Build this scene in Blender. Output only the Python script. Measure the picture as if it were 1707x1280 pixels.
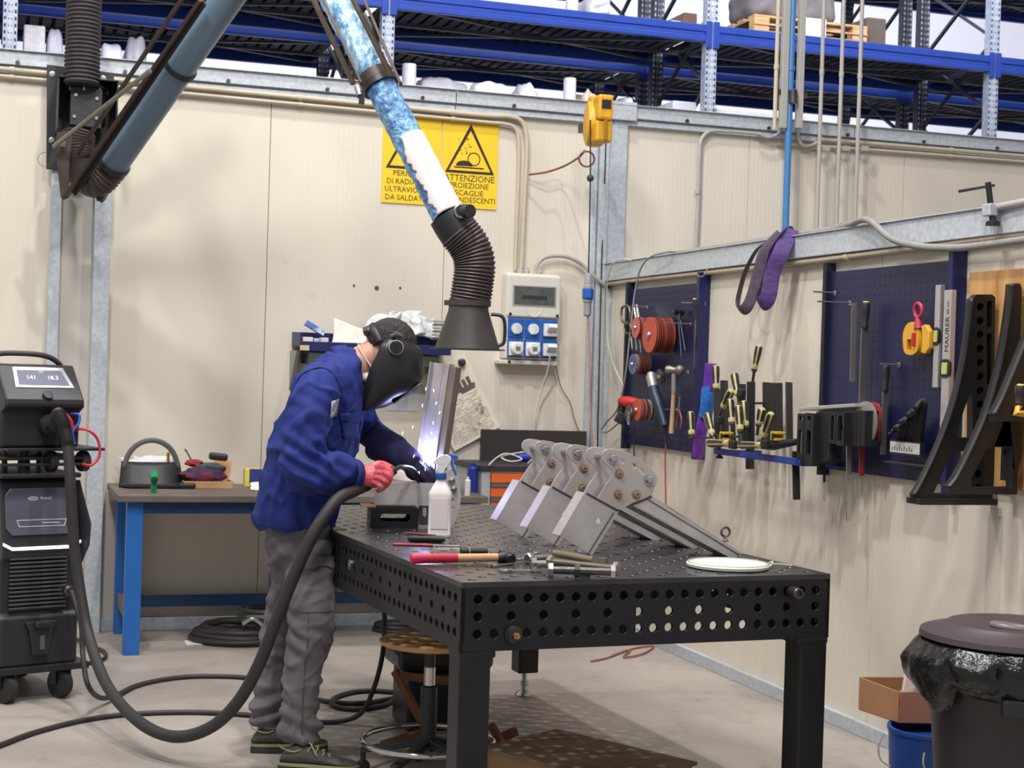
import bpy, bmesh, math, random
from mathutils import Vector, Matrix, noise
from mathutils.geometry import tessellate_polygon
random.seed(7)
PI = math.pi
for o in list(bpy.data.objects): bpy.data.objects.remove(o)
SC = bpy.context.scene
COL = SC.collection
# ------------------------------------------------------------------ camera
W_, H_, FPX = 1707.0, 1280.0, 2600.0
CH = 1.475                                   # height of the lens above the floor
ROLL = 0.031; PITCH = math.atan(23/FPX)
F0 = Vector((0, math.cos(PITCH), -math.sin(PITCH)))
r0 = Vector((1, 0, 0)); u0 = Vector((0, math.sin(PITCH), math.cos(PITCH)))
RV = r0*math.cos(ROLL) + u0*math.sin(ROLL)
UV = -r0*math.sin(ROLL) + u0*math.cos(ROLL)
cam_d = bpy.data.cameras.new('camera'); cam = bpy.data.objects.new('camera', cam_d); COL.objects.link(cam)
cam.matrix_world = Matrix(((RV.x, UV.x, -F0.x, 0), (RV.y, UV.y, -F0.y, 0), (RV.z, UV.z, -F0.z, CH), (0, 0, 0, 1)))
cam_d.sensor_width = 36; cam_d.lens = FPX/W_*36; cam_d.clip_start = 0.05; cam_d.clip_end = 200
cam_d.dof.use_dof = True; cam_d.dof.focus_distance = 5.4; cam_d.dof.aperture_fstop = 9.0
SC.camera = cam
# ------------------------------------------------------------------ light and exposure
SC.view_settings.view_transform = 'Standard'; SC.view_settings.look = 'None'
SC.view_settings.gamma = 1; SC.view_settings.use_curve_mapping = False
SC.view_settings.exposure = 0.0
wd = bpy.data.worlds.new('hall_light'); SC.world = wd; wd.use_nodes = True
wd.node_tree.nodes['Background'].inputs[0].default_value = (0.90, 0.92, 1.0, 1)
wd.node_tree.nodes['Background'].inputs[1].default_value = 0.42
def area(name, loc, size, power, col=(1, .95, .88), aim=None, sizey=None, spread=180):
    d = bpy.data.lights.new(name, 'AREA'); d.energy = power; d.color = col
    d.shape = 'RECTANGLE'; d.size = size; d.size_y = sizey or size; d.spread = math.radians(spread)
    o = bpy.data.objects.new(name, d); COL.objects.link(o); o.location = loc
    if aim: o.rotation_euler = (Vector(aim)-Vector(loc)).to_track_quat('-Z', 'Y').to_euler()
    return o
area('bay_or_fill_lamp', (-1.7, 3.2, 6.2), 0.5, 175, (1, .97, .94), (-.9, 8, .9), 1.0)
area('bay_or_fill_lamp', (.9, 1.4, 6.4), 0.5, 150, (1, .97, .95), (.2, 6.5, .9), .5)  # added frontal fill for surfaces facing the lens, not a known fixture
area('bay_or_fill_lamp', (-.4, 4.9, 6.4), 0.14, 140, (1, .97, .95), (0, 6.0, 0), .14)
area('bay_or_fill_lamp', (-4.4, 6.0, 6.4), 0.3, 100, (1, .97, .95), (-1.5, 8, 0.5), .3)
area('bay_or_fill_lamp', (.2, 7.2, 6.6), 0.2, 100, (1, .97, .95), (.3, 7.4, 0), .2)
area('hall_fill', (-2, 15.5, 8.5), 4, 560, (.9, .93, 1), (-1, 21, 3.5), 2)  # added light to brighten the far wall, no fixture known
area('hall_fill', (.2, 10.3, 6.3), 5, 130, (.93, .95, 1), (-.6, 13.5, 3.6), .6)  # added aisle light to brighten the rack uprights and goods
area('hall_fill', (4.2, 11.6, 6.3), 5, 130, (.93, .95, 1), (3.6, 15, 3.6), .6)  # second added aisle light, for the right-hand rack bays
area('hall_fill', (6, 17, 8.5), 4, 560, (.9, .93, 1), (7, 23, 3.5), 2)  # second added light for the far wall, right side
# ------------------------------------------------------------------ photo pixels to places
def ray(px, py): return F0 + RV*((px-853.5)/FPX) + UV*((640-py)/FPX)
CO = Vector((0, 0, CH))
def P(px, py, y):
    d = ray(px, py); return CO + d*(y/d.y)
def HZ(px, py, z):
    d = ray(px, py); return CO + d*((z-CH)/d.z)
ANG = math.radians(18.4)
EX = Vector((math.cos(ANG), math.sin(ANG), 0)); EY = Vector((-math.sin(ANG), math.cos(ANG), 0)); EZ = Vector((0, 0, 1))
_A = Vector((-1.48, 8.65, 0)); _B = Vector((1.19, 7.44, 0))
_t = (_B-_A).dot(EX)
CRN = _A + EX*_t                       # the corner where both walls meet
def RM(u, w, z=0): return CRN + EX*u + EY*w + EZ*z
def uw(p):
    q = p-CRN; return q.dot(EX), q.dot(EY), p.z
def HP(px, py, p0, n):
    d = ray(px, py); return CO + d*((p0-CO).dot(n)/d.dot(n))
def HB(px, py, off=0.0): return HP(px, py, CRN-EY*off, EY)    # on the back wall
def HR(px, py, off=0.0): return HP(px, py, CRN-EX*off, EX)    # on the right wall
ROOM = Matrix.Translation(CRN) @ Matrix(((EX.x, EY.x, 0, 0), (EX.y, EY.y, 0, 0), (0, 0, 1, 0), (0, 0, 0, 1)))
def FR(o, x, y):
    x = Vector(x).normalized(); z = x.cross(Vector(y)).normalized(); y = z.cross(x)
    return Matrix(((x.x, y.x, z.x, o[0]), (x.y, y.y, z.y, o[1]), (x.z, y.z, z.z, o[2]), (0, 0, 0, 1)))
# ------------------------------------------------------------------ materials
def lin(c): return tuple(((v/255)/12.92 if v/255 <= .04045 else ((v/255+.055)/1.055)**2.4) for v in c)
MATS = {}
def mat(name, rgb, rough=.5, metal=0., var=.12, scale=8., bump=0., bscale=None, rgb2=None, emit=None, es=1., coat=0., alpha=1., trans=0., spec=.5, stretch=None, edge=(.35, .65), detail=4):
    if name in MATS: return MATS[name]
    m = bpy.data.materials.new(name); m.use_nodes = True; MATS[name] = m
    nt = m.node_tree; N = nt.nodes; L = nt.links; b = N['Principled BSDF']
    c1 = lin(rgb); c2 = lin(rgb2) if rgb2 else tuple(v*(1-var) for v in c1)
    b.inputs['Roughness'].default_value = rough; b.inputs['Metallic'].default_value = metal
    b.inputs['Specular IOR Level'].default_value = spec
    b.inputs['Coat Weight'].default_value = coat; b.inputs['Alpha'].default_value = alpha
    b.inputs['Transmission Weight'].default_value = trans
    tc = N.new('ShaderNodeTexCoord'); mp = N.new('ShaderNodeMapping'); L.new(tc.outputs['Object'], mp.inputs[0])
    if stretch: mp.inputs['Scale'].default_value = stretch
    nz = N.new('ShaderNodeTexNoise'); nz.inputs['Scale'].default_value = scale; nz.inputs['Detail'].default_value = detail
    L.new(mp.outputs[0], nz.inputs['Vector'])
    cr = N.new('ShaderNodeValToRGB'); cr.color_ramp.elements[0].position = edge[0]; cr.color_ramp.elements[1].position = edge[1]
    cr.color_ramp.elements[0].color = (*c1, 1); cr.color_ramp.elements[1].color = (*c2, 1)
    L.new(nz.outputs['Fac'], cr.inputs[0]); L.new(cr.outputs[0], b.inputs['Base Color'])
    if emit:
        b.inputs['Emission Color'].default_value = (*lin(emit), 1); b.inputs['Emission Strength'].default_value = es
    if bump:
        n2 = N.new('ShaderNodeTexNoise'); n2.inputs['Scale'].default_value = bscale or scale*3; n2.inputs['Detail'].default_value = 5
        L.new(mp.outputs[0], n2.inputs['Vector'])
        bp = N.new('ShaderNodeBump'); bp.inputs['Strength'].default_value = bump; bp.inputs['Distance'].default_value = .02
        L.new(n2.outputs['Fac'], bp.inputs['Height']); L.new(bp.outputs[0], b.inputs['Normal'])
    return m
def node_of(m, t): return [n for n in m.node_tree.nodes if n.bl_idname == t][0]
# ------------------------------------------------------------------ mesh building
class MB:
    def __init__(s): s.v = []; s.f = []; s.mi = []; s.M = None; s.cur = 0
    def _add(s, vs, fs):
        b = len(s.v)
        if s.M is not None: vs = [s.M @ Vector(v) for v in vs]
        s.v += [tuple(v) for v in vs]; s.f += [tuple(i+b for i in f) for f in fs]; s.mi += [s.cur]*len(fs)
        return s
    def box(s, c, size, R=None):
        c = Vector(c); hx, hy, hz = (k/2 for k in size)
        vs = [Vector((x*hx, y*hy, z*hz)) for x in (-1, 1) for y in (-1, 1) for z in (-1, 1)]
        if R is not None: vs = [R.to_3x3() @ v for v in vs]
        vs = [c+v for v in vs]
        return s._add(vs, [(0, 1, 3, 2), (4, 6, 7, 5), (0, 4, 5, 1), (2, 3, 7, 6), (0, 2, 6, 4), (1, 5, 7, 3)])
    def bbox(s, a, b): return s.box([(x+y)/2 for x, y in zip(a, b)], [abs(x-y) for x, y in zip(a, b)])
    def beam(s, p0, p1, w, h, up=(0, 0, 1), w1=None, h1=None):
        p0 = Vector(p0); p1 = Vector(p1); d = (p1-p0).normalized(); up = Vector(up)
        x = d.cross(up)
        if x.length < 1e-4: x = d.cross(Vector((1, 0, 0)))
        x.normalize(); y = x.cross(d)
        vs = []
        for p, a, b in ((p0, w, h), (p1, w1 or w, h1 or h)):
            vs += [p-x*a/2-y*b/2, p+x*a/2-y*b/2, p+x*a/2+y*b/2, p-x*a/2+y*b/2]
        return s._add(vs, [(0, 1, 2, 3), (7, 6, 5, 4), (0, 4, 5, 1), (1, 5, 6, 2), (2, 6, 7, 3), (3, 7, 4, 0)])
    def cyl(s, p0, p1, r0, r1=None, n=20, caps=True):
        return s.loft([p0, p1], [r0, r0 if r1 is None else r1], n, caps)
    def loft(s, pts, rs, n=16, caps=True, closed=False, up=None, flat=None):
        pts = [Vector(p) for p in pts]; m = len(pts)
        if not hasattr(rs, '__len__'): rs = [rs]*m
        T = []
        for i in range(m):
            if closed: t = pts[(i+1) % m]-pts[i-1]
            else: t = pts[min(i+1, m-1)]-pts[max(i-1, 0)]
            e = 2
            while t.length < 1e-7 and e < m: t = pts[min(i+e, m-1)]-pts[max(i-e, 0)]; e += 1
            if t.length < 1e-9: t = Vector((0, 0, 1)) if not T else T[-1].copy()
            T.append(t.normalized())
        x = Vector(up) if up is not None else (Vector((0, 0, 1)) if abs(T[0].z) < .9 else Vector((0, 1, 0)))
        vs = []
        for i in range(m):
            x = x-T[i]*x.dot(T[i])
            if x.length < 1e-6: x = Vector((1, .3, .2)).cross(T[i])
            x.normalize(); y = T[i].cross(x)
            r = rs[i]; ra, rb = (r if hasattr(r, '__len__') else (r, r))
            for k in range(n):
                a = 2*PI*k/n
                vs.append(pts[i]+x*(ra*math.cos(a))+y*(rb*math.sin(a)))
        fs = []
        for i in range(m if closed else m-1):
            j = (i+1) % m
            for k in range(n):
                l = (k+1) % n
                fs.append((i*n+k, i*n+l, j*n+l, j*n+k))
        if caps and not closed:
            fs.append(tuple(reversed(range(n)))); fs.append(tuple(range((m-1)*n, m*n)))
        return s._add(vs, fs)
    def tube(s, pts, r, n=10, caps=True, smooth=6, closed=False):
        return s.loft(spl(pts, smooth, closed) if smooth > 1 else pts, r, n, caps, closed)
    def lathe(s, prof, o=(0, 0, 0), ax=(0, 0, 1), n=32, sq=None):
        o = Vector(o); ax = Vector(ax).normalized(); x = ax.orthogonal().normalized()
        if abs(ax.z) > .999: x = Vector((1, 0, 0))
        y = ax.cross(x); vs = []; fs = []
        for (r, h) in prof:
            for k in range(n):
                a = 2*PI*k/n; vs.append(o+ax*h+x*(r*math.cos(a))+y*(r*math.sin(a)))
        for i in range(len(prof)-1):
            for k in range(n):
                l = (k+1) % n; fs.append((i*n+k, i*n+l, (i+1)*n+l, (i+1)*n+k))
        if prof[0][0] > 1e-6: fs.append(tuple(reversed(range(n))))
        if prof[-1][0] > 1e-6: fs.append(tuple(range((len(prof)-1)*n, len(prof)*n)))
        return s._add(vs, fs)
    def torus(s, o, R, r, ax=(0, 0, 1), n=40, m=10, a0=0, a1=2*PI):
        o = Vector(o); ax = Vector(ax).normalized(); x = ax.orthogonal().normalized()
        if abs(ax.z) > .999: x = Vector((1, 0, 0))
        y = ax.cross(x); full = abs(a1-a0-2*PI) < 1e-6
        pts = [o+x*R*math.cos(a0+(a1-a0)*k/n)+y*R*math.sin(a0+(a1-a0)*k/n) for k in range(n if full else n+1)]
        return s.loft(pts, r, m, True, full, up=ax)
    def ball(s, c, r, n=16, m=10, M=None):
        c = Vector(c); r = (r, r, r) if not hasattr(r, '__len__') else r
        vs = []; fs = []
        for i in range(m+1):
            th = PI*i/m
            for k in range(n):
                a = 2*PI*k/n; v = Vector((r[0]*math.sin(th)*math.cos(a), r[1]*math.sin(th)*math.sin(a), r[2]*math.cos(th)))
                vs.append(c+(M.to_3x3() @ v if M is not None else v))
        for i in range(m):
            for k in range(n):
                l = (k+1) % n; fs.append((i*n+k, (i+1)*n+k, (i+1)*n+l, i*n+l))
        return s._add(vs, fs)
    def prism(s, poly, Mx, t, holes=(), t0=0.):
        """outline in the local xy plane of Mx, extruded along its z from t0 to t"""
        loops = [list(poly)]+[list(h) for h in holes]
        flat = [Vector((p[0], p[1], 0)) for l in loops for p in l]
        tris = tessellate_polygon([[Vector((p[0], p[1], 0)) for p in l] for l in loops])
        n = len(flat); vs = [Mx @ Vector((p.x, p.y, t0)) for p in flat]+[Mx @ Vector((p.x, p.y, t)) for p in flat]
        fs = []
        for a, b, c in tris:
            nz = (flat[b]-flat[a]).cross(flat[c]-flat[a]).z
            if abs(nz) < 1e-14: continue
            if nz < 0: a, c = c, a
            fs.append((a+n, b+n, c+n)); fs.append((c, b, a))
        k = 0
        for l in loops:
            m = len(l)
            for i in range(m):
                j = (i+1) % m; fs.append((k+i, k+j, n+k+j, n+k+i))
            k += m
        return s._add(vs, fs)
    def grid(s, rows):
        n = len(rows[0]); vs = [p for r in rows for p in r]
        return s._add(vs, [(i*n+k, i*n+k+1, (i+1)*n+k+1, (i+1)*n+k) for i in range(len(rows)-1) for k in range(n-1)])
    def build(s, name, m, parent=None, smooth=40, local=False, bevel=0., seg=2, fix=True, solid=0., sub=0, world_parent=None):
        me = bpy.data.meshes.new(name)
        base = Vector((0, 0, 0)); vs = s.v
        if parent is not None and not local:
            MI = WM[parent.name].inverted(); vs = [MI @ Vector(v) for v in vs]
        elif parent is None and not local:
            n = len(vs); mn = [min(v[i] for v in vs) for i in range(3)]; mx = [max(v[i] for v in vs) for i in range(3)]
            base = Vector(((mn[0]+mx[0])/2, (mn[1]+mx[1])/2, mn[2])); vs = [Vector(v)-base for v in vs]
        me.from_pydata([tuple(v) for v in vs], [], s.f)
        for mm in (m if isinstance(m, (list, tuple)) else [m]): me.materials.append(mm)
        if isinstance(m, (list, tuple)): me.polygons.foreach_set('material_index', s.mi)
        if fix:
            bm = bmesh.new(); bm.from_mesh(me); bmesh.ops.recalc_face_normals(bm, faces=bm.faces); bm.to_mesh(me); bm.free()
        if smooth:
            me.polygons.foreach_set('use_smooth', [True]*len(me.polygons)); me.set_sharp_from_angle(angle=math.radians(smooth))
        me.update()
        o = bpy.data.objects.new(name, me); COL.objects.link(o); o.location = base
        if parent is not None:
            o.parent = parent; WM[o.name] = WM[parent.name].copy()
        else: WM[o.name] = Matrix.Translation(base)
        if solid:
            md = o.modifiers.new('s', 'SOLIDIFY'); md.thickness = solid; md.offset = 0
        if sub:
            md = o.modifiers.new('u', 'SUBSURF'); md.levels = sub; md.render_levels = sub
        if bevel:
            md = o.modifiers.new('b', 'BEVEL'); md.width = bevel; md.segments = seg; md.limit_method = 'ANGLE'; md.angle_limit = math.radians(40); md.harden_normals = False
        return o
WM = {}
def spl(pts, k=6, closed=False):
    pts = [Vector(p) for p in pts]; n = len(pts); out = []
    if n < 3: return pts
    for i in range(n if closed else n-1):
        if closed: a, b, c, d = pts[i-1], pts[i], pts[(i+1) % n], pts[(i+2) % n]
        else: a, b, c, d = pts[max(i-1, 0)], pts[i], pts[i+1], pts[min(i+2, n-1)]
        for j in range(k):
            t = j/k; out.append(.5*((2*b)+(c-a)*t+(2*a-5*b+4*c-d)*t*t+(-a+3*b-3*c+d)*t**3))
    if not closed: out.append(pts[-1])
    return out
def lerp(a, b, t): return a+(b-a)*t
def circ(cx, cy, r, n=16, ry=None): return [(cx+r*math.cos(2*PI*k/n), cy+(ry or r)*math.sin(2*PI*k/n)) for k in range(n)]
def slot(cx, cy, L, r, n=8, ang=0):
    pts = [(L/2+r*math.cos(a), r*math.sin(a)) for a in [(-PI/2+PI*k/n) for k in range(n+1)]]+[(-L/2-r*math.cos(a), -r*math.sin(a)) for a in [(-PI/2+PI*k/n) for k in range(n+1)]]
    c, s_ = math.cos(ang), math.sin(ang)
    return [(cx+x*c-y*s_, cy+x*s_+y*c) for x, y in pts]
def rrect(x0, y0, x1, y1, r, n=5):
    out = []
    for cx, cy, a in ((x1-r, y0+r, -PI/2), (x1-r, y1-r, 0), (x0+r, y1-r, PI/2), (x0+r, y0+r, PI)):
        for k in range(n+1): out.append((cx+r*math.cos(a+PI/2*k/n), cy+r*math.sin(a+PI/2*k/n)))
    return out
def tag(o, label=None, cat=None, group=None, kind=None):
    if label: o['label'] = label
    if cat: o['category'] = cat
    if group: o['group'] = group
    if kind: o['kind'] = kind
    return o
def thing(name, label, cat, loc=(0, 0, 0), rz=0, group=None):
    o = bpy.data.objects.new(name, None); COL.objects.link(o); o.empty_display_size = .1
    o.location = loc; o.rotation_euler = (0, 0, rz)
    WM[o.name] = Matrix.Translation(Vector(loc)) @ Matrix.Rotation(rz, 4, 'Z')
    return tag(o, label, cat, group)
def thingM(name, label, cat, M, group=None):
    o = thing(name, label, cat, (0, 0, 0), 0, group); o.matrix_world = M; WM[o.name] = M.copy(); return o
def struct(mb, name, m, parent=None, **k): return tag(mb.build(name, m, parent, **k), kind='structure' if parent is None else None)
def copy_tree(o, M, label=None, group=None):
    c = o.copy(); COL.objects.link(c); c.matrix_world = M
    if label: c['label'] = label
    if group: c['group'] = group
    def rec(src, dst):
        for ch in [x for x in bpy.data.objects if x.parent == src and x.name in names]:
            d = ch.copy(); COL.objects.link(d); d.parent = dst; rec(ch, d)
    names = {x.name for x in bpy.data.objects}
    rec(o, c); WM[c.name] = M.copy(); return c
def text(s, Mx, size, m, name, parent=None, th=.001, align='CENTER', sx=1.):
    cu = bpy.data.curves.new('t', 'FONT'); cu.body = s; cu.size = size; cu.extrude = th/2; cu.align_x = align; cu.align_y = 'CENTER'
    cu.resolution_u = 2; to = bpy.data.objects.new('t', cu); me = bpy.data.meshes.new_from_object(to)
    bpy.data.objects.remove(to)
    mb = MB(); mb.M = Mx @ Matrix.Diagonal((sx, 1, 1, 1)); mb._add([v.co for v in me.vertices], [tuple(p.vertices) for p in me.polygons]); bpy.data.meshes.remove(me)
    if name is None: return mb
    return mb.build(name, m, parent, smooth=0, fix=False)
def addtext(mb, s, Mx, size, th=.001, sx=1., align='CENTER'):
    t = text(s, Mx, size, None, None, th=th, sx=sx, align=align); b = len(mb.v)
    mb.v += t.v; mb.f += [tuple(i+b for i in f) for f in t.f]; mb.mi += [mb.cur]*len(t.f)
# ================================================================== room shell
def wallmat():
    m = mat('cream_panel', (221, 212, 195), .55, var=.05, scale=1.3, stretch=(1, 1, .5), rgb2=(209, 201, 186))
    nt = m.node_tree; N = nt.nodes; L = nt.links; b = N['Principled BSDF']
    tc = N.new('ShaderNodeTexCoord'); wv = N.new('ShaderNodeTexWave'); wv.wave_type = 'BANDS'; wv.bands_direction = 'X'; wv.wave_profile = 'SIN'
    wv.inputs['Scale'].default_value = 11; L.new(tc.outputs['Object'], wv.inputs[0])
    nz = N.new('ShaderNodeTexNoise'); nz.inputs['Scale'].default_value = 30
    mp = N.new('ShaderNodeMapping'); mp.inputs['Scale'].default_value = (1, 1, .03); L.new(tc.outputs['Object'], mp.inputs[0]); L.new(mp.outputs[0], nz.inputs['Vector'])
    ad = N.new('ShaderNodeMath'); ad.operation = 'ADD'; L.new(wv.outputs['Fac'], ad.inputs[0]); L.new(nz.outputs['Fac'], ad.inputs[1])
    bp = N.new('ShaderNodeBump'); bp.inputs['Strength'].default_value = .22; bp.inputs['Distance'].default_value = .002
    L.new(ad.outputs[0], bp.inputs['Height']); L.new(bp.outputs[0], b.inputs['Normal'])
    # scuffs and dirt
    nd = N.new('ShaderNodeTexNoise'); nd.inputs['Scale'].default_value = 2.3; nd.inputs['Detail'].default_value = 8; nd.inputs['Roughness'].default_value = .7
    L.new(tc.outputs['Object'], nd.inputs['Vector'])
    cr = N.new('ShaderNodeValToRGB'); cr.color_ramp.elements[0].position = .60; cr.color_ramp.elements[1].position = .80
    cr.color_ramp.elements[0].color = (0, 0, 0, 1); cr.color_ramp.elements[1].color = (.32, .32, .32, 1); L.new(nd.outputs['Fac'], cr.inputs[0])
    mx = N.new('ShaderNodeMixRGB'); old = b.inputs['Base Color'].links[0].from_socket
    L.new(cr.outputs[0], mx.inputs[0]); L.new(old, mx.inputs[1]); mx.inputs[2].default_value = (*lin((150, 138, 120)), 1); L.new(mx.outputs[0], b.inputs['Base Color'])
    return m
def galvmat():
    m = mat('galvanised_steel', (196, 201, 206), .45, .15, rgb2=(176, 183, 190), scale=45, edge=(.35, .65))
    return m
def floormat():
    m = mat('concrete', (176, 168, 158), .5, rgb2=(148, 140, 132), scale=1.1, bump=.08, bscale=40, detail=9, edge=(.3, .7))
    nt = m.node_tree; N = nt.nodes; L = nt.links; b = N['Principled BSDF']
    tc = N.new('ShaderNodeTexCoord'); nd = N.new('ShaderNodeTexNoise'); nd.inputs['Scale'].default_value = 7; nd.inputs['Detail'].default_value = 10; nd.inputs['Roughness'].default_value = .75
    L.new(tc.outputs['Object'], nd.inputs['Vector'])
    cr = N.new('ShaderNodeValToRGB'); cr.color_ramp.elements[0].position = .5; cr.color_ramp.elements[1].position = .75
    cr.color_ramp.elements[0].color = (0, 0, 0, 1); cr.color_ramp.elements[1].color = (.5, .5, .5, 1); L.new(nd.outputs['Fac'], cr.inputs[0])
    mx = N.new('ShaderNodeMixRGB'); old = b.inputs['Base Color'].links[0].from_socket
    L.new(cr.outputs[0], mx.inputs[0]); L.new(old, mx.inputs[1]); mx.inputs[2].default_value = (*lin((112, 104, 97)), 1); L.new(mx.outputs[0], b.inputs['Base Color'])
    ro = N.new('ShaderNodeMapRange'); ro.inputs[3].default_value = .35; ro.inputs[4].default_value = .65; L.new(nd.outputs['Fac'], ro.inputs[0]); L.new(ro.outputs[0], b.inputs['Roughness'])
    return m
WALL = wallmat(); GALV = galvmat(); CONC = floormat()
BLACK = mat('black_paint', (38, 37, 40), .45, var=.2)
CONDUIT = mat('beige_conduit', (196, 184, 160), .45, var=.1)
GREYPIPE = mat('grey_conduit', (176, 172, 166), .4, var=.1)
STEEL = mat('bright_steel', (200, 198, 194), .25, .9, var=.15, scale=30)
DSTEEL = mat('dark_steel', (96, 92, 90), .35, .8, var=.3, scale=30)
RUBBER = mat('black_rubber', (46, 43, 42), .6, var=.25, scale=20)
mb = MB(); mb.bbox((-14, -1, -.06), (14, 34, 0)); struct(mb, 'floor', CONC, smooth=0)
def panels(edges, axis_fn, z1, name, th=.08):
    mb = MB()
    for a, b in zip(edges[:-1], edges[1:]): axis_fn(mb, a+.0012, b-.0012, z1, th)
    o = mb.build(name, WALL, smooth=0, bevel=.0018, seg=2)
    return o
WH = 3.0
# wall objects keep local x along the wall so the ribs of the sheet run upright
def wall_obj(name, edges, z1, M, th=.08):
    e = bpy.data.meshes.new(name); mb = MB()
    for a, b in zip(edges[:-1], edges[1:]): mb.bbox((a+.0015, 0, .0), (b-.0015, th, z1))
    o = mb.build(name, WALL, smooth=0, bevel=.002, seg=2, local=True); o.matrix_world = M; tag(o, kind='structure'); WM[o.name] = M; return o
ub = [uw(HB(px, 500))[0] for px in (443, 738)]
step = 1.15
us = [ub[0]-step*k for k in (4, 3, 2, 1)]+[ub[0], ub[1], 0]+[.9, 2.0, 3.1, 4.2]
wall_obj('wall_back', us, WH, ROOM)
wr_ = [-uw(HR(px, 900))[1] for px in (1282, 1455)]
MR = Matrix.Translation(CRN) @ Matrix(((-EY.x, EX.x, 0, 0), (-EY.y, EX.y, 0, 0), (0, 0, 1, 0), (0, 0, 0, 1)))
wall_obj('wall_right', [0.02, wr_[0], wr_[0]+(wr_[1]-wr_[0]), wr_[1]+1.1, wr_[1]+2.2, wr_[1]+3.3], 2.02, MR)
# skirting rails
mb = MB(); mb.M = ROOM; mb.bbox((-5, -.03, 0), (-.03, -.001, .07)); struct(mb, 'baseboard_back', GALV, smooth=0, bevel=.003)
mb = MB(); mb.M = ROOM; mb.bbox((-.03, -6, 0), (-.001, -.03, .06)); struct(mb, 'baseboard_right', GALV, smooth=0, bevel=.003)
# top rail of the back wall: a channel with lips, in lengths
mb = MB(); mb.M = ROOM
for a, b in ((-5.2, -3.12), (-3.115, -1.0), (-.995, -.02), (-.015, 1.6), (1.605, 4.4)):
    mb.bbox((a, -.05, 2.997), (b, .13, 3.07)); mb.bbox((a, -.02, 2.984), (b, .13, 2.997)); mb.bbox((a, -.036, 2.955), (b, .12, 2.984)); mb.bbox((a, -.07, 3.07), (b, .16, 3.075))
struct(mb, 'trim_1', GALV, smooth=0, bevel=.004)
mb = MB(); mb.M = ROOM
for k in range(-9, 8): mb.cyl((k*.55-.1, -.05, 3.01), (k*.55-.1, -.062, 3.01), .011, n=8)
struct(mb, 'trim_5', DSTEEL)
# top rail of the right wall
mb = MB(); mb.M = ROOM
for a, b in ((-1.65, .0), (-6, -1.655)): mb.bbox((-.05, a, 2.02), (.13, b, 2.12)); mb.bbox((-.06, a, 2.12), (.14, b, 2.125))
struct(mb, 'trim_2', GALV, smooth=0, bevel=.003)
# upright channels
def column(pxl, pxr, top, name, off=.10, back=0.0):
    a = uw(HB(pxl, 600, off))[0]; b = uw(HB(pxr, 600, off))[0]; mb = MB(); mb.M = ROOM
    mb.bbox((a, -off, 0), (b, -.001, top)); return struct(mb, name, GALV, smooth=0, bevel=.004)
# left column: two galvanised flanges around a recessed plain web
mb = MB(); mb.M = ROOM
a0, a1, a2, a3 = [uw(HB(px, 700, .09))[0] for px in (74, 93, 148, 176)]
mb.bbox((a0, -.09, 0), (a1, -.001, 2.955)); mb.bbox((a2, -.09, 0), (a3, -.001, 2.955)); struct(mb, 'trim_3', GALV, smooth=0, bevel=.004)
mb = MB(); mb.M = ROOM; mb.bbox((a1, -.035, 0), (a2, -.001, 2.955)); struct(mb, 'trim_8', mat('web_grey', (196, 190, 180), .45, var=.1, scale=2, stretch=(4, 4, .2)), smooth=0)
a0, a1 = [uw(HB(px, 600, .02))[0] for px in (993, 1003)]
mb = MB(); mb.M = ROOM; b0 = uw(HB(1000, 300, .06))[0]
mb.bbox((-.14, -.03, 0), (-.105, -.001, 2.955)); mb.bbox((-.10, -.06, 0), (-.045, -.001, 2.955)); mb.bbox((-.04, -.04, 0), (.0, -.001, 1.98)); mb.bbox((-.04, -.04, 2.13), (.075, -.001, 2.955)); mb.bbox((-.05, -.066, 2.98), (.12, -.05, 3.09))
struct(mb, 'trim_4', GALV, smooth=0, bevel=.004)
# far wall of the hall, seen above and between the racks
mb = MB(); mb.M = ROOM; mb.bbox((-14, 13, 0), (18, 13.2, 9)); struct(mb, 'wall_far', mat('white_cladding', (228, 228, 238), .6, var=.04, scale=1), smooth=0)
mb = MB(); mb.M = ROOM
for z in (3.3, 4.3, 5.3, 6.3): mb.bbox((-14, 12.95, z), (18, 12.99, z+.05))
struct(mb, 'trim_6', mat('white_trim', (205, 205, 220), .5), smooth=0)
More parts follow.
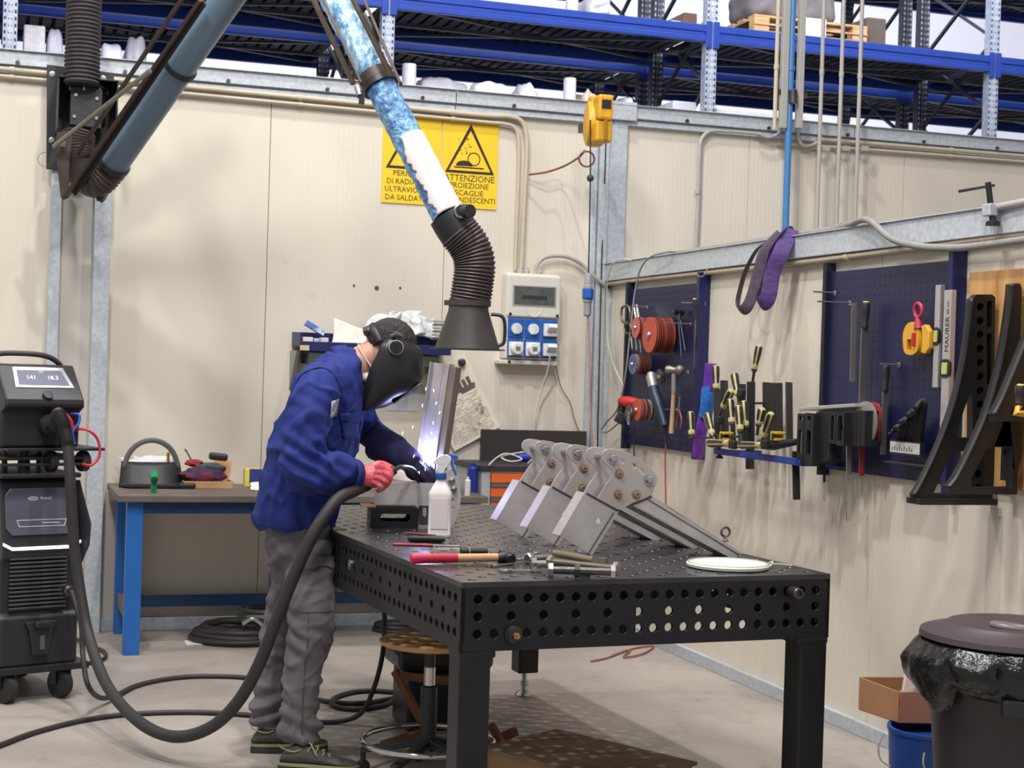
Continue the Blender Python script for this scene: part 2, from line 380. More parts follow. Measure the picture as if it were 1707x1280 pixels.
# ================================================================== welding table
TA = math.radians(21.9); TX = Vector((math.cos(TA), math.sin(TA), 0)); TY = Vector((-math.sin(TA), math.cos(TA), 0))
TZ = .865; TC = HZ(770, 971, TZ); TC.z = 0
TW, TL, TP = 1.235, 2.4, .0514
TM = Matrix.Translation(TC) @ Matrix(((TX.x, TY.x, 0, 0), (TX.y, TY.y, 0, 0), (0, 0, 1, 0), (0, 0, 0, 1)))
TABM = mat('oiled_black_steel', (46, 42, 45), .36, .2, rgb2=(64, 58, 60), scale=5, bump=.03, bscale=60, edge=(.4, .7), coat=.5)
TABM.node_tree.nodes['Principled BSDF'].inputs['Coat Roughness'].default_value = .22
TABS = mat('black_painted_steel', (31, 28, 32), .42, .1, rgb2=(38, 34, 38), scale=5, spec=.35)
def TP3(x, y, z=TZ): return TM @ Vector((x, y, z))
def hole_plate(mb, M, nx, ny, cw, chh, has, r, th, n=16):
    """plate in the xy plane of M, cells cw x chh, round through-holes where has(i,j)"""
    mb.M = M
    per = []
    for k in range(n):
        a = 2*PI*k/n; c, s_ = math.cos(a), math.sin(a); q = max(abs(c), abs(s_)); per.append((c/q, s_/q, c, s_))
    for i in range(nx):
        for j in range(ny):
            cx, cy = (i+.5)*cw, (j+.5)*chh
            if not has(i, j):
                mb._add([(i*cw, j*chh, 0), ((i+1)*cw, j*chh, 0), ((i+1)*cw, (j+1)*chh, 0), (i*cw, (j+1)*chh, 0), (i*cw, j*chh, -th), ((i+1)*cw, j*chh, -th), ((i+1)*cw, (j+1)*chh, -th), (i*cw, (j+1)*chh, -th)], [(0, 1, 2, 3), (7, 6, 5, 4)]); continue
            vs = [(cx+q[0]*cw/2, cy+q[1]*chh/2, 0) for q in per]+[(cx+q[2]*(r+.0015), cy+q[3]*(r+.0015), 0) for q in per]+[(cx+q[2]*r, cy+q[3]*r, -.0015) for q in per]+[(cx+q[2]*r, cy+q[3]*r, -th) for q in per]+[(cx+q[0]*cw/2, cy+q[1]*chh/2, -th) for q in per]
            fs = []
            for k in range(n):
                l = (k+1) % n
                fs += [(k, l, n+l, n+k), (n+k, n+l, 2*n+l, 2*n+k), (2*n+k, 2*n+l, 3*n+l, 3*n+k), (3*n+k, 3*n+l, 4*n+l, 4*n+k)]
            mb._add(vs, fs)
    mb.M = None
table = thing('welding_table', 'large black perforated steel welding table standing in front of the welder', 'welding table', TC, TA)
mb = MB(); NY = 45; PY = (TL-.05)/NY
hole_plate(mb, TM @ Matrix.Translation((.5*TP-.002, .025, TZ)), 23, NY, TP, PY, lambda i, j: (i+j) % 2 == 0, .0135, .015)
mb.M = TM; e = .5*TP-.002
mb.bbox((0, 0, TZ-.015), (e, TL, TZ)); mb.bbox((TW-e, 0, TZ-.015), (TW, TL, TZ)); mb.bbox((e, 0, TZ-.015), (TW-e, .025, TZ)); mb.bbox((e, TL-.025, TZ-.015), (TW-e, TL, TZ))
mb.build('tabletop', TABM, table, smooth=30, fix=False)
AH = .20
def apron(o, x, L, n):
    mb = MB(); M = FR(TM @ Vector(o), TM.to_3x3() @ Vector(x), EZ); pw = TP if n < 30 else PY; e = (L-n*pw)/2
    hole_plate(mb, M @ Matrix.Translation((e, .025, 0)), n, 3, pw, .05, lambda i, j: (j != 1 or i % 2 == 0), .0138, .012)
    mb.M = M; mb.bbox((0, 0, -.012), (L, .025, 0)); mb.bbox((0, .175, -.012), (L, .185, 0)); mb.bbox((0, .025, -.012), (e, .175, 0)); mb.bbox((L-e, .025, -.012), (L, .175, 0)); mb.M = None
    return mb.build('apron', TABS, table, smooth=30, fix=False)
zb = TZ-AH
apron((0, 0, zb), (1, 0, 0), TW, 23)
apron((TW, 0, zb), (0, 1, 0), TL, 45)
apron((TW, TL, zb), (-1, 0, 0), TW, 23)
apron((0, TL, zb), (0, -1, 0), TL, 45)
mb = MB(); mb.M = TM
for y in (.8, 1.6): mb.bbox((.013, y-.006, zb+.002), (TW-.013, y+.006, TZ-.016))
mb.bbox((.013, .11, zb+.001), (.60, .122, TZ-.016)); mb.bbox((1.01, .11, zb+.001), (TW-.013, .122, TZ-.016)); mb.bbox((1.0, .11, .775), (1.01, 2.38, TZ-.016))
mb.bbox((.60, .11, zb+.001), (.612, .7, TZ-.016))
mb.build('rib', TABS, table, smooth=0)
for x in (0.0, TW-.1):
    for y in (.0, TL-.1):
        mb = MB(); mb.M = TM; mb.bbox((x+.002, y+.002, .11), (x+.098, y+.098, zb)); mb.bbox((x if x == 0 else x-.012, y, zb-.02), (x+.112 if x == 0 else x+.1, y+.1, zb+.001))
        lg = mb.build('leg', TABS, table, smooth=0, bevel=.006)
        mb = MB(); mb.M = TM; cx, cy = x+.05, y+.05
        mb.lathe([(.0, 0), (.042, 0), (.042, .008), (.03, .02), (.016, .03), (.014, .045), (.019, .046), (.019, .066), (.012, .067), (.012, .12)], (cx, cy, 0), n=24); mb.build('levelling_foot', STEEL, lg)
# clamping bolts plugged in the aprons
def plug(px, py, side, label, kind):
    if side == 'f': p = HP(px, py, TP3(0, 0), TY); n = -TY
    else: p = HP(px, py, TP3(0, 0), TX); n = -TX
    t = thing('clamping_bolt' if kind else 'grounding_lug', label, 'bolt', p)
    if kind == 'knurl':
        mb = MB(); mb.lathe([(.011, -.01), (.011, .0), (.017, .001), (.017, .02), (.0185, .022), (.0185, .046), (.016, .05), (.010, .05), (.009, .042), (0, .042)], p, n, 20); mb.build('knurled_head', DSTEEL, t, smooth=30)
    elif kind == 'flush':
        mb = MB(); mb.lathe([(.012, -.01), (.012, .001), (.019, .001), (.019, .004), (.008, .005), (.006, .003), (0, .003)], p, n, 20); mb.build('head', STEEL, t, smooth=30)
    else:
        mb = MB(); mb.lathe([(.012, -.01), (.012, 0), (.026, .001), (.026, .01), (.022, .012), (.022, .02), (.018, .022), (0, .022)], p, n, 24); mb.build('washer_stack', BLACK, t, smooth=30)
        mb = MB(); mb.lathe([(.010, .022), (.010, .032), (.006, .033), (.006, .045), (0, .046)], p, n, 6); mb.build('brass_nut', mat('brass', (196, 158, 92), .3, .8), t, smooth=20)
plug(1318, 986, 'f', 'knurled steel clamping bolt sticking out of the upper right of the table front', 'knurl')
plug(855, 1057, 'f', 'black grounding lug with brass nut low on the front of the table', None)
plug(584, 941, 's', 'flat round bolt head on the long left side of the table', 'flush')
# ================================================================== frames on the walls
def FB(px, py, off=0.): return FR(HB(px, py, off), EX, EZ)
def FW(px, py, off=0.): return FR(HR(px, py, off), -EY, EZ)
def L2(M, px, py):
    o = M.to_translation(); n = M.to_3x3() @ Vector((0, 0, 1)); q = M.inverted() @ HP(px, py, o, n); return (q.x, q.y)
def LP(M, pts): return [L2(M, *p) for p in pts]
# ================================================================== pallet racks in the hall behind
RBLUE = mat('blue_beam', (26, 62, 156), .4, var=.12)
RDARK = mat('silhouette_grey', (76, 80, 94), .5, .3, var=.3, scale=20)  # backlit darkness of rear uprights and frames put into the colour
RDECK = mat('dark_deck', (30, 34, 60), .7, var=.3, scale=10)
RUP = mat('galvanised_upright', (188, 196, 212), .5, .3, rgb2=(164, 172, 190), scale=30)
US = [-6.18, -3.43, -.68, 2.04, 4.76, 7.48]
def upright(mb, u, w, m0=0, face=-1, z0=0, z1=5.9):
    # omega section: front with two rows of slots
    mb.M = ROOM @ Matrix.Translation((u, w, 0)); t = .004
    mb.cur = 0
    mb.bbox((-.02, -.012, z0), (.02, -.008, z1)); mb.bbox((-.05, -.0, z0), (-.02, .004, z1)); mb.bbox((.02, 0, z0), (.05, .004, z1))
    mb.bbox((-.021, -.01, z0), (-.018, .003, z1)); mb.bbox((.018, -.01, z0), (.021, .003, z1))
    mb.bbox((-.05, .0, z0), (-.047, .08, z1)); mb.bbox((.047, .0, z0), (.05, .08, z1))
    mb.cur = 1
    z = 3.2
    while z < z1:
        for x in (-.036, .036): mb.bbox((x-.006, -.002, z), (x+.006, -.0005, z+.024))
        for x in (-.01, .01): mb.bbox((x-.003, -.0125, z), (x+.003, -.0121, z+.012))
        z += .05
    mb.cur = 0; mb.M = None
HOLE = mat('slot_shadow', (52, 56, 70), .8)
def rack(name, label, wf, wr, us, levels, z1):
    t = thing(name, label, 'pallet rack', RM((us[0]+us[-1])/2, wf), ANG, 'pallet racks beyond the partition')
    for u in us:
        for w in (wf, wr):
            mb = MB(); upright(mb, u, w, z1=z1); mb.build('upright', [RUP, HOLE] if w == 3.0 else [RDARK, mat('slot_light', (190, 194, 206), .6)], t, smooth=0)  # rear uprights get the silhouette shade as their colour
        mb = MB(); mb.M = ROOM; z = 2.6; k = 0
        while z < z1-.6:
            a, b = (wf+.05, wr-.0) if k % 2 == 0 else (wr-.0, wf+.05)
            mb.beam((u-.01, a, z), (u-.01, b, z+.62), .03, .025); mb.beam((u+.02, b, z), (u+.02, a, z+.62), .03, .02); z += .64; k += 1
        mb.build('frame_brace', RDARK, t, smooth=0)
    for z, i0, i1 in levels:
        for i in range(i0, i1):
            a, b = us[i]+.05, us[i+1]-.05
            for w, s in ((wf, -1), (wr, 1)):
                mb = MB(); mb.M = ROOM; y = w if s < 0 else w+.03
                mb.bbox((a, y-.02, z-.14), (b, y+.03, z-.095)); mb.bbox((a, y-.012, z-.095), (b, y+.03, z-.06)); mb.bbox((a, y-.02, z-.06), (b, y+.03, z))
                mb.bbox((a-.045, y-.026, z-.19), (a+.01, y-.015, z+.03)); mb.bbox((b-.01, y-.026, z-.19), (b+.045, y-.015, z+.03))
                mb.build('beam', RBLUE, t, smooth=0, bevel=.005)
            mb = MB(); mb.M = ROOM; n = 26
            for k in range(n):
                x = a+(b-a)*(k+.5)/n; mb.bbox((x-.04, wf+.03, z-.06), (x+.03, wr, z-.005)); 
            mb.bbox((a, wf+.03, z-.012), (b, wr, z-.003))
            mb.build('deck', RDECK, t, smooth=0)
            mb = MB(); mb.M = ROOM
            mb.beam((a, wf+.03, z-.1), (b, wr, z-.1), .035, .02); mb.beam((a, wr, z-.12), (b, wf+.03, z-.12), .035, .02); mb.beam((a, (wf+wr)/2, z-.13), (b, (wf+wr)/2, z-.13), .03, .03)
            mb.build('deck_brace', RDARK, t, smooth=0)
rack('pallet_rack', 'near pallet rack with blue beams and slotted grey uprights above the partition wall', 3.0, 4.1, US, [(4.35, 0, 5), (2.6, 0, 5)], 6.3)
rack('pallet_rack', 'rear pallet rack standing back to back behind the near rack', 4.4, 5.5, US, [(4.33, 0, 4), (4.33, 4, 5), (2.6, 0, 5), (5.5, 3, 5), (5.2, 2, 3)], 6.3)
# goods on the racks
PWOOD = mat('pallet_wood', (216, 180, 132), .7, rgb2=(190, 150, 104), scale=6, stretch=(1, 1, 6))
WRAP = mat('white_wrap', (222, 222, 232), .35, var=.12, scale=6, bump=.4, bscale=14)
GREYB = mat('grey_block', (128, 122, 126), .8, var=.25, scale=8)
def zmin(px, py, w): return uw(HB(px, py, -w))
# pallet
p0 = zmin(1252, 68, 3.1); p1 = zmin(1440, 74, 3.1)
t = thing('pallet', 'pale wooden pallet lying on the upper blue beam behind the pipes', 'pallet', RM((p0[0]+p1[0])/2, 3.5, 4.352), ANG)
mb = MB(); mb.M = ROOM; a, b = p0[0], p1[0]
for w in (3.05, 3.5, 3.95): mb.bbox((a, w, 4.352), (b, w+.1, 4.372))
mb.build('base_board', PWOOD, t, smooth=0, bevel=.002)
for x in (a+.07, (a+b)/2, b-.07):
    for w in (3.05, 3.5, 3.95):
        mb = MB(); mb.M = ROOM; mb.bbox((x-.07, w, 4.372), (x+.07, w+.1, 4.46)); mb.build('block', PWOOD, t, smooth=0, bevel=.003)
mb = MB(); mb.M = ROOM
for w in (3.05, 3.25, 3.45, 3.65, 3.85): mb.bbox((a, w, 4.48), (b, w+.12, 4.50))
for x in (a+.07, (a+b)/2, b-.07): mb.bbox((x-.07, 3.05, 4.46), (x+.07, 4.05, 4.48))
mb.bbox((a, 3.04, 4.415), (b, 3.06, 4.43))
mb.build('deck_board', PWOOD, t, smooth=0, bevel=.002)
mb = MB(); mb.M = ROOM; c = zmin(1355, 45, 3.03)[0]; mb.bbox((c-.09, 3.02, 4.36), (c+.12, 3.035, 4.51)); tag(mb.build('paper_sheet', mat('white_paper', (238, 238, 240), .7), smooth=0), 'white delivery sheet hanging over the edge of the pallet', 'paper')
def lump(name, label, cat, u0, u1, w0, w1, z0, z1, m, group=None, seed=0, amp=.05, n=10):
    rnd = random.Random(seed); mb = MB(); c = ((u0+u1)/2, (w0+w1)/2, (z0+z1)/2); rows = []
    bm = bmesh.new(); bmesh.ops.create_cube(bm, size=1); bmesh.ops.subdivide_edges(bm, edges=bm.edges, cuts=n, use_grid_fill=True)
    vs = []
    for v in bm.verts:
        p = v.co.copy(); q = Vector((abs(p.x)*2, abs(p.y)*2, abs(p.z)*2)); e = sum(k**6 for k in q)**(1/6)
        p = p*(max(q)/max(e, 1e-6)) if e > 0 else p
        nn = noise.noise_vector(Vector((p.x*3+seed*1.7+.3, p.y*3, p.z*3)))*amp*.8; nn.z *= .5
        if p.z < -.45: nn.z = 0
        p = p+nn*.5
        vs.append(Vector((c[0]+p.x*(u1-u0), c[1]+p.y*(w1-w0), max(z0, c[2]+p.z*(z1-z0)))))
    bm.verts.index_update(); fs = [tuple(v.index for v in f.verts) for f in bm.faces]; bm.free()
    mb.M = ROOM; mb._add(vs, fs); return tag(mb.build(name, m, smooth=60), label, cat, group)
def on_rack(px0, px1, pyt, w, z0, h=None):
    a = zmin(px0, pyt, w); b = zmin(px1, pyt, w); return a[0], b[0], w, z0, a[2]
items = [
 ('stone_block', 'grey wrapped block on the pallet behind the beige pipe', 'block', 1255, 1318, -25, 3.1, 4.502, GREYB, .12, .5),
 ('stone_block', 'dark grey wrapped block on the pallet, right of the blue pipe', 'block', 1330, 1400, -30, 3.1, 4.502, GREYB, .1, .5),
 ('crate', 'dark brown crate at the right end of the pallet', 'crate', 1446, 1478, 28, 3.1, 4.352, mat('brown_board', (104, 90, 84), .8), .03, .6),
 ('wrapped_bale', 'white plastic bale on the upper beam right of the narrow white drum', 'bale', 985, 1022, -10, 3.1, 4.352, WRAP, .2, .5),
 ('wrapped_bale', 'low white plastic bale at the middle of the upper beam', 'bale', 830, 905, 3, 3.1, 4.352, WRAP, .2, .5),
 ('wrapped_bale', 'flat white plastic bale at the left of the upper beam, next to the slotted upright', 'bale', 765, 826, -4, 3.1, 4.352, WRAP, .15, .5),
 ('drum', 'narrow white drum standing on the upper beam', 'drum', 948, 968, -25, 3.1, 4.352, WRAP, .02, .15),
 ('cardboard_box', 'brown carton on the upper beam just left of the slotted upright', 'box', 1140, 1163, 20, 3.4, 4.352, mat('carton_dark', (120, 92, 78), .8), .02, .4),
 ('white_box', 'small white box beside the brown carton on the upper beam', 'box', 1118, 1136, 33, 3.2, 4.352, WRAP, .02, .2),
 # lower shelf, tops show over the wall
 ('drum', 'white drum left of centre just above the wall rail', 'drum', 674, 697, 104, 3.2, 2.602, WRAP, .02, .2),
 ('wrapped_bale', 'crumpled grey and white bale above the wall rail behind the arm', 'bale', 705, 790, 122, 3.2, 2.602, mat('grey_wrap', (190, 188, 196), .4, var=.3, scale=5, bump=.4, bscale=12), .25, .5),
 ('wrapped_bale', 'bright white rounded bale above the wall rail', 'bale', 792, 858, 130, 3.2, 2.602, WRAP, .15, .4),
 ('sack', 'lumpy white sack above the wall rail, left of the narrow drum', 'sack', 868, 906, 139, 3.2, 2.602, WRAP, .3, .4),
 ('drum', 'white drum above the wall rail, left of the cable reel', 'drum', 944, 964, 128, 3.2, 2.602, WRAP, .02, .2),
 ('sack', 'pale sack above the wall rail, right behind the cable reel', 'sack', 975, 1006, 148, 3.2, 2.602, mat('tan_sack', (214, 200, 176), .7), .25, .5),
 ('wrapped_bale', 'white bale above the wall rail, right of the steel column', 'bale', 1045, 1062, 158, 3.3, 2.602, WRAP, .15, .4),
 ('white_panel_stack', 'white sheets stacked above the wall rail, left of the pipes', 'sheets', 1120, 1163, 166, 3.2, 2.602, WRAP, .05, .6),
 ('white_panel_stack', 'long white sheets stacked above the wall rail, by the blue pipe', 'sheets', 1192, 1345, 178, 3.2, 2.602, WRAP, .03, .6),
 ('cardboard_box', 'white carton above the rail at far left', 'box', 40, 76, 40, 3.3, 2.602, WRAP, .02, .4),
 ('wrapped_bale', 'pale wrapped bale above the rail, left of the black hose', 'bale', 78, 108, 44, 3.3, 2.602, mat('lavender_wrap', (206, 206, 224), .4, var=.2, scale=5), .1, .4),
 ('wrapped_bale', 'pale wrapped bale above the rail, right of the black hose', 'bale', 168, 208, 66, 3.3, 2.602, WRAP, .1, .4),
 ('wrapped_bale', 'lavender wrapped bale above the rail, left of the blue duct', 'bale', 210, 246, 58, 3.4, 2.602, mat('lavender_wrap', (206, 206, 224), .4), .2, .4),
 ('duct_pipe', 'pale stacked carton above the rail, behind the support rod', 'box', 6, 38, 62, 3.6, 2.602, mat('lavender_wrap', (206, 206, 224), .4), .05, .4),
]
for k, (nm, lb, ct, x0, x1, yt, w, z0, m, amp, dep) in enumerate(items):
    if nm == 'duct_pipe': continue
    u0_, u1_, w_, z_, zt = on_rack(x0, x1, yt, w, z0)
    if nm == 'drum':
        mb = MB(); mb.M = ROOM; r = (u1_-u0_)/2; mb.lathe([(0, 0), (r, 0), (r, (zt-z0)*.5), (r*1.04, (zt-z0)*.5+.01), (r, (zt-z0)*.5+.02), (r, zt-z0-.02), (r*.95, zt-z0), (0, zt-z0)], ((u0_+u1_)/2, w+r, z0), n=24)
        tag(mb.build('drum', WRAP, smooth=30), lb, ct)
    elif amp < .08:
        mb = MB(); mb.M = ROOM; n = 3 if 'panel' in nm else 1; h = (zt-z0)/n
        for i in range(n): mb.bbox((u0_+.006*i, w, z0+h*i), (u1_-.004*i, w+dep, z0+h*(i+1)-.004*(n > 1)))
        tag(mb.build(nm, m, smooth=0, bevel=.01), lb, ct)
    else: lump(nm, lb, ct, u0_, u1_, w_, w_+dep, z0, zt, m, seed=k, amp=amp)
# ================================================================== conduits and pipes on the back wall
def conduit(name, label, pts, r, m, cat='conduit', clips=(), n=12, smooth=8, group=None):
    mb = MB(); mb.tube(pts, r, n, smooth=smooth); o = mb.build(name, m); tag(o, label, cat, group)
    if clips:
        mb = MB()
        for (c, ax) in clips: mb.loft([c-ax*.012, c+ax*.012], r*1.35, 12)
        mb.build('clip', m, o)
    return o
def bpts(l, off): return [HB(x, y, off) for x, y in l]
ya = lambda x: 120+(x-60)*.097      # upper conduit line in the photo
yb = lambda x: 132+(x-60)*.0955
def clipsB(xs, f, off): return [(HB(x, f(x), off), EX) for x in xs]
conduit('conduit', 'upper beige conduit along the left wall top, bending down to the socket box', bpts([(-60, ya(-60)), (300, ya(300)), (600, ya(600)), (800, ya(800))], .035)+bpts([(845, 194), (868, 201), (877, 222), (878, 260), (873, 360), (869, 449)], .035), .0135, CONDUIT, clips=clipsB((20, 300, 500, 755), lambda x: ya(x), .035))
conduit('conduit', 'lower beige conduit along the left wall top, bending down inside the upper one', bpts([(-60, yb(-60)), (300, yb(300)), (600, yb(600)), (800, yb(800))], .03)+bpts([(838, 206), (857, 212), (864, 230), (865, 270), (862, 360), (859, 450)], .03), .0105, CONDUIT, clips=clipsB((20, 300, 500, 755), lambda x: yb(x), .03))
conduit('conduit', 'upper beige conduit along the wall at top right', bpts([(1360, 232), (1500, 243), (1800, 268)], .035), .013, CONDUIT, clips=[(HB(1585, 250, .035), EX)])
conduit('conduit', 'lower beige conduit along the wall at top right', bpts([(1296, 240), (1400, 246), (1600, 261), (1800, 277)], .03), .010, CONDUIT, clips=[(HB(1585, 260, .03), EX)])
conduit('conduit', 'beige conduit rising from behind the right wall and bending right under the rail', bpts([(1160, 415), (1164, 330), (1166, 260), (1169, 233), (1184, 219), (1215, 219), (1268, 223)], .03), .013, GREYPIPE, clips=[(HB(1163, 320, .03), EZ)])
conduit('flexible_conduit', 'short grey flexible hose sagging between the wall conduit and the vertical duct', bpts([(1262, 222), (1280, 229), (1296, 224), (1303, 214)], .06), .010, GREYPIPE)
conduit('flexible_conduit', 'short grey flexible hose looping from the second vertical duct', bpts([(1330, 214), (1333, 236), (1345, 244), (1366, 236)], .06), .010, GREYPIPE)
def vpipe(name, label, x0, y0, x1, y1, off, r, m, cat='pipe', box=False, group=None):
    a = HB(x1, y1, off); ztop = 5.2
    if box:
        mb = MB(); mb.beam(a, Vector((a.x, a.y, ztop)), r*2, r*2.0, up=EX)
        return tag(mb.build(name, m, smooth=0, bevel=.003), label, cat, group)
    mb = MB(); mb.cyl(a, Vector((a.x, a.y, ztop)), r, n=16)
    for z in (3.35,): mb.cyl(Vector((a.x, a.y, z)), Vector((a.x, a.y, z+.03)), r*1.25, n=16)
    return tag(mb.build(name, m), label, cat, group)
BPIPE = mat('blue_pipe', (66, 128, 186), .4, var=.1)
vpipe('pipe', 'thin beige upright pipe left of the blue pipe', 1300, 0, 1291, 216, .16, .013, CONDUIT)
vpipe('cable_duct', 'wide grey upright duct just left of the blue pipe', 1312, 0, 1304, 214, .16, .021, GREYPIPE, 'duct', True)
o = vpipe('pipe', 'bright blue upright air pipe coming down to the right wall', 1324, 0, 1309, 392, .16, .021, BPIPE)
vpipe('cable_duct', 'wide grey upright duct just right of the blue pipe', 1340, 0, 1331, 214, .16, .019, GREYPIPE, 'duct', True)
vpipe('pipe', 'leftmost of three thin grey upright pipes right of the blue pipe', 1379, 0, 1361, 393, .14, .0125, GREYPIPE)
vpipe('pipe', 'middle of three thin grey upright pipes right of the blue pipe', 1413, 0, 1394, 388, .14, .0125, GREYPIPE)
vpipe('pipe', 'rightmost of three thin grey upright pipes right of the blue pipe', 1442, 0, 1425, 384, .14, .0125, GREYPIPE)
mb = MB(); mb.beam(HB(1298, 153, .16), HB(1345, 160, .16), .02, .03); mb.cyl(HB(1322, 150, .19), HB(1322, 172, .19), .026, n=14); tag(mb.build('pipe_bracket', DSTEEL, smooth=30), 'steel clamp bracket joining the blue pipe and the grey ducts', 'bracket')
for k, x in enumerate((1358, 1391, 1422)):
    p = HB(x, 252-k*0, .0); mb = MB(); mb.cyl(p, p-EY*.14, .006, n=8); mb.box(p-EY*.14, (.045, .02, .03), ROOM); tag(mb.build('pipe_clip', GREYPIPE, smooth=30), ('left', 'middle', 'right')[k]+' wall clip holding one of the three thin grey pipes', 'clip', 'clips of the three thin pipes')
# ================================================================== warning signs
YEL = mat('sign_yellow', (240, 200, 40), .5, var=.06, scale=3); INK = mat('sign_black', (44, 32, 26), .6)
def sign(xs, ys, label, lines, pic):
    M = FB(xs[0], ys[3], .004); c = LP(M, [(xs[0], ys[3]), (xs[1], ys[2]), (xs[1], ys[1]), (xs[0], ys[0])])
    w = c[1][0]; h = (c[3][1]+c[2][1]-c[1][1])/2
    t = tag(MB().prism([(0, 0), (w, 0), (w, h), (0, h)], M, .003).build('warning_sign', YEL, smooth=0), label, 'sign')
    mb = MB(); F = M @ Matrix.Translation((0, 0, .0032))
    def tri(x0, x1, y0, y1): return [(x0, y0), (x1, y0), ((x0+x1)/2, y1)]
    hw = .44*w; cx = w/2; by = h*.40; ty = h*.975
    mb.prism(tri(cx-hw, cx+hw, by, ty), F, .001, [list(reversed(tri(cx-hw*.85, cx+hw*.85, by+h*.03, ty-h*.075)))])
    if pic:
        mb.prism([(cx-.10*w+.15*w*math.cos(PI*k/12), by+h*.085+.15*w*.62*math.sin(PI*k/12)) for k in range(13)], F, .001)
        mb.prism(circ(cx+.07*w, by+h*.17, .115*w, 24), F, .001, [list(reversed(circ(cx+.07*w, by+h*.17, .098*w, 24)))])
        mb.prism([(cx-.28*w, by+h*.06), (cx+.25*w, by+h*.06), (cx+.25*w, by+h*.075), (cx-.28*w, by+h*.075)], F, .001)
        rnd = random.Random(3)
        for k in range(26):
            a, b = rnd.uniform(-.22, .02)*w+cx, by+h*rnd.uniform(.22, .42); s_ = .006
            mb.prism([(a-s_*.5, b-s_), (a+s_*.5, b-s_*.3), (a+s_*.3, b+s_)], F, .001)
    else:
        mb.prism(circ(cx-.02*w, by+h*.14, .06*w, 12), F, .001)
    mb.build('pictogram', INK, t, smooth=0)
    ml = MB(); hs = (.34, .255, .17, .09) if pic else (.345, .25, .16, .065)
    for s_, y in zip(lines, hs): addtext(ml, s_, F @ Matrix.Translation((w/2, h*y, 0)), h*(.105 if s_ == 'ATTENZIONE' else .088), .001, sx=.95 if len(s_) > 9 else 1.05)
    ml.build('lettering', INK, t, smooth=0, fix=False)
sign((635, 732), (193, 199, 345, 337), 'yellow triangular warning sign on the left, ultraviolet radiation text behind the blue duct', ['PERICOLO', 'DI RADIAZIONI', 'ULTRAVIOLETTE', 'DA SALDATURA'], False)
sign((734, 827), (201, 207, 352, 344), 'yellow warning sign on the right with triangle showing flying sparks', ['ATTENZIONE', 'PROIEZIONE', 'SCAGLIE', 'INCANDESCENTI'], True)
# ================================================================== socket box
BEIGE = mat('grey_plastic', (214, 210, 198), .45, var=.05); SBLUE = mat('socket_blue', (30, 92, 178), .4); SWH = mat('socket_white', (224, 224, 222), .4)
Mx = FB(832, 598, .0); c = LP(Mx, [(832, 598), (920, 605)]); bw = c[1][0]
t = thingM('socket_box', 'grey electrical distribution box with blue sockets on the back wall', 'socket box', Mx)
def lb(M, x0, y0, x1, y1, z0, z1, name, m, parent, bevel=.003):
    mb = MB(); mb.M = M; mb.bbox((x0, y0, z0), (x1, y1, z1)); return mb.build(name, m, parent, smooth=0, bevel=bevel)
hh = L2(Mx, 832, 460)[1]
hh = .50
lb(Mx, 0, 0, bw, hh, 0, .10, 'housing', BEIGE, t, .012)
lb(Mx, .0, .245, bw, hh-.01, .10, .12, 'upper_cover', BEIGE, t, .01)
g = lb(Mx, .03, .31, bw-.03, .43, .12, .124, 'window_frame', mat('grey_plastic_dark', (168, 166, 160), .4), t, .003)
lb(Mx, .04, .318, bw-.04, .422, .1245, .126, 'window_pane', mat('smoked_window', (92, 96, 92), .15, var=.3, scale=20), g, 0)
mb = MB(); mb.M = Mx
for k in range(9): mb.bbox((.09+k*.017, .352, .126), (.101+k*.017, .372, .129))
mb.build('breaker', BLACK, g, smooth=0)
mb = MB(); mb.M = Mx; mb.torus((bw/2, .30, .121), .05, .003, (0, 0, 1), 20, 6, PI, 2*PI); mb.build('pull_handle', BEIGE, g)
sw = (bw-.02)/3
for i in range(3):
    for j in range(2):
        x0, y0 = .01+i*sw+.003, .012+j*.115
        b = lb(Mx, x0, y0, x0+sw-.006, y0+.108, .10, .116, 'socket_panel', SBLUE, t, .004); cx, cy = x0+sw/2-.003, y0+.05
        mb = MB(); mb.M = Mx
        if i == 2:
            mb.bbox((x0+.008, y0+.012, .116), (x0+sw-.012, y0+.085, .135)); mb.beam((x0+sw/2, y0+.05, .135), (x0+sw/2, y0+.075, .165), .055, .03); mb.build('socket_flap', SWH, b, smooth=0, bevel=.003)
        elif j == 1:
            mb.cyl((cx, cy, .116), (cx, cy, .13), .032, n=24); mb.box((cx, cy, .138), (.014, .055, .016)); mb.build('rotary_switch', SWH, b, smooth=30)
        else:
            mb.bbox((x0+.006, y0+.01, .116), (x0+sw-.012, y0+.09, .124)); mb.lathe([(.036, 0), (.036, .03), (.031, .036), (0, .037)], (cx, cy, .124), (0, 0, 1), 24); so = mb.build('socket_cap', SWH, b, smooth=30)
            lb(Mx, cx-.014, cy-.012, cx+.014, cy+.012, .161, .163, 'cap_mark', mat('dull_green', (110, 122, 96), .5), so, 0)
for x in (.028, .245): pass
mb = MB(); mb.M = Mx; mb.bbox((-.03, -.03, .0), (bw+.0, -.004, .10)); mb.build('mounting_ledge', BEIGE, t, smooth=0, bevel=.006)
mb = MB(); mb.M = Mx
for x in (.02, bw-.02): mb.cyl((x, .26, .12), (x, .26, .124), .009, n=12)
mb.cyl((.03, -.016, .1), (.03, -.016, .103), .009, n=12); mb.build('screw', BLACK, t)
mb = MB(); mb.M = Mx
for x in (.10, .135, .215): mb.lathe([(.014, 0), (.02, .0), (.02, .02), (.014, .025), (.012, .04)], (x, hh-.002, .05), (0, 1, 0), 12)
mb.build('cable_gland', GREYPIPE, t, smooth=30)
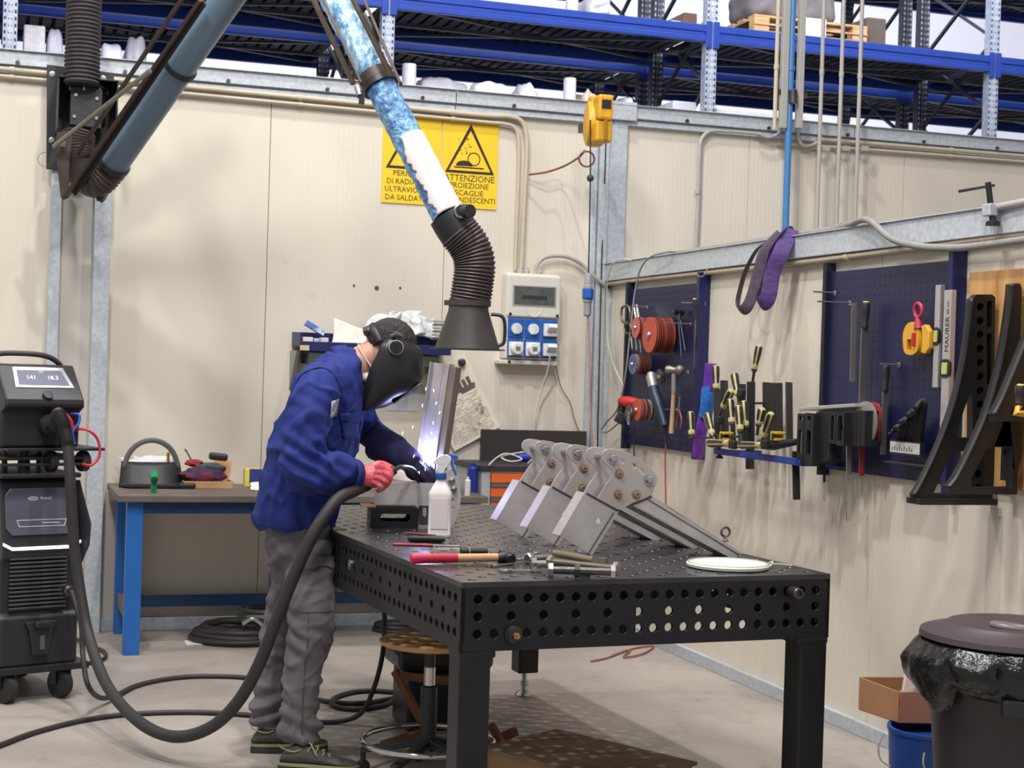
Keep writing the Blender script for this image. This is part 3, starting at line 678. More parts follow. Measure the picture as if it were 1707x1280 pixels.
conduit('conduit', 'grey conduit arching from the socket box into the corner', [HB(893, 458, .05), HB(896, 440, .05), HB(912, 428, .05), HB(945, 428, .05), HB(972, 442, .05), HB(992, 462, .08), HB(1007, 474, .08)], .012, GREYPIPE)
CW = mat('white_cable', (214, 212, 204), .5); CG = mat('grey_cable', (118, 114, 112), .5); CK = mat('black_cable', (52, 48, 46), .55); CR = mat('red_cable', (186, 84, 78), .5)
conduit('cable', 'white cable hanging from the right socket down behind the workbench', [HB(917, 592, .14), HB(912, 620, .1), HB(900, 655, .06), HB(892, 690, .05), HB(889, 730, .05), HB(888, 748, .2)], .0045, CW, 'cable')
conduit('cable', 'thin dark grey cable running from the socket box to the corner', [HB(918, 588, .12), HB(926, 610, .08), HB(935, 645, .03), HB(950, 670, .02), HB(958, 700, .02), HB(968, 722, .02), HB(985, 745, .02)], .003, CG, 'cable')
# ================================================================== cable reel, plug
yr = P(988, 208, 8.75)
t = thing('cable_reel', 'yellow spring cable reel hanging high on the steel column', 'cable reel', yr-EZ*.2)
REELY = mat('reel_yellow', (226, 168, 34), .45, var=.25, scale=7); RM3 = ROOM.to_3x3()
ax = (EX*.97+EY*-.25).normalized()
mb = MB(); mb.lathe([(0, -.055), (.09, -.055), (.12, -.045), (.128, -.02), (.128, .02), (.12, .045), (.09, .055), (0, .055)], yr-EY*.03, ax, 32); mb.build('drum_case', REELY, t, smooth=35)
mb = MB(); mb.box(yr-EY*.15+EZ*.07, (.09, .10, .14), ROOM); mb.box(yr-EY*.14-EZ*.06, (.10, .09, .12), ROOM); mb.box(yr+EZ*.13-EY*.03, (.07, .08, .05), ROOM); mb.build('front_housing', REELY, t, smooth=0, bevel=.015)
mb = MB(); mb.box(yr-EY*.202+EZ*.085, (.055, .004, .05), ROOM); mb.build('cable_outlet', BLACK, t, smooth=0, bevel=.006)
mb = MB(); mb.box(yr-EY*.198-EZ*.055, (.02, .006, .11), ROOM); mb.build('rib', mat('dark_ochre', (160, 112, 20), .5), t, smooth=0, bevel=.002)
mb = MB(); mb.box(yr+EY*.10, (.04, .16, .05), ROOM); mb.build('wall_bracket', DSTEEL, t, smooth=0, bevel=.003)
mb = MB(); mb.torus(P(978, 265, 8.65), .042, .0055, F0, 28, 8); mb.build('coiled_lead', mat('dark_red_cable', (126, 62, 60), .5), t)
conduit('cable', 'dark red cable sagging from the conduit to the yellow reel', [HB(882, 291, .05), HB(910, 287, .1), HB(940, 277, .15), P(965, 262, 8.7), P(975, 250, 8.66)], .006, mat('dark_red_cable', (126, 62, 60), .5), 'cable')
t = thing('hanging_plug', 'grey and blue industrial connector hanging on a cord in the corner', 'connector', P(980, 525, 8.66))
def vl(px, py, y): return P(px, py, y)
mb = MB(); mb.tube([P(984, 200, 8.56), P(984, 300, 8.62), P(981, 458, 8.66)], .004, 8); mb.build('cord', CK, t)
mb = MB(); mb.ball(P(984, 297, 8.62), .020, 16, 10); mb.build('stop_ball', CK, t)
pp = P(980, 490, 8.66)
mb = MB(); mb.lathe([(0, .115), (.016, .115), (.021, .105), (.021, .05), (.026, .045), (.026, .03)], pp, (0, 0, 1), 16); mb.build('connector_body', mat('grey_plug', (150, 152, 150), .5), t, smooth=30); mb = MB(); mb.lathe([(.026, -.03), (.026, -.045), (.021, -.05), (.021, -.115), (.015, -.125), (0, -.125)], pp, (0, 0, 1), 16); mb.build('connector_body', mat('grey_plug', (150, 152, 150), .5), t, smooth=30)
mb = MB(); mb.lathe([(.026, .03), (.031, .028), (.031, -.028), (.026, -.03)], pp, (0, 0, 1), 16); mb.box(pp+Vector((0, -.03, 0)), (.03, .02, .045)); mb.build('blue_collar', SBLUE, t, smooth=30)
conduit('cable', 'pale red cord dropping from the hanging connector', [P(980, 523, 8.66), P(983, 600, 8.67), P(984, 680, 8.68), P(990, 760, 8.7)], .0045, mat('pale_red_cable', (200, 130, 122), .5), 'cable')
conduit('cable', 'thin black cord running down the steel column from the reel', [P(1010, 240, 8.66), HB(1008, 300, .07), HB(1003, 440, .07), HB(999, 600, .07), HB(996, 745, .07)], .0042, CK, 'cable')
# ================================================================== small shelf on the back wall and what lies on it
NAVY = mat('navy_steel', (26, 34, 86), .45, var=.12)
Ms = FB(498, 575, .0); q0 = L2(Ms, 498, 575); sx = L2(Ms, 742, 590)[0]
z_s = uw(HB(498, 575, .25))[2]; u0_ = uw(HB(500, 575, .25))[0]; u1_ = uw(HB(748, 575, .2))[0]
t = thing('wall_shelf', 'navy blue steel wall shelf tray behind the welder', 'shelf', RM((u0_+u1_)/2, -.12, z_s-.1), ANG)
mb = MB(); mb.M = ROOM; mb.bbox((u0_, -.25, z_s-.008), (u1_, -.001, z_s)); mb.bbox((u0_, -.253, z_s-.03), (u1_, -.249, z_s+.022)); mb.bbox((u0_, -.02, z_s), (u1_, -.001, z_s+.075)); mb.bbox((u0_, -.25, z_s), (u0_+.006, -.001, z_s+.07)); mb.bbox((u1_-.006, -.25, z_s), (u1_, -.001, z_s+.07)); mb.build('tray', NAVY, t, smooth=0, bevel=.002)
mb = MB(); mb.M = ROOM
for u in (u0_+.012, u1_-.05):
    mb = MB(); mb.M = ROOM; mb.prism([(0, 0), (.20, 0), (0, -.22)], FR(Vector((u, -.002, z_s-.03)), (0, -1, 0), (0, 0, 1)), .02); mb.build('bracket', mat('grey_bracket', (150, 150, 146), .5), t, smooth=0)
mb = MB(); mb.M = ROOM; mb.bbox((u0_+.0, -.258, z_s-.028), (u0_+.05, -.254, z_s+.0)); mb.build('label_tag', mat('tan_label', (206, 184, 148), .6), t, smooth=0)
mb = MB(); mb.M = ROOM; mb.bbox((u0_+.05, -.24, z_s-.10), (u1_-.06, -.02, z_s-.035)); mb.build('under_box', mat('dark_green_box', (66, 70, 62), .6), t, smooth=0, bevel=.004)
def uz(px, w, base=None): return uw(HB(px, 560, -w))[0]
def shelfbox(px0, px1, w0, w1, h, label, m, cat='box', rot=0, name='small_box'):
    a, b = uz(px0, w0), uz(px1, w0); mb = MB(); c = Vector(((a+b)/2, (w0+w1)/2, z_s+h/2+.0005))
    mb.M = ROOM @ Matrix.Translation(c) @ Matrix.Rotation(rot, 4, 'Z'); mb.box((0, 0, 0), (b-a, abs(w1-w0), h)); return tag(mb.build(name, m, smooth=0, bevel=.003), label, cat)
shelfbox(505, 522, -.22, -.12, .045, 'red and white small box at the left end of the wall shelf', mat('red_white_box', (206, 90, 92), .5, rgb2=(226, 214, 214), scale=9, edge=(.45, .5)))
shelfbox(524, 532, -.2, -.12, .04, 'pale small box next to the red one on the wall shelf', mat('pale_blue_box', (190, 200, 222), .5))
shelfbox(536, 548, -.2, -.12, .045, 'white round-cornered small box on the wall shelf', mat('white_box_m', (220, 216, 212), .5))
mb = MB(); p = HB(521, 541, .1); mb.M = FR(p, EX-EZ*.55, EZ); mb.box((.02, -.01, 0), (.12, .03, .05)); tag(mb.build('small_box', mat('blue_white_box', (86, 116, 190), .5, rgb2=(200, 208, 226), scale=14, edge=(.45, .55)), smooth=0, bevel=.003), 'blue and white long box leaning at the left end of the shelf', 'box')
def sheet(name, label, cat, pxs, m, seed, amp=.01, n=10, thick=.004, off=.12):
    """crumpled quadrilateral sheet given by its four corners in world space"""
    a, b, c, d = pxs; rows = []
    for i in range(n+1):
        r = []
        for j in range(n+1):
            s_, t_ = i/n, j/n; p = a*(1-s_)*(1-t_)+b*(1-s_)*t_+c*s_*t_+d*s_*(1-t_)
            r.append(p+noise.noise_vector(p*14+Vector((seed, 0, 0)))*amp)
        rows.append(r)
    mb = MB(); mb.grid(rows); return tag(mb.build(name, m, smooth=60, fix=False, solid=thick), label, cat)
PAP = mat('paper_cream', (232, 222, 212), .7, var=.06, scale=12); PLA = mat('clear_plastic_bag', (226, 226, 226), .25, var=.25, scale=16, bump=.5, bscale=40)
sheet('paper_bag', 'cream paper folder lying tilted on the wall shelf left of the plastic bags', 'paper', [RM(*uw(HB(554, 557, .2))[:2], z_s+.01), HB(558, 531, .16), HB(612, 553, .12), RM(*uw(HB(612, 557, .2))[:2], z_s+.01)], PAP, 1, .012, thick=.012)
for k, (xa, xb, yt, yb_) in enumerate(((606, 664, 522, 556), (640, 700, 518, 556), (676, 724, 526, 558))):
    a = HB(xa, yb_, .15-.03*k); b = HB(xa+8, yt+6, .08-.02*k); c = HB(xb, yt, .07-.02*k); d = HB(xb+4, yb_+3, .15-.03*k)
    sheet('plastic_bag', ('leftmost crumpled clear plastic bag on the wall shelf', 'middle crumpled clear plastic bag on the wall shelf, above the head', 'rightmost crumpled clear plastic bag on the wall shelf')[k], 'plastic bag', [a, b, c, d], PLA, k*3, .035, n=14, thick=.01)
t = thingM('parts_grille', 'small grey slotted rack at the right end of the wall shelf', 'rack', FB(720, 565, .14))
M = FB(720, 565, .14)
for k in range(6): mb = MB(); mb.M = M; mb.bbox((0, .0+k*.019, 0), (.05, .011+k*.019, .06)); mb.build('slat', GREYPIPE if k % 2 else CG, t, smooth=0, bevel=.002)
# ================================================================== papers and marks on the back wall
M = FB(757, 752, .02); e1 = (LP(M, [(833, 711)])[0]); e1 = Vector((e1[0], e1[1])); top = Vector(L2(M, 768, 592)); rt = Vector(L2(M, 833, 711)); lf = top-rt
Mn = FR(M @ Vector((0, 0, 0)), (M.to_3x3() @ Vector((rt.x, rt.y, 0))), (M.to_3x3() @ Vector((lf.x, lf.y, 0)))); PWd, PHt = rt.length, lf.length
t = tag(MB().prism([(0, 0), (PWd, 0), (PWd, PHt), (0, PHt)], Mn, .008).build('notice_board', mat('aged_paper', (236, 228, 212), .7, rgb2=(218, 206, 184), scale=5), smooth=0), 'tilted printed drawing sheet on a board hung on the back wall', 'notice')
mb = MB(); rnd = random.Random(5); F = Mn @ Matrix.Translation((0, 0, .0082))
def q(mb, x0, y0, x1, y1, M=F): mb.prism([(x0, y0), (x1, y0), (x1, y1), (x0, y1)], M, .0008)
q(mb, .22*PWd, .60*PHt, .92*PWd, .64*PHt); q(mb, .3*PWd, .56*PHt, .5*PWd, .60*PHt); q(mb, .6*PWd, .57*PHt, .9*PWd, .60*PHt)
for k in range(6): q(mb, (.3+.1*k)*PWd, .64*PHt, (.37+.1*k)*PWd, (.69+.05*rnd.random())*PHt)
q(mb, .5*PWd, .76*PHt, .56*PWd, .82*PHt); q(mb, .66*PWd, .76*PHt, .72*PWd, .84*PHt)
mb.build('drawing', mat('print_grey', (104, 92, 86), .7), t, smooth=0)
mb = MB()
for k in range(22):
    y = (.53-.023*k)*PHt; x = .06*PWd
    while x < .9*PWd:
        L_ = rnd.uniform(.03, .12)*PWd
        if rnd.random() < .75: q(mb, x, y, min(x+L_, .92*PWd), y+.004)
        x += L_+.02*PWd
for k in range(7): mb.prism(circ(rnd.uniform(.5, .9)*PWd, rnd.uniform(.1, .5)*PHt, .012, 10), F, .0009, [list(reversed(circ(0, 0, .001, 3)))] if False else ())
mb.build('small_print', mat('print_faint', (170, 158, 142), .7), t, smooth=0)
mb = MB(); mb.lathe([(.022, 0), (.022, .02), (.012, .03), (0, .03)], HB(769, 604, .03), -EY, 14); tag(mb.build('magnet', DSTEEL, smooth=30), 'grey round magnet holding the tilted drawing sheet', 'magnet')
M = FB(644, 684, .003); w_, h_ = L2(M, 698, 687)[0], .10
t = tag(MB().prism([(0, 0), (w_, 0), (w_, h_), (0, h_)], M, .002).build('paper_notice', mat('pale_notice', (214, 214, 214), .6), smooth=0), 'small grey notice on the back wall below the helmet', 'notice')
lb(M, w_*.3, .01, w_*.65, h_*.8, .0022, .003, 'printed_block', mat('print_pale', (196, 200, 214), .6), t, 0)
mb = MB()
for x, y, r in ((590, 476, .007), (628, 480, .013), (667, 480, .007)): mb.lathe([(r, 0), (r, .003), (0, .003)], HB(x, y, .0), -EY, 9)
struct(mb, 'trim_7', mat('dark_hole', (86, 80, 74), .8), smooth=0)
# ================================================================== blue bench at the back
BENB = mat('bench_blue', (36, 104, 182), .4, var=.1, scale=3); BTOP = mat('worn_bench_top', (112, 100, 92), .6, var=.3, scale=5)
BZ = .80
fc = HZ(205, 1093, 0); fu, fw, _ = uw(fc); rw = -.05
bu0 = fu-.03; bu1 = uw(HB(783, 830, .45))[0]
bench = thing('workbench', 'blue steel bench with worn brown top along the back wall', 'bench', RM((bu0+bu1)/2, (fw+rw)/2), ANG)
mb = MB(); mb.M = ROOM; mb.bbox((bu0-.02, fw-.04, BZ-.035), (bu1, rw+.02, BZ)); mb.build('bench_top', BTOP, bench, smooth=0, bevel=.004)
lw = uw(HZ(232, 1092, 0))[0]-fu
for u in (fu, bu1-.14):
    for w in (fw, rw-.08):
        mb = MB(); mb.M = ROOM; mb.bbox((u, w, 0), (u+lw, w+.08, BZ-.036)); mb.build('leg', BENB, bench, smooth=0, bevel=.003)
    mb = MB(); mb.M = ROOM; mb.bbox((u+.01, fw+.08, .16), (u+.05, rw-.08, .22)); mb.build('side_rail', mat('rail_brown', (120, 104, 92), .6), bench, smooth=0)
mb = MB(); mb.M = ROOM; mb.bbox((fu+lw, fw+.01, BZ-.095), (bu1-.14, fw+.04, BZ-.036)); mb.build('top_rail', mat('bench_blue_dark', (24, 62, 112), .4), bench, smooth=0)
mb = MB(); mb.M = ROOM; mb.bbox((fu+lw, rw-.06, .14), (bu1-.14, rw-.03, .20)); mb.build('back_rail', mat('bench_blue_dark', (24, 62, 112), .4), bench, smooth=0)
def BT(px, py): return HZ(px, py, BZ)
# welding mask lying on the bench
p = BT(252, 812); M = FR(p, EX, -EY)   # z up
M = Matrix.Translation(p+EZ*.001) @ Matrix(((EX.x, EY.x, 0, 0), (EX.y, EY.y, 0, 0), (0, 0, 1, 0), (0, 0, 0, 1)))
t = thingM('face_shield', 'black welding mask with headband lying on the left end of the bench', 'mask', M)
def lo(mb): mb.M = M; return mb
mb = lo(MB()); rows = []
for i in range(9):
    a = -1.25+2.5*i/8; rows.append([M @ Vector((.175*math.sin(a)*(1-.10*j/6), -.11*math.cos(a)*(1-.15*j/6)+.02+.012*j, .0+.13*j/6)) for j in range(7)])
mb = MB(); mb.grid(rows); mb.build('mask_shell', BLACK, t, smooth=60, solid=.006, fix=False)
mb = MB(); mb.M = M; mb.prism([(-.17, -.02), (.17, -.02), (.13, -.105), (-.13, -.105)], Matrix.Translation((0, 0, .004)), .02); mb.build('mask_front', BLACK, t, smooth=0, bevel=.006)
mb = MB(); mb.M = M
mb.loft([Vector((.135*math.cos(a), .03, .10+.145*math.sin(a))) for a in [PI*k/20 for k in range(21)]], [(.004, .014)]*21, 8); mb.build('headband', mat('grey_band', (96, 94, 92), .5), t)
lump_M = ROOM
GREEN = mat('green_plastic', (24, 132, 84), .4)
p = BT(256, 822); t = thing('torch_nozzle', 'green plastic welding gas nozzle standing on the bench before the mask', 'nozzle', p)
mb = MB(); mb.cyl(p, p+EZ*.07, .014, .018, 16); mb.cyl(p+EZ*.07-EY*.03, p+EZ*.095+EY*.02, .019, .024, 16); mb.build('body', GREEN, t)
mb = MB(); mb.cyl(p+EZ*.068-EY*.032, p+EZ*.073-EY*.034, .012, n=14); mb.build('bore', BLACK, t)
p = BT(279, 808); t = thing('brass_fitting', 'small brass fitting upright on the right side of the mask on the bench', 'fitting', p)
mb = MB(); mb.lathe([(.012, 0), (.012, .1), (.018, .1), (.018, .12), (.009, .12), (.009, .175), (0, .175)], p, n=8); mb.build('body', mat('brass', (196, 158, 92), .3, .8), t, smooth=20)
def bw(px, py, z): q_ = BT(px, py); return q_+EZ*z
sheet('plastic_bag', 'clear crumpled bag behind the black mask at the bench left end', 'plastic bag', [bw(206, 808, .0), bw(196, 807, .13), bw(288, 806, .16), bw(280, 808, 0)], PLA, 11, .03, thick=.006)
sheet('paper_towel', 'white cloth spilling inside the headband on the bench', 'cloth', [bw(215, 809, .1), bw(222, 808, .155), bw(272, 808, .12), bw(272, 810, .08)], mat('white_cloth', (226, 224, 222), .8), 13, .015, thick=.006)
# tan tray box with gloves
p = BT(343, 812); a_ = math.radians(12)
CARD = mat('cardboard', (200, 160, 118), .75, rgb2=(184, 142, 100), scale=4)
M = Matrix.Translation(p) @ Matrix.Rotation(ANG, 4, 'Z'); t = thingM('cardboard_tray', 'shallow tan cardboard tray holding work gloves on the bench', 'tray', M)
def open_box(mb, w, d, h, th=.004):
    mb.bbox((-w/2, -d/2, 0), (w/2, d/2, th)); mb.bbox((-w/2, -d/2, 0), (w/2, -d/2+th, h)); mb.bbox((-w/2, d/2-th, 0), (w/2, d/2, h)); mb.bbox((-w/2, -d/2, 0), (-w/2+th, d/2, h)); mb.bbox((w/2-th, -d/2, 0), (w/2, d/2, h))
mb = MB(); mb.M = M; open_box(mb, .26, .22, .04); mb.build('tray_body', CARD, t, smooth=0, bevel=.001)
mb = MB(); mb.M = M; mb.beam((.09, .11, .04), (.11, .14, .14), .10, .003, up=(0, 1, 0)); mb.build('flap', CARD, t, smooth=0)
def glove_lump(label, c, r, m, seed):
    mb = MB(); mb.M = M; n = 20; vs = []; base = MB(); base.ball((0, 0, 0), 1, 24, 14)
    for v in base.v:
        v = Vector(v); k = 1+.28*noise.noise(v*2.3+Vector((seed, 0, 0))); z = v.z*k*r[2]
        vs.append((c[0]+v.x*k*r[0], c[1]+v.y*k*r[1], max(c[2]+z, .005)))
    mb._add(vs, base.f); return tag(mb.build('work_glove', m, smooth=60), label, 'glove')
glove_lump('navy work glove crumpled in the cardboard tray', (-.02, -.02, .06), (.12, .08, .05), mat('glove_navy', (36, 38, 74), .8, rgb2=(110, 40, 60), scale=16), 1)
glove_lump('grey and black work glove on top of the navy one in the tray', (.01, .0, .10), (.09, .06, .03), mat('glove_grey', (78, 78, 78), .8, rgb2=(30, 30, 32), scale=20), 3)
glove_lump('red cuffed work glove at the back of the tray', (-.06, .03, .125), (.05, .05, .02), mat('glove_red', (150, 46, 56), .8), 5)
mb = MB(); mb.M = M; mb.beam((.02, .06, .165), (.12, .06, .155), .04, .04); tag(mb.build('eraser_block', BLACK, smooth=0, bevel=.012), 'black rounded handle lying on the gloves in the tray', 'handle')
mb = MB(); mb.M = M; mb.tube([(-.07, .05, .13), (-.09, .05, .17), (-.11, .05, .2)], .005, 8); tag(mb.build('cable_end', CG), 'short grey cable end sticking up from the tray', 'cable')
mb = MB(); mb.M = Matrix.Translation(BT(312, 814)) @ Matrix.Rotation(ANG, 4, 'Z'); mb.bbox((-.05, -.04, 0), (.04, .04, .03)); tag(mb.build('safety_case', BLACK, smooth=0, bevel=.01), 'small black case between the mask and the tray', 'case')
M = Matrix.Translation(BT(420, 811)) @ Matrix.Rotation(ANG, 4, 'Z'); t = thingM('grease_tin', 'yellow and blue tin on the bench just left of the jacket', 'tin', M)
mb = MB(); mb.M = M; mb.bbox((-.045, -.03, 0), (.045, .03, .10)); mb.build('tin_body', mat('tin_yellow', (226, 204, 92), .4), t, smooth=0, bevel=.004)
mb = MB(); mb.M = M; mb.bbox((-.02, -.0315, .02), (.046, -.0295, .098)); mb.build('tin_label', mat('tin_blue', (40, 60, 120), .4), t, smooth=0)
sheet('rag', 'small white rag on the bench edge by the jacket', 'rag', [bw(418, 818, .005), bw(418, 812, .03), bw(440, 812, .03), bw(440, 818, .005)], mat('white_cloth', (226, 224, 222), .8), 17, .01, thick=.005)
# coil of hoses under the bench
def coil(name, label, c, R, r, turns, m, seed, flat=.6, cat='hose', h=.0):
    rnd = random.Random(seed); pts = []; n = 22
    for k in range(int(turns*n)+1):
        a = 2*PI*k/n; q_ = 1-.35*(k/(turns*n))*rnd.uniform(.85, 1.1); rr = R*q_
        pts.append(Vector((c[0]+rr*math.cos(a), c[1]+rr*.8*math.sin(a), r+.004+2*r*.75*(k/n)*.5+.01*math.sin(a*.7+seed))))
    mb = MB(); mb.tube(pts, r, 8, smooth=2); return tag(mb.build(name, m), label, cat)
c = HZ(398, 1068, 0); coil('hose_coil', 'large coil of black hose on the floor under the bench behind the legs', (c.x, c.y), .26, .017, 5.2, CK, 2)
c = HZ(425, 1052, 0); coil('cable_coil', 'smaller tangled dark cable coil lying on the hose coil', (c.x+.05, c.y+.02), .14, .010, 3.2, CG, 5)
for o_ in [o_ for o_ in bpy.data.objects if o_.name == 'cable_coil']: o_.location.z += .09
mb = MB(); p = HZ(405, 1040, .12); mb.tube([p, p+Vector((.05, 0, .03)), p+Vector((.1, .02, -.01))], .012, 10); tag(mb.build('ground_clamp', STEEL), 'shiny metal clamp lying on top of the tangled cables', 'clamp')
c = HZ(660, 1052, 0); coil('cable_coil', 'dark cable bundle on the floor under the bench, seen below the table side', (c.x, c.y), .13, .012, 4, CK, 8)
mb = MB(); mb.box(HZ(325, 1071, .004), (.10, .12, .004), ROOM); tag(mb.build('paper_scrap', mat('white_paper', (238, 238, 240), .7), smooth=0), 'white paper scrap on the floor beside the hose coil', 'paper')
# ================================================================== grey workbench with orange drawers
GZ = .95; q_ = HZ(822, 776, GZ); gu0, gw0, _ = uw(q_)
CAB = mat('cabinet_grey', (178, 180, 184), .45, var=.05); ORG = mat('drawer_orange', (232, 106, 44), .45, var=.05); CTOP = mat('bench_top_dark', (52, 50, 52), .5, var=.2)
gu0 = uw(HP(803, 800, RM(0, gw0), EY))[0]; gu1 = -.20; gw1 = -.04
t = thing('drawer_workbench', 'grey workbench with orange drawers and dark back panel behind the brackets', 'workbench', RM((gu0+gu1)/2, (gw0+gw1)/2), ANG)
mb = MB(); mb.M = ROOM; mb.bbox((gu0-.012, gw0-.012, GZ-.03), (gu1, gw1, GZ)); mb.build('worktop', CTOP, t, smooth=0, bevel=.003)
mb = MB(); mb.M = ROOM; e = .05; mb.bbox((gu0, gw0, 0), (gu0+e, gw1, GZ-.031)); mb.bbox((gu1-e, gw0, 0), (gu1-.002, gw1, GZ-.031)); mb.bbox((gu0+e, gw0, GZ-.040), (gu1-e, gw0+.03, GZ-.031)); mb.bbox((gu0+e, gw1-.02, 0), (gu1-e, gw1, GZ-.031)); mb.bbox((gu0+e, gw0+.01, .03), (gu1-e, gw1-.02, .06)); mb.build('cabinet_frame', CAB, t, smooth=0, bevel=.002)
for k in range(8):
    z1 = GZ-.042-.078*k
    mb = MB(); mb.M = ROOM; mb.bbox((gu0+e+.004, gw0+.008, z1-.05), (gu1-e-.004, gw1-.1, z1-.01)); mb.bbox((gu0+e+.004, gw0-.004, z1-.052), (gu1-e-.004, gw0+.01, z1)); d = mb.build('drawer', ORG, t, smooth=0, bevel=.003)
    mb = MB(); mb.M = ROOM; mb.bbox((gu0+e+.004, gw0-.01, z1-.076), (gu1-e-.004, gw0+.01, z1-.054)); mb.build('drawer_handle', mat('handle_grey', (96, 98, 104), .4), d, smooth=0)
mb = MB(); mb.M = ROOM; x0 = uw(HB(802, 740, .06))[0]; x1 = uw(HB(976, 740, .06))[0]; zt = uw(HB(880, 717, .06))[2]; mb.bbox((x0, -.075, GZ), (x1, -.045, zt)); mb.build('back_panel', mat('black_brown_panel', (58, 50, 50), .6, var=.25, scale=3), t, smooth=0)
gt = lambda px, py: HZ(px, py, GZ+.006)
conduit('cable', 'white cable looped on top of the grey workbench', [gt(815, 775), P(828, 763, 8.65), P(845, 756, 8.72), P(870, 765, 8.72), P(852, 769, 8.66), P(836, 762, 8.7), P(862, 755, 8.8), P(882, 754, 8.8), P(889, 762, 8.75), gt(880, 772)], .0045, CW, 'cable', smooth=6)
p = gt(873, 768)+EZ*.02; t = thing('power_plug', 'blue industrial plug lying on the grey workbench in the white cable', 'plug', p-EZ*.02)
mb = MB(); mb.cyl(p-EX*.035, p+EX*.03, .02, .026, 16); mb.build('plug_body', mat('plug_blue', (36, 60, 170), .4), t)
mb = MB(); mb.cyl(p+EX*.03, p+EX*.055, .005, n=8); mb.cyl(p+EX*.03+EZ*.012, p+EX*.055+EZ*.012, .005, n=8); mb.build('pin', mat('brass', (196, 158, 92), .3, .8), t)
# red canister etc. standing on the bench between it and the cabinet
for (px, py, r, h, nm, lb_, ct, mm) in ((787, 812, .03, .16, 'spray_can', 'blue spray can on the bench behind the spray bottle', 'spray can', mat('can_blue', (30, 50, 140), .35)), (779, 818, .016, .10, 'marker_tube', 'white tube beside the blue can on the bench', 'tube', SWH), (800, 806, .028, .13, 'spray_can', 'dark blue spray can next to the grey cabinet', 'spray can', mat('can_navy', (24, 44, 92), .35)), (806, 800, .022, .17, 'spray_can', 'red spray can on the bench against the grey cabinet', 'spray can', mat('can_red', (176, 44, 48), .35))):
    p = HZ(px, py+8, BZ+.0005); mb = MB(); mb.lathe([(0, 0), (r, 0), (r, h*.8), (r*.55, h*.88), (r*.5, h), (0, h)], p, n=18); tag(mb.build(nm, mm, smooth=30), lb_, ct)
# ================================================================== welding power source with wire feeder
MA = math.radians(38); mo = P(128, 1100, 6.75); MX_ = Vector((math.cos(MA), math.sin(MA), 0)); MY_ = Vector((-math.sin(MA), math.cos(MA), 0)); mo = Vector((mo.x, mo.y, 0))
WMM = Matrix.Translation(mo) @ Matrix(((MX_.x, MY_.x, 0, 0), (MX_.y, MY_.y, 0, 0), (0, 0, 1, 0), (0, 0, 0, 1)))
MF = FR(mo, MX_, EZ)     # x along front, y up, z out of the front
BODY = mat('machine_black', (44, 43, 47), .42, var=.15, scale=6); TEAL = mat('machine_teal', (40, 96, 122), .4); PANEL = mat('machine_panel', (92, 92, 104), .25, var=.1)
t = thing('welding_power_source', 'tall black welding power source on wheels with glowing front strip', 'welding machine', WMM @ Vector((-.17, .3, 0)))
def mbb(a, b, name, m, parent=None, bevel=.006, par=None):
    mb = MB(); mb.M = WMM; mb.bbox(a, b); return mb.build(name, m, parent or t, smooth=0, bevel=bevel)
WX = .34; D_ = .62; z0, z1 = .155, .955
def prof(mb, pts, x0, x1):   # side profile (y, z) extruded along x
    mb.prism(pts, WMM @ FR(Vector((x0, 0, 0)), (0, 1, 0), (0, 0, 1)), x1-x0)
mb = MB(); prof(mb, [(0, z0), (D_, z0), (D_, z1), (.07, z1), (.045, z1-.02), (-.002, .66), (-.002, .62), (.02, .60), (.02, .38), (-.0, .36)], -WX, 0); mb.build('housing', BODY, t, smooth=0, bevel=.008)
# bulged cheek on the right
mb = MB(); mb.M = WMM; mb.prism([(0, .55), (.03, .68), (.03, .76), (-.02, .93), (-.02, .55)], FR(Vector((0, .04, 0)), (1, 0, 0), (0, 0, 1)), -.35) if False else mb.loft([Vector((.0, .10, .56)), Vector((.025, .10, .66)), Vector((.03, .10, .74)), Vector((.0, .12, .93))], [(.02, .1), (.035, .12), (.035, .12), (.015, .10)], 8, up=(1, 0, 0)); mb.build('side_cheek', BODY, t, smooth=30)
# inclined window
Mi = WMM @ FR(Vector((-WX/2, .022, .80)), (1, 0, 0), (0, .17, 1))
mb = MB(); mb.prism([(-.13, -.09), (-.155, -.06), (-.155, .08), (-.13, .11), (.13, .11), (.155, .08), (.155, -.06), (.13, -.09)], Mi @ Matrix.Translation((0, 0, -.01)), .018); w = mb.build('front_panel', PANEL, t, smooth=0, bevel=.003)
mb = MB(); F = Mi @ Matrix.Translation((0, 0, .0085)); mb.prism(circ(-.035, .065, .022, 20, .008), F, .001, [list(reversed(circ(-.035, .065, .018, 20, .005)))]); addtext(mb, 'OTC', F @ Matrix.Translation((-.035, .065, 0)), .012, .001); addtext(mb, 'Powell', F @ Matrix.Translation((.022, .065, 0)), .018, .001)
mb.prism([(-.10, -.055), (.10, -.055), (.11, -.025), (-.11, -.025)], F, .001, [list(reversed([(-.097, -.052), (.097, -.052), (.106, -.028), (-.106, -.028)]))]); mb.prism([(.0, -.041), (.085, -.043), (.07, -.038), (.0, -.038)], F, .001)
mb.build('panel_print', mat('print_white', (214, 214, 216), .5), w, smooth=0)
mb = MB(); mb.M = WMM; mb.prism([(-WX, .672), (-.30, .65), (-.05, .65), (-.0, .672), (0, .684), (-.05, .663), (-.30, .663), (-WX, .684)], FR(Vector((0, -.004, 0)), (1, 0, 0), (0, 0, 1)), .006); mb.build('light_strip', mat('glow_strip', (250, 244, 255), .4, emit=(236, 220, 255), es=2.2), t, smooth=0)
mb = MB(); mb.M = WMM
for k in range(13): mb.beam((-.305, .008, .612-k*.0175), (-.055, .008, .612-k*.0175), .018, .009)
mb.build('grille', mat('grille_grey', (74, 73, 78), .4), t, smooth=0, bevel=.002)
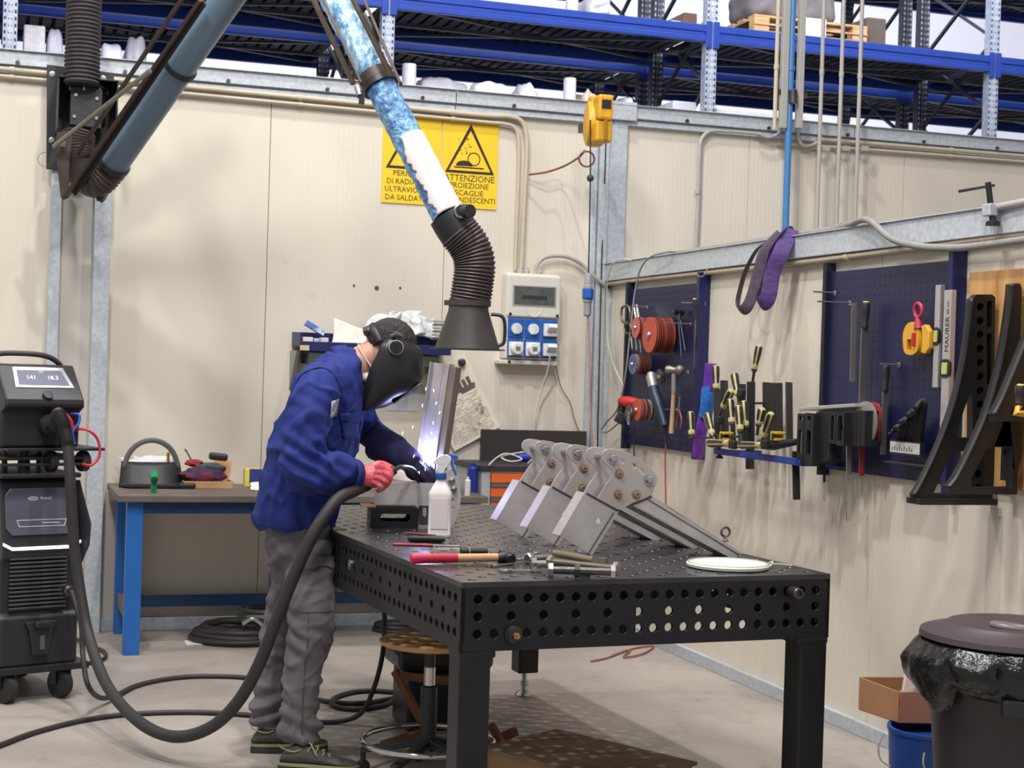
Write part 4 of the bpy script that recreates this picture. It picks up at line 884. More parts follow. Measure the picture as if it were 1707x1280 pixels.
mb = MB(); mb.M = WMM; mb.prism([(-.24, .345), (-.10, .345), (-.12, .30), (-.135, .20), (-.205, .20), (-.22, .30)], FR(Vector((0, .0, 0)), (1, 0, 0), (0, 0, 1)), .02); cov = mb.build('socket_cover', BODY, t, smooth=0, bevel=.006)
mb = MB(); mb.M = WMM; mb.box((-.17, -.03, .335), (.07, .03, .03)); mb.build('latch', BODY, cov, smooth=0, bevel=.01)
mb = MB(); mb.M = WMM; mb.bbox((-.175, -.024, .225), (-.155, -.02, .285)); mb.build('cover_mark', mat('dull_mark', (96, 96, 98), .5), cov, smooth=0)
mb = MB(); mb.M = WMM; mb.lathe([(.035, 0), (.035, .01), (.022, .012), (.022, .05), (.014, .055), (.014, .07)], (-.055, .02, .47), (0, -1, 0), 16); mb.build('output_socket', DSTEEL, t, smooth=30)
mb = MB(); mb.M = WMM; mb.bbox((-WX-.02, -.02, .125), (.05, D_+.03, .155)); mb.build('trolley_frame', BLACK, t, smooth=0, bevel=.004); mbb((-WX-.02, -.02, z1), (-.01, D_-.1, z1+.02), 'top_tray', BLACK)
for x, y in ((-.06, .03), (-.30, .03), (-.06, .52), (-.30, .52)):
    mb = MB(); mb.M = WMM; mb.lathe([(0, -.025), (.045, -.025), (.062, -.018), (.062, .018), (.045, .025), (0, .025)], (x, y, .0635), (1, .35, 0), 24); wh = mb.build('wheel', RUBBER, t, smooth=35)
    mb = MB(); mb.M = WMM; mb.beam((x-.03, y, .13), (x-.033, y, .06), .006, .05, up=(0, 1, 0)); mb.beam((x+.035, y, .13), (x+.037, y, .06), .006, .05, up=(0, 1, 0)); mb.build('caster_fork', BLACK, wh, smooth=0)
# feeder stand and feeder
f = thing('wire_feeder', 'black and teal wire feeder with lit display on top of the power source', 'wire feeder', WMM @ Vector((-.17, .2, z1+.03)))
mb = MB(); mb.M = WMM; mb.bbox((-WX-.02, -.0, 1.03), (.0, .5, 1.045)); mb.bbox((-WX-.02, -.01, z1+.05), (.0, .02, z1+.062)); mb.bbox((-WX, -.03, 1.07), (.09, .5, 1.082)); mb.build('carrier_plate', BLACK, f, smooth=0, bevel=.003)
for x, y, r_ in ((-.32, .06, .014), (-.32, .42, .014), (-.03, .06, .014), (-.03, .42, .014), (-.24, .05, .03)):
    mb = MB(); mb.M = WMM; mb.cyl((x, y, z1+.02), (x, y, 1.07), r_, r_*.7, n=10); mb.build('support_post', BLACK, f)
for x in (-.13, .015):
    mb = MB(); mb.M = WMM; mb.lathe([(0, -.02), (.035, -.02), (.045, -.012), (.045, .012), (.035, .02), (0, .02)], (x, .03, 1.022), (1, .2, 0), 20); mb.build('feeder_wheel', RUBBER, f, smooth=35)
zf0, zf1 = 1.085, 1.435
mb = MB(); mb.M = None
prof(mb, [(.02, zf0), (.5, zf0), (.5, zf1), (.10, zf1), (-.03, 1.29), (-.035, 1.262), (.015, 1.235)], -.355, -.01); mb.build('feeder_case', BODY, f, smooth=0, bevel=.01)
mb = MB(); mb.M = WMM; mb.bbox((-.362, .10, zf0+.01), (-.354, .49, zf1-.03)); mb.build('side_panel', TEAL, f, smooth=0, bevel=.004)
Mi = WMM @ FR(Vector((-.17, .042, 1.37)), (1, 0, 0), (0, .13, .145)); 
mb = MB(); mb.prism([(-.13, -.045), (.13, -.045), (.105, .07), (-.12, .07)], Mi @ Matrix.Translation((0, 0, -.004)), .008); bz = mb.build('display_bezel', mat('bezel_silver', (176, 172, 170), .3, .4), f, smooth=0, bevel=.002)
mb = MB(); mb.prism([(-.112, -.032), (.11, -.032), (.09, .052), (-.105, .052)], Mi @ Matrix.Translation((0, 0, .004)), .001); mb.build('display', mat('screen', (96, 98, 118), .5, emit=(180, 184, 206), es=.1), bz, smooth=0)
mb = MB(); addtext(mb, '141', Mi @ Matrix.Translation((-.05, .01, .0052)), .03, .0006); addtext(mb, '18.3', Mi @ Matrix.Translation((.045, .01, .0052)), .03, .0006); addtext(mb, 'WELD', Mi @ Matrix.Translation((0, .042, .0052)), .008, .0006); mb.build('display_digits', mat('digit_white', (236, 238, 250), .4, emit=(236, 238, 255), es=.5), bz, smooth=0)
Mk = WMM @ FR(Vector((-.17, -.008, 1.295)), (1, 0, 0), (0, .13, .145))
mb = MB(); mb.prism(rrect(-.115, -.012, .10, .014, .005), Mk @ Matrix.Translation((0, 0, .004)), .003, [list(reversed(rrect(-.111, -.009, .096, .011, .004)))]); mb.build('button_frame', mat('print_grey2', (150, 150, 152), .5), f, smooth=0)
mb = MB(); mb.M = Mk; mb.lathe([(.024, 0), (.022, .022), (0, .024)], (0, .0, .004), (0, 0, 1), 20); mb.build('dial', BLACK, f, smooth=30)
mb = MB(); mb.M = WMM; mb.tube([(-.34, .12, zf1), (-.34, .14, zf1+.03), (-.3, .16, zf1+.045), (-.16, .16, zf1+.045), (-.08, .18, zf1+.03), (-.03, .2, zf1)], .012, 10); mb.build('carry_handle', mat('handle_brown', (70, 60, 62), .5), f)
mb = MB(); mb.M = WMM; mb.lathe([(.04, 0), (.045, .01), (.045, .03), (.03, .035), (.03, .06), (.022, .065)], (-.16, .018, 1.185), (.35, -1, -.1), 18); mb.build('torch_connector', RUBBER, f, smooth=30)
mb = MB(); mb.M = WMM; mb.lathe([(.014, 0), (.014, .03), (0, .03)], (-.09, .015, 1.13), (.3, -1, 0), 12); mb.lathe([(.012, 0), (.012, .03), (0, .03)], (-.04, .015, 1.165), (.3, -1, 0), 12); mb.build('red_coupling', mat('red_coupling', (196, 44, 66), .4), f, smooth=30)
HOSE = mat('hose_black', (50, 46, 46), .62, var=.2, scale=30)
g0 = WMM @ Vector((-.15, -.045, 1.18))
hpts = [g0, P(98, 690, 6.5), P(108, 715, 6.46), P(113, 745, 6.44), P(117, 800, 6.42), P(120, 860, 6.42), P(126, 930, 6.42), P(136, 1000, 6.4), P(148, 1060, 6.35), P(172, 1130, 6.15), P(205, 1178, 5.95), P(250, 1215, 5.75), P(300, 1228, 5.65), P(355, 1210, 5.6), P(400, 1165, 5.55), P(435, 1100, 5.5), P(462, 1030, 5.47), P(492, 955, 5.45), P(525, 885, 5.45), P(560, 835, 5.5), P(590, 818, 5.6), P(612, 808, 5.7)]
mb = MB(); n_ = len(hpts); mb.tube(hpts, [.0225 if k > 18 else .024 for k in range((n_-1)*6+1)], 14, smooth=6)
th = tag(mb.build('torch_hose', HOSE), 'thick black hose package hanging in a loop from wire feeder to welding torch', 'hose')
mb = MB(); sp = spl(hpts[:4], 12)
for k in range(2, len(sp)-1, 1):
    d = (sp[k+1]-sp[k-1]).normalized(); mb.loft([sp[k]-d*.0035, sp[k], sp[k]+d*.0035], [.024, .028, .024], 14)
o = mb.build('strain_relief_spring', BLACK, th); o['kind'] = 'stuff'
conduit('cable', 'short red gas line at the front of the wire feeder', [WMM @ Vector((-.15, -.03, 1.225)), WMM @ Vector((-.115, -.06, 1.235)), WMM @ Vector((-.085, -.07, 1.2)), WMM @ Vector((-.075, -.06, 1.16))], .006, mat('red_line', (214, 52, 74), .4), 'cable')
conduit('cable', 'blue coolant line at the front of the wire feeder', [WMM @ Vector((-.06, .0, 1.23)), WMM @ Vector((-.03, -.02, 1.225)), WMM @ Vector((-.035, -.03, 1.19)), WMM @ Vector((-.06, -.03, 1.15)), WMM @ Vector((-.05, -.03, 1.10))], .006, mat('blue_line', (44, 92, 200), .4), 'cable')
conduit('cable', 'looping red coolant line hanging beside the wire feeder', [WMM @ Vector((-.045, -.01, 1.165)), WMM @ Vector((-.0, -.05, 1.16)), WMM @ Vector((.045, -.05, 1.12)), WMM @ Vector((.055, -.05, 1.05)), WMM @ Vector((.02, -.05, 1.01)), WMM @ Vector((-.02, -.05, 1.015))], .006, mat('red_line', (214, 52, 74), .4), 'cable')
# floor cables
FZ = lambda px, py, z=.011: HZ(px, py, z)
conduit('ground_cable', 'black cable dropping from the power source socket and sweeping right over the floor', [WMM @ Vector((-.055, -.05, .47)), P(135, 1040, 6.55), P(138, 1090, 6.5), P(146, 1140, 6.35), FZ(165, 1162, .05), FZ(190, 1160, .02), FZ(230, 1142), FZ(290, 1130), FZ(350, 1127), FZ(420, 1131), FZ(480, 1150), FZ(540, 1168), FZ(600, 1172), FZ(650, 1165), FZ(672, 1160), FZ(650, 1153), FZ(600, 1152), FZ(560, 1162), FZ(555, 1175), FZ(590, 1182), FZ(640, 1175), FZ(668, 1158)], .011, CK, 'cable', n=10)
conduit('floor_cable', 'black cable curving over the floor from bottom left to the stool', [FZ(-60, 1262), FZ(0, 1242), FZ(60, 1220), FZ(140, 1200), (FZ(220, 1190)), FZ(320, 1187), FZ(420, 1192), FZ(500, 1202), FZ(560, 1203), FZ(600, 1190, .05), P(622, 1150, 6.3), P(636, 1100, 6.35), P(641, 1050, 6.4), P(640, 980, 6.45), P(639, 950, 6.45)], .0105, CK, 'cable', n=10)
conduit('floor_cable', 'thin dark cable loop on the floor right behind the power source', [FZ(120, 1062, .02), FZ(150, 1075), FZ(172, 1085), FZ(176, 1095), FZ(160, 1103), FZ(130, 1108)], .009, CK, 'cable', n=8)
RS = mat('red_strap', (156, 92, 88), .7)
conduit('strap', 'thin red strap lying tangled on the floor behind the table', [FZ(985, 1102, .006), FZ(1010, 1097, .006), FZ(1035, 1088, .006), FZ(1060, 1080, .006), FZ(1090, 1077, .006), FZ(1070, 1090, .008), FZ(1040, 1095, .008), FZ(1050, 1083, .01), FZ(1020, 1092, .006)], .005, RS, 'strap', n=6)
# ================================================================== fume extraction arm
arm = thing('fume_extraction_arm', 'jointed blue fume extraction arm reaching from the column to over the welder', 'extraction arm', RM(uw(HB(130, 300, .1))[0], -.15, 2.2), ANG)
FLEX = mat('ribbed_hose', (78, 68, 66), .5, .2, var=.35, scale=14); FLEXD = mat('ribbed_hose_dark', (60, 54, 56), .6, var=.3, scale=20)
ABLUE = mat('arm_blue', (104, 126, 144), .35, 0, var=.12, scale=3, stretch=(1, 1, .4))
def ribbed(mb, pts, r, pitch, amp, n=28, k=8):
    sp = spl(pts, k); L = [0]
    for a, b in zip(sp[:-1], sp[1:]): L.append(L[-1]+(b-a).length)
    out = []; rs = []; tot = L[-1]; m = int(tot/pitch)*4; j = 0
    for i in range(m+1):
        s_ = tot*i/m
        while j < len(L)-2 and L[j+1] < s_: j += 1
        f_ = (s_-L[j])/max(L[j+1]-L[j], 1e-9); out.append(sp[j].lerp(sp[j+1], min(f_, 1)))
        rs.append((r if not callable(r) else r(i/m))+(0, amp*.8, amp, amp*.3)[i % 4]-amp*.5)
    mb.loft(out, rs, n)
mb = MB(); ribbed(mb, [P(140, -120, 8.02), P(140, 0, 8.02), P(136, 142, 8.0)], .086, .021, .010); mb.build('supply_hose', FLEXD, arm, smooth=60)
M = FB(130, 200, .10); X = lambda px, py: L2(M, px, py)
def q4(l, z0_, z1_, name, m, bevel=.003, parent=arm):
    mb = MB(); mb.prism([X(*p_) for p_ in l], M, z1_, t0=z0_); return mb.build(name, m, parent, smooth=0, bevel=bevel)
bp_ = q4([(77, 282), (188, 292), (190, 122), (78, 108)], 0, .012, 'wall_plate', BLACK)
mb = MB()
for px, py in ((87, 124), (172, 131), (86, 234), (176, 240)): mb.lathe([(.016, 0), (.016, .005), (.010, .006), (.010, .014), (0, .014)], HB(px, py, .112), -EY, 12)
mb.build('bolt', STEEL, bp_, smooth=20)
# open box: top, left, right
mb = MB(); P2 = [X(*p_) for p_ in ((88, 138), (192, 152))]
xl, xr = X(92, 200)[0], X(190, 200)[0]; yt = X(140, 144)[1]; yb2 = X(140, 248)[1]
mb.M = M; mb.bbox((xl, yt-.008, .01), (xr, yt, .28)); mb.bbox((xl, yb2+.06, .01), (xl+.008, yt, .27)); mb.bbox((xr-.008, yb2, .01), (xr, yt, .27)); mb.bbox((xl, yb2, .01), (xr, yt, .02)); mb.build('swivel_box', BLACK, arm, smooth=0, bevel=.002)
mb = MB(); mb.M = M; cx = (xl+xr)/2; mb.lathe([(.115, 0), (.115, -.012), (.098, -.014), (.098, -.19), (.09, -.2)], (cx, yt-.03, .15), (0, 1, 0), 32); mb.build('swivel_drum', BLACK, arm, smooth=30)
mb = MB(); mb.M = M
for a in range(8): mb.cyl((cx+.105*math.cos(a*PI/4+.2), yt-.043, .15+.105*math.sin(a*PI/4+.2)), (cx+.105*math.cos(a*PI/4+.2), yt-.062, .15+.105*math.sin(a*PI/4+.2)), .006, n=8)
for x, y in ((-.06, -.09), (.045, -.10), (-.065, -.2), (.045, -.2)): mb.cyl((cx+x, yt+y, .24), (cx+x, yt+y, .262), .009, n=8)
mb.build('bolt', STEEL, arm)
mb = MB(); mb.M = M; mb.prism([(cx-.085, yt-.24), (cx+.07, yt-.25), (cx+.07, yt-.05), (cx-.085, yt-.05)], FR(Vector((0, 0, .245)), (1, 0, 0), (0, 1, 0)), .008); mb.build('yoke_plate', BLACK, arm, smooth=0)
YA, YB = 7.86, 7.25
q = lambda px, py, y: P(px, py, y)
# elbow
mb = MB(); ribbed(mb, [P(131, 222, 8.0), P(129, 248, 7.98), P(136, 282, 7.95), P(160, 302, 7.9), P(187, 277, YA+.02)], .082, .016, .008); mb.build('elbow_hose', FLEX, arm, smooth=60)
a0 = P(187, 277, YA); a1 = P(378, 0, YB); ad = (a1-a0).normalized(); a2 = a1+ad*.55
mb = MB(); mb.cyl(a0, a2, .073, n=36, caps=False); mb.build('inner_tube', ABLUE, arm)
for k, c in enumerate((a0+ad*.02, a0+ad*(P(300, 113, 7.486)-a0).dot(ad))):
    mb = MB(); mb.loft([c-ad*.012, c-ad*.012, c+ad*.012, c+ad*.012], [.074, .084, .084, .074], 36); mb.build('clamp_band', BLACK, arm, smooth=30)
def strip(name, l, w_, h_, m, parent=arm):
    mb = MB(); mb.beam(l[0], l[1], w_, h_, up=F0); return mb.build(name, m, parent, smooth=0, bevel=.002)
ABR = mat('arm_bracket_steel', (74, 62, 54), .5, .3, var=.2)
strip('side_rail', [P(108, 330, 7.85), P(336, 0, 7.15)], .018, .04, ABR)
strip('side_plate', [P(122, 322, 7.86), P(339, 2, 7.16)], .042, .01, BLACK); strip('side_rail', [P(168, 334, 7.98), P(352, 0, 7.3)], .03, .03, BLACK)
strip('upper_link', [P(128, 257, 7.8), P(308, -8, 7.12)], .018, .02, ABR)
mb = MB(); mb.cyl(P(90, 244, 7.78), P(250, 118, 7.30), .0115, n=14); mb.build('gas_strut', mat('strut_steel', (150, 146, 132), .3, .7), arm)
mb = MB(); mb.box(P(104, 240, 7.8), (.03, .02, .03)); mb.build('strut_end', STEEL, arm)
mb = MB(); mb.prism([(0, 0), (.035, 0), (.045, .19), (.06, .33), (-.02, .33), (-.02, .19)], FR(P(102, 330, 7.84), RV, UV), .01); mb.build('lever_plate', ABR, arm, smooth=0)
mb = MB(); mb.prism([(0, 0), (.03, .01), (.07, .09), (-.02, .12)], FR(P(162, 336, 7.92), RV, UV), .008); mb.build('pivot_plate', ABR, arm, smooth=0)
mb = MB(); mb.torus(P(77, 266, 7.85), .04, .0012, (.3, -1, .3), 24, 4); mb.build('safety_wire', DSTEEL, arm)
# outer arm
b0 = P(561, 3, 6.45); b1 = P(747, 360, 6.15); bd = (b1-b0).normalized(); bt = b0-bd*.75
CRINK = mat('crinkled_blue_wrap', (178, 214, 234), .25, .1, rgb2=(92, 138, 178), scale=22, bump=1., bscale=38, edge=(.42, .62), stretch=(1, 1, .5), detail=8)
br = .064
def jac(mb, s0, s1, n=40, m=60, amp=.003, seed=0, r=br, cut=None):
    x = bd.cross(F0).normalized(); y = bd.cross(x); rows = []
    for i in range(m+1):
        row = []; c = b0+bd*(s0+(s1-s0)*i/m)
        for k in range(n+1):
            a = 2*PI*k/n; d_ = x*math.cos(a)+y*math.sin(a); v = abs(noise.noise((c+d_*r)*16+Vector((seed, 0, 0))))*-amp*2+amp*.6*noise.noise((c+d_*r)*40)
            row.append(c+d_*(r+v))
        rows.append(row)
    mb.grid(rows)
L_ = (b1-b0).length
sC = L_*.37
mb = MB(); jac(mb, -.75, sC, amp=.005, m=110); mb.build('outer_tube', CRINK, arm, smooth=60, fix=False)
mb = MB(); jac(mb, sC, L_, amp=.004, m=90, seed=4); mb.build('lower_tube', mat('crinkled_blue_wrap_low', (128, 178, 216), .25, .1, rgb2=(74, 112, 164), scale=24, bump=1., bscale=40, edge=(.42, .62), detail=8), arm, smooth=60, fix=False)
# bare white patch on the lower tube: ragged edged shell
x_ = bd.cross(F0).normalized(); y_ = bd.cross(x_); rows = []
for i in range(41):
    s_ = L_*(.655+.345*i/40); row = []; a_lo = 1.12-.3*(i/40)+.55*noise.noise(Vector((i*.11+.4, 3.1, 0)))+.22*noise.noise(Vector((i*.47, 7.1, 0)))+.07*noise.noise(Vector((i*1.7, 1.1, 0))); a_hi = 3.6
    for k in range(25):
        a = a_lo+(a_hi-a_lo)*k/24
        # angle 0 points to the picture's left side of the tube, facing the lens at pi/2
        d_ = x_*math.cos(PI-a) if False else None
        dd = (-x_)*math.cos(a)+(-y_ if y_.dot(F0) > 0 else y_)*math.sin(a)
        row.append(b0+bd*s_+dd*(br+.0035))
    rows.append(row)
mb = MB(); mb.grid(rows); mb.build('bare_patch', mat('bare_white', (226, 216, 212), .45, var=.06, scale=5), arm, smooth=60, fix=False, solid=.001)
def rod(l, r, nm='spring_rod', m=None):
    mb = MB(); mb.cyl(l[0], l[1], r, n=10); return mb.build(nm, m or mat('spring_bronze', (122, 106, 84), .4, .5), arm)
def spring(p0, p1, r, nm='spring'):
    mb = MB(); n_ = int((p1-p0).length/.009)
    d = (p1-p0).normalized()
    for k in range(n_): c = p0+(p1-p0)*((k+.5)/n_); mb.loft([c-d*.004, c, c+d*.004], [r*.8, r, r*.8], 10)
    return mb.build(nm, mat('spring_bronze', (122, 106, 84), .4, .5), arm)
spring(P(512, -22, 6.38), P(589, 140, 6.22), .0125); spring(P(578, -22, 6.38), P(652, 126, 6.22), .0125)
strip('side_strip', [P(535, -10, 6.3), P(603, 140, 6.16)], .01, .03, ABR); strip('side_strip', [P(603, -10, 6.3), P(668, 140, 6.18)], .012, .03, ABR)
cb = b0+bd*sC
mb = MB(); mb.loft([cb-bd*.022, cb-bd*.022, cb+bd*.02, cb+bd*.02], [.066, .073, .073, .066], 36); mb.build('clamp_band', ABR, arm, smooth=30)
mb = MB(); cb2 = cb+bd*.035; mb.loft([cb2-bd*.012, cb2-bd*.012, cb2+bd*.012, cb2+bd*.012], [.066, .076, .076, .066], 36); mb.box(P(603, 163, 6.13), (.02, .03, .05)); mb.build('clamp_band', BLACK, arm, smooth=30)
mb = MB(); mb.cyl(P(596, 145, 6.14), P(600, 160, 6.12), .014, n=10); mb.build('spring_bolt', STEEL, arm)
# collar, flexible hose, hood
c1 = P(768, 392, 6.15)
mb = MB(); mb.loft([b1-bd*.006, b1-bd*.006, b1+(c1-b1)*.35, c1], [.068, .078, .080, .080], 36); mb.build('swivel_collar', BLACK, arm, smooth=35)
k0 = P(776, 352, 6.06); mb = MB(); mb.cyl(k0, k0+Vector((.02, -.03, -.002)), .028, .026, 16); kn = mb.build('clamp_knob', RUBBER, arm)
mb = MB(); mb.torus(P(768, 352, 6.075), .024, .005, (-.4, 1, 0), 18, 6); mb.build('knob_washer', STEEL, kn)
fl = [c1-(c1-b1)*.15, P(783, 412, 6.15), P(791, 440, 6.15), P(788, 475, 6.15), P(783, 506, 6.15)]
mb = MB(); ribbed(mb, fl, .080, .0135, .007); mb.build('flexible_hose', FLEX, arm, smooth=60)
h0 = P(783, 506, 6.15)
mb = MB(); mb.loft([h0+EZ*.012, h0+EZ*.012, h0-EZ*.01, h0-EZ*.01], [.078, .084, .084, .078], 36); mb.box(h0+Vector((-.085, -.02, 0)), (.03, .015, .02)); mb.build('hose_clamp', FLEX, arm, smooth=30)
HOODM = mat('hood_black', (72, 66, 64), .5, .2, var=.2, scale=8); h1 = P(781, 583, 6.15)
mb = MB(); pr = []
for (zz, r) in ((h0.z-.01, .078), (h0.z-.03, .080), (h1.z+.004, .128), (h1.z+.004, .150), (h1.z, .150), (h1.z, .126), (h0.z-.03, .077)): pr.append((r, zz-h1.z))
mb.lathe([(pr[0][0], pr[0][1])]+pr[1:], (h0.x-.004, h0.y, h1.z), (0, 0, 1), 44); hood = mb.build('hood', HOODM, arm, smooth=30)
hx = h0.x
mb = MB(); mb.tube([Vector((hx+.085, h0.y-.01, h0.z-.04)), Vector((hx+.125, h0.y-.01, h0.z-.045)), Vector((hx+.14, h0.y-.01, h0.z-.07)), Vector((hx+.142, h0.y-.01, h0.z-.13)), Vector((hx+.135, h0.y-.01, h0.z-.155)), Vector((hx+.108, h0.y-.01, h0.z-.165))], .007, 8); mb.build('hood_handle', BLACK, arm)
# ================================================================== stool, folding stand, plywood box
sp_ = P(713, 1232, 5.6); sc = Vector((sp_.x, sp_.y, 0)); SZ = .485
stool = thing('stool', 'round wooden work stool with chrome foot ring under the table', 'stool', sc)
WOOD = mat('stool_wood', (206, 160, 104), .5, rgb2=(184, 136, 82), scale=3, stretch=(1, 8, 1), coat=.2)
mb = MB(); mb.lathe([(0, -.012), (.15, -.012), (.178, -.004), (.185, .006), (.183, .013), (.172, .018), (0, .016)], sc+EZ*SZ, n=48); mb.build('seat', WOOD, stool, smooth=40)
mb = MB(); mb.lathe([(.03, .10), (.03, .33), (.019, .335), (.019, .47), (.06, .472)], sc, n=24); mb.build('column', BLACK, stool, smooth=30)
mb = MB(); mb.lathe([(.0205, .335), (.0205, .40)], sc, n=20); mb.build('column_sleeve', STEEL, stool)
mb = MB(); mb.torus(sc+EZ*.135, .235, .011, (0, 0, 1), 56, 12); mb.build('foot_ring', mat('chrome', (206, 204, 200), .12, 1., var=.05), stool)
for k in range(5):
    a = 2*PI*k/5+.5; d = Vector((math.cos(a), math.sin(a), 0))
    mb = MB(); mb.beam(sc+EZ*.135, sc+d*.245+EZ*.085, .04, .03, w1=.03, h1=.02); lg = mb.build('leg', BLACK, stool, smooth=0, bevel=.005)
    mb = MB(); e_ = sc+d*.235; mb.cyl(e_+EZ*.09, e_+EZ*.05, .010, n=8); mb.lathe([(0, -.012), (.024, -.012), (.026, 0), (.024, .012), (0, .012)], e_+EZ*.0265, (-math.sin(a+.6), math.cos(a+.6), 0), 16); mb.build('caster', RUBBER, lg, smooth=30)
# folding stand with black case
BRN = mat('rust_brown_steel', (132, 78, 52), .55, .2, var=.25, scale=10)
t = thing('folding_stand', 'rust brown folding steel stand behind the stool', 'stand', P(745, 1215, 6.1)*1)
t.location.z = 0; WM[t.name] = Matrix.Translation(t.location)
mb = MB(); mb.beam(P(658, 1118, 6.15), P(706, 1208, 6.05), .022, .03); mb.build('stand_leg', BRN, t, smooth=0, bevel=.002)
mb = MB(); mb.beam(P(668, 1126, 6.1), P(770, 1138, 6.1), .02, .03); mb.build('cross_bar', BRN, t, smooth=0, bevel=.002)
mb = MB(); mb.beam(P(818, 1208, 6.05), P(838, 1240, 6.0), .02, .03); mb.beam(P(800, 1245, 6.0), P(862, 1218, 6.05), .02, .035); mb.build('stand_foot', BRN, t, smooth=0, bevel=.002)
mb = MB(); mb.beam(P(638, 1243, 5.85), P(700, 1222, 6.0), .03, .03); mb.build('stand_foot', BRN, t, smooth=0, bevel=.002)
CASE = mat('black_case', (30, 29, 32), .35, var=.2); a_ = P(715, 1200, 6.35)
t = thing('tool_case', 'black rounded case standing behind the stool column under the table', 'case', Vector((a_.x, a_.y, 0)))
mb = MB(); mb.M = Matrix.Translation(Vector((a_.x+.06, a_.y, 0))) @ Matrix.Rotation(ANG, 4, 'Z'); mb.bbox((-.16, -.02, .0), (.18, .24, .24)); mb.build('case_body', CASE, t, smooth=0, bevel=.02, seg=3)
mb = MB(); mb.M = Matrix.Translation(Vector((a_.x+.06, a_.y, 0))) @ Matrix.Rotation(ANG, 4, 'Z'); mb.bbox((-.2, -.04, .245), (.2, .26, .34)); mb.build('case_lid', CASE, t, smooth=0, bevel=.03, seg=4)
pa = HZ(822, 1243, .15); pb = HZ(935, 1216, .15); pc = HZ(1190, 1276, .15)
t = thing('plywood_crate', 'low plywood crate on the floor under the table front', 'crate', Vector((pa.x+.3, pa.y-.1, 0)))
PLY = mat('plywood', (150, 124, 98), .7, rgb2=(120, 98, 78), scale=3, stretch=(1, 7, 1)); PLE = mat('plywood_edge', (176, 138, 92), .7); 
d1 = pc-pb; d0 = pa-pb
Mx = FR(Vector((pb.x, pb.y, 0)), Vector((d1.x, d1.y, 0)), EZ.cross(Vector((d1.x, d1.y, 0))))
lx = .62; ly = -.42
mb = MB(); mb.M = Mx; mb.bbox((-.02, ly, .138), (lx, 0, .15)); mb.build('crate_lid', PLY, t, smooth=0, bevel=.001)
mb = MB(); mb.M = Mx; mb.bbox((0, ly+.01, 0), (.015, -.01, .137)); mb.bbox((lx-.03, ly+.01, 0), (lx-.015, -.01, .137)); mb.bbox((.015, -.03, 0), (lx-.03, -.015, .137)); mb.bbox((.015, ly+.01, 0), (lx-.03, ly+.025, .137)); mb.build('crate_side', PLE, t, smooth=0)
# ================================================================== bins at the right
bc = Vector((P(1694, 1050, 4.72).x, 4.72, 0)); BR = .275; zl = .715
BINM = mat('bin_black', (40, 38, 40), .45, var=.15)
t = thing('waste_bin', 'large round black waste bin with lid at the lower right', 'bin', bc)
mb = MB(); mb.lathe([(0, 0), (.205, 0), (.21, .02), (.255, zl-.06), (.262, zl-.05), (.262, zl), (.25, zl), (.245, zl-.04)], bc, n=56); mb.build('bin_body', BINM, t, smooth=35)
lid = [(0, zl+.035), (.05, zl+.035), (.1, zl+.036), (.17, zl+.042), (.2, zl+.04), (.21, zl+.03), (.262, zl+.018), (.282, zl+.012), (.286, zl-.005), (.27, zl-.005), (.262, zl+.006), (0, zl+.02)]
mb = MB(); mb.lathe(lid, bc, n=64); ld = mb.build('bin_lid', mat('lid_plum', (74, 64, 68), .5, var=.15, scale=5), t, smooth=35)
lh = HZ(1672, 1039, zl+.05); mb = MB(); mb.torus(lh+Vector((.03, 0, -.012)), .058, .011, (.12, .05, 1), 28, 10); mb.build('lid_handle', mat('lid_handle_grey', (122, 116, 114), .35), ld)
mb = MB(); mb.M = Matrix.Translation(bc) ; mb.box((-.06, -.262, .55), (.12, .03, .05)); mb.build('bin_grip', BINM, t, smooth=0, bevel=.008)
# plastic liner folded over the rim
rows = []; rnd = random.Random(4)
n_ = 120
for i in range(13):
    row = []; s_ = i/12
    for k in range(n_+1):
        a = 2*PI*k/n_; dr = bc+Vector((math.cos(a), math.sin(a), 0))*1.0-bc
        nn = noise.noise(Vector((math.cos(a)*5, math.sin(a)*5, s_*3)))
        hem = .15+.05*noise.noise(Vector((math.cos(a)*2.2+5, math.sin(a)*2.2, 0)))+(.05 if math.cos(a+.35) < -.6 else 0)
        r = .268+.030*math.sin(PI*min(s_*1.1, 1))*(1+.6*nn)+.012*abs(noise.noise(Vector((math.cos(a)*14, math.sin(a)*14, s_*5))))+(.03*math.sin(PI*s_) if math.cos(a) < -.5 else 0)
        z = zl-.004-hem*s_
        row.append(bc+Vector((r*math.cos(a), r*math.sin(a), z)))
    rows.append(row)
mb = MB(); mb.grid(rows); o = mb.build('bin_liner', mat('black_plastic_film', (24, 23, 25), .18, var=.2, bump=.5, scale=12, bscale=26), t, smooth=60, fix=False, solid=.002)
# small blue bin with cardboard box
c = P(1560, 1215, 5.32); cc = Vector((c.x, 5.32, 0))
BB = mat('bin_blue', (24, 70, 148), .4)
t = thing('bucket', 'blue bucket behind the black bin, under the cardboard box', 'bucket', cc)
mb = MB(); mb.lathe([(0, 0), (.145, 0), (.158, .285), (.163, .288), (.163, .30), (.15, .30), (.148, .27)], cc, n=36); mb.build('bucket_body', BB, t, smooth=35)
mb = MB(); mb.tube([cc+Vector((-.178, -.0, .27)), cc+Vector((-.2, -.03, .24)), cc+Vector((-.2, -.06, .2)), cc+Vector((-.17, -.08, .18))], .003, 6); mb.build('bucket_bail', STEEL, t)
mb = MB(); mb.tube([P(1541, 1255, 5.10), P(1539, 1272, 5.10), P(1545, 1290, 5.1)], .003, 6); tag(mb.build('cord_end', CW), 'short white cord end hanging in front of the blue bucket', 'cord')
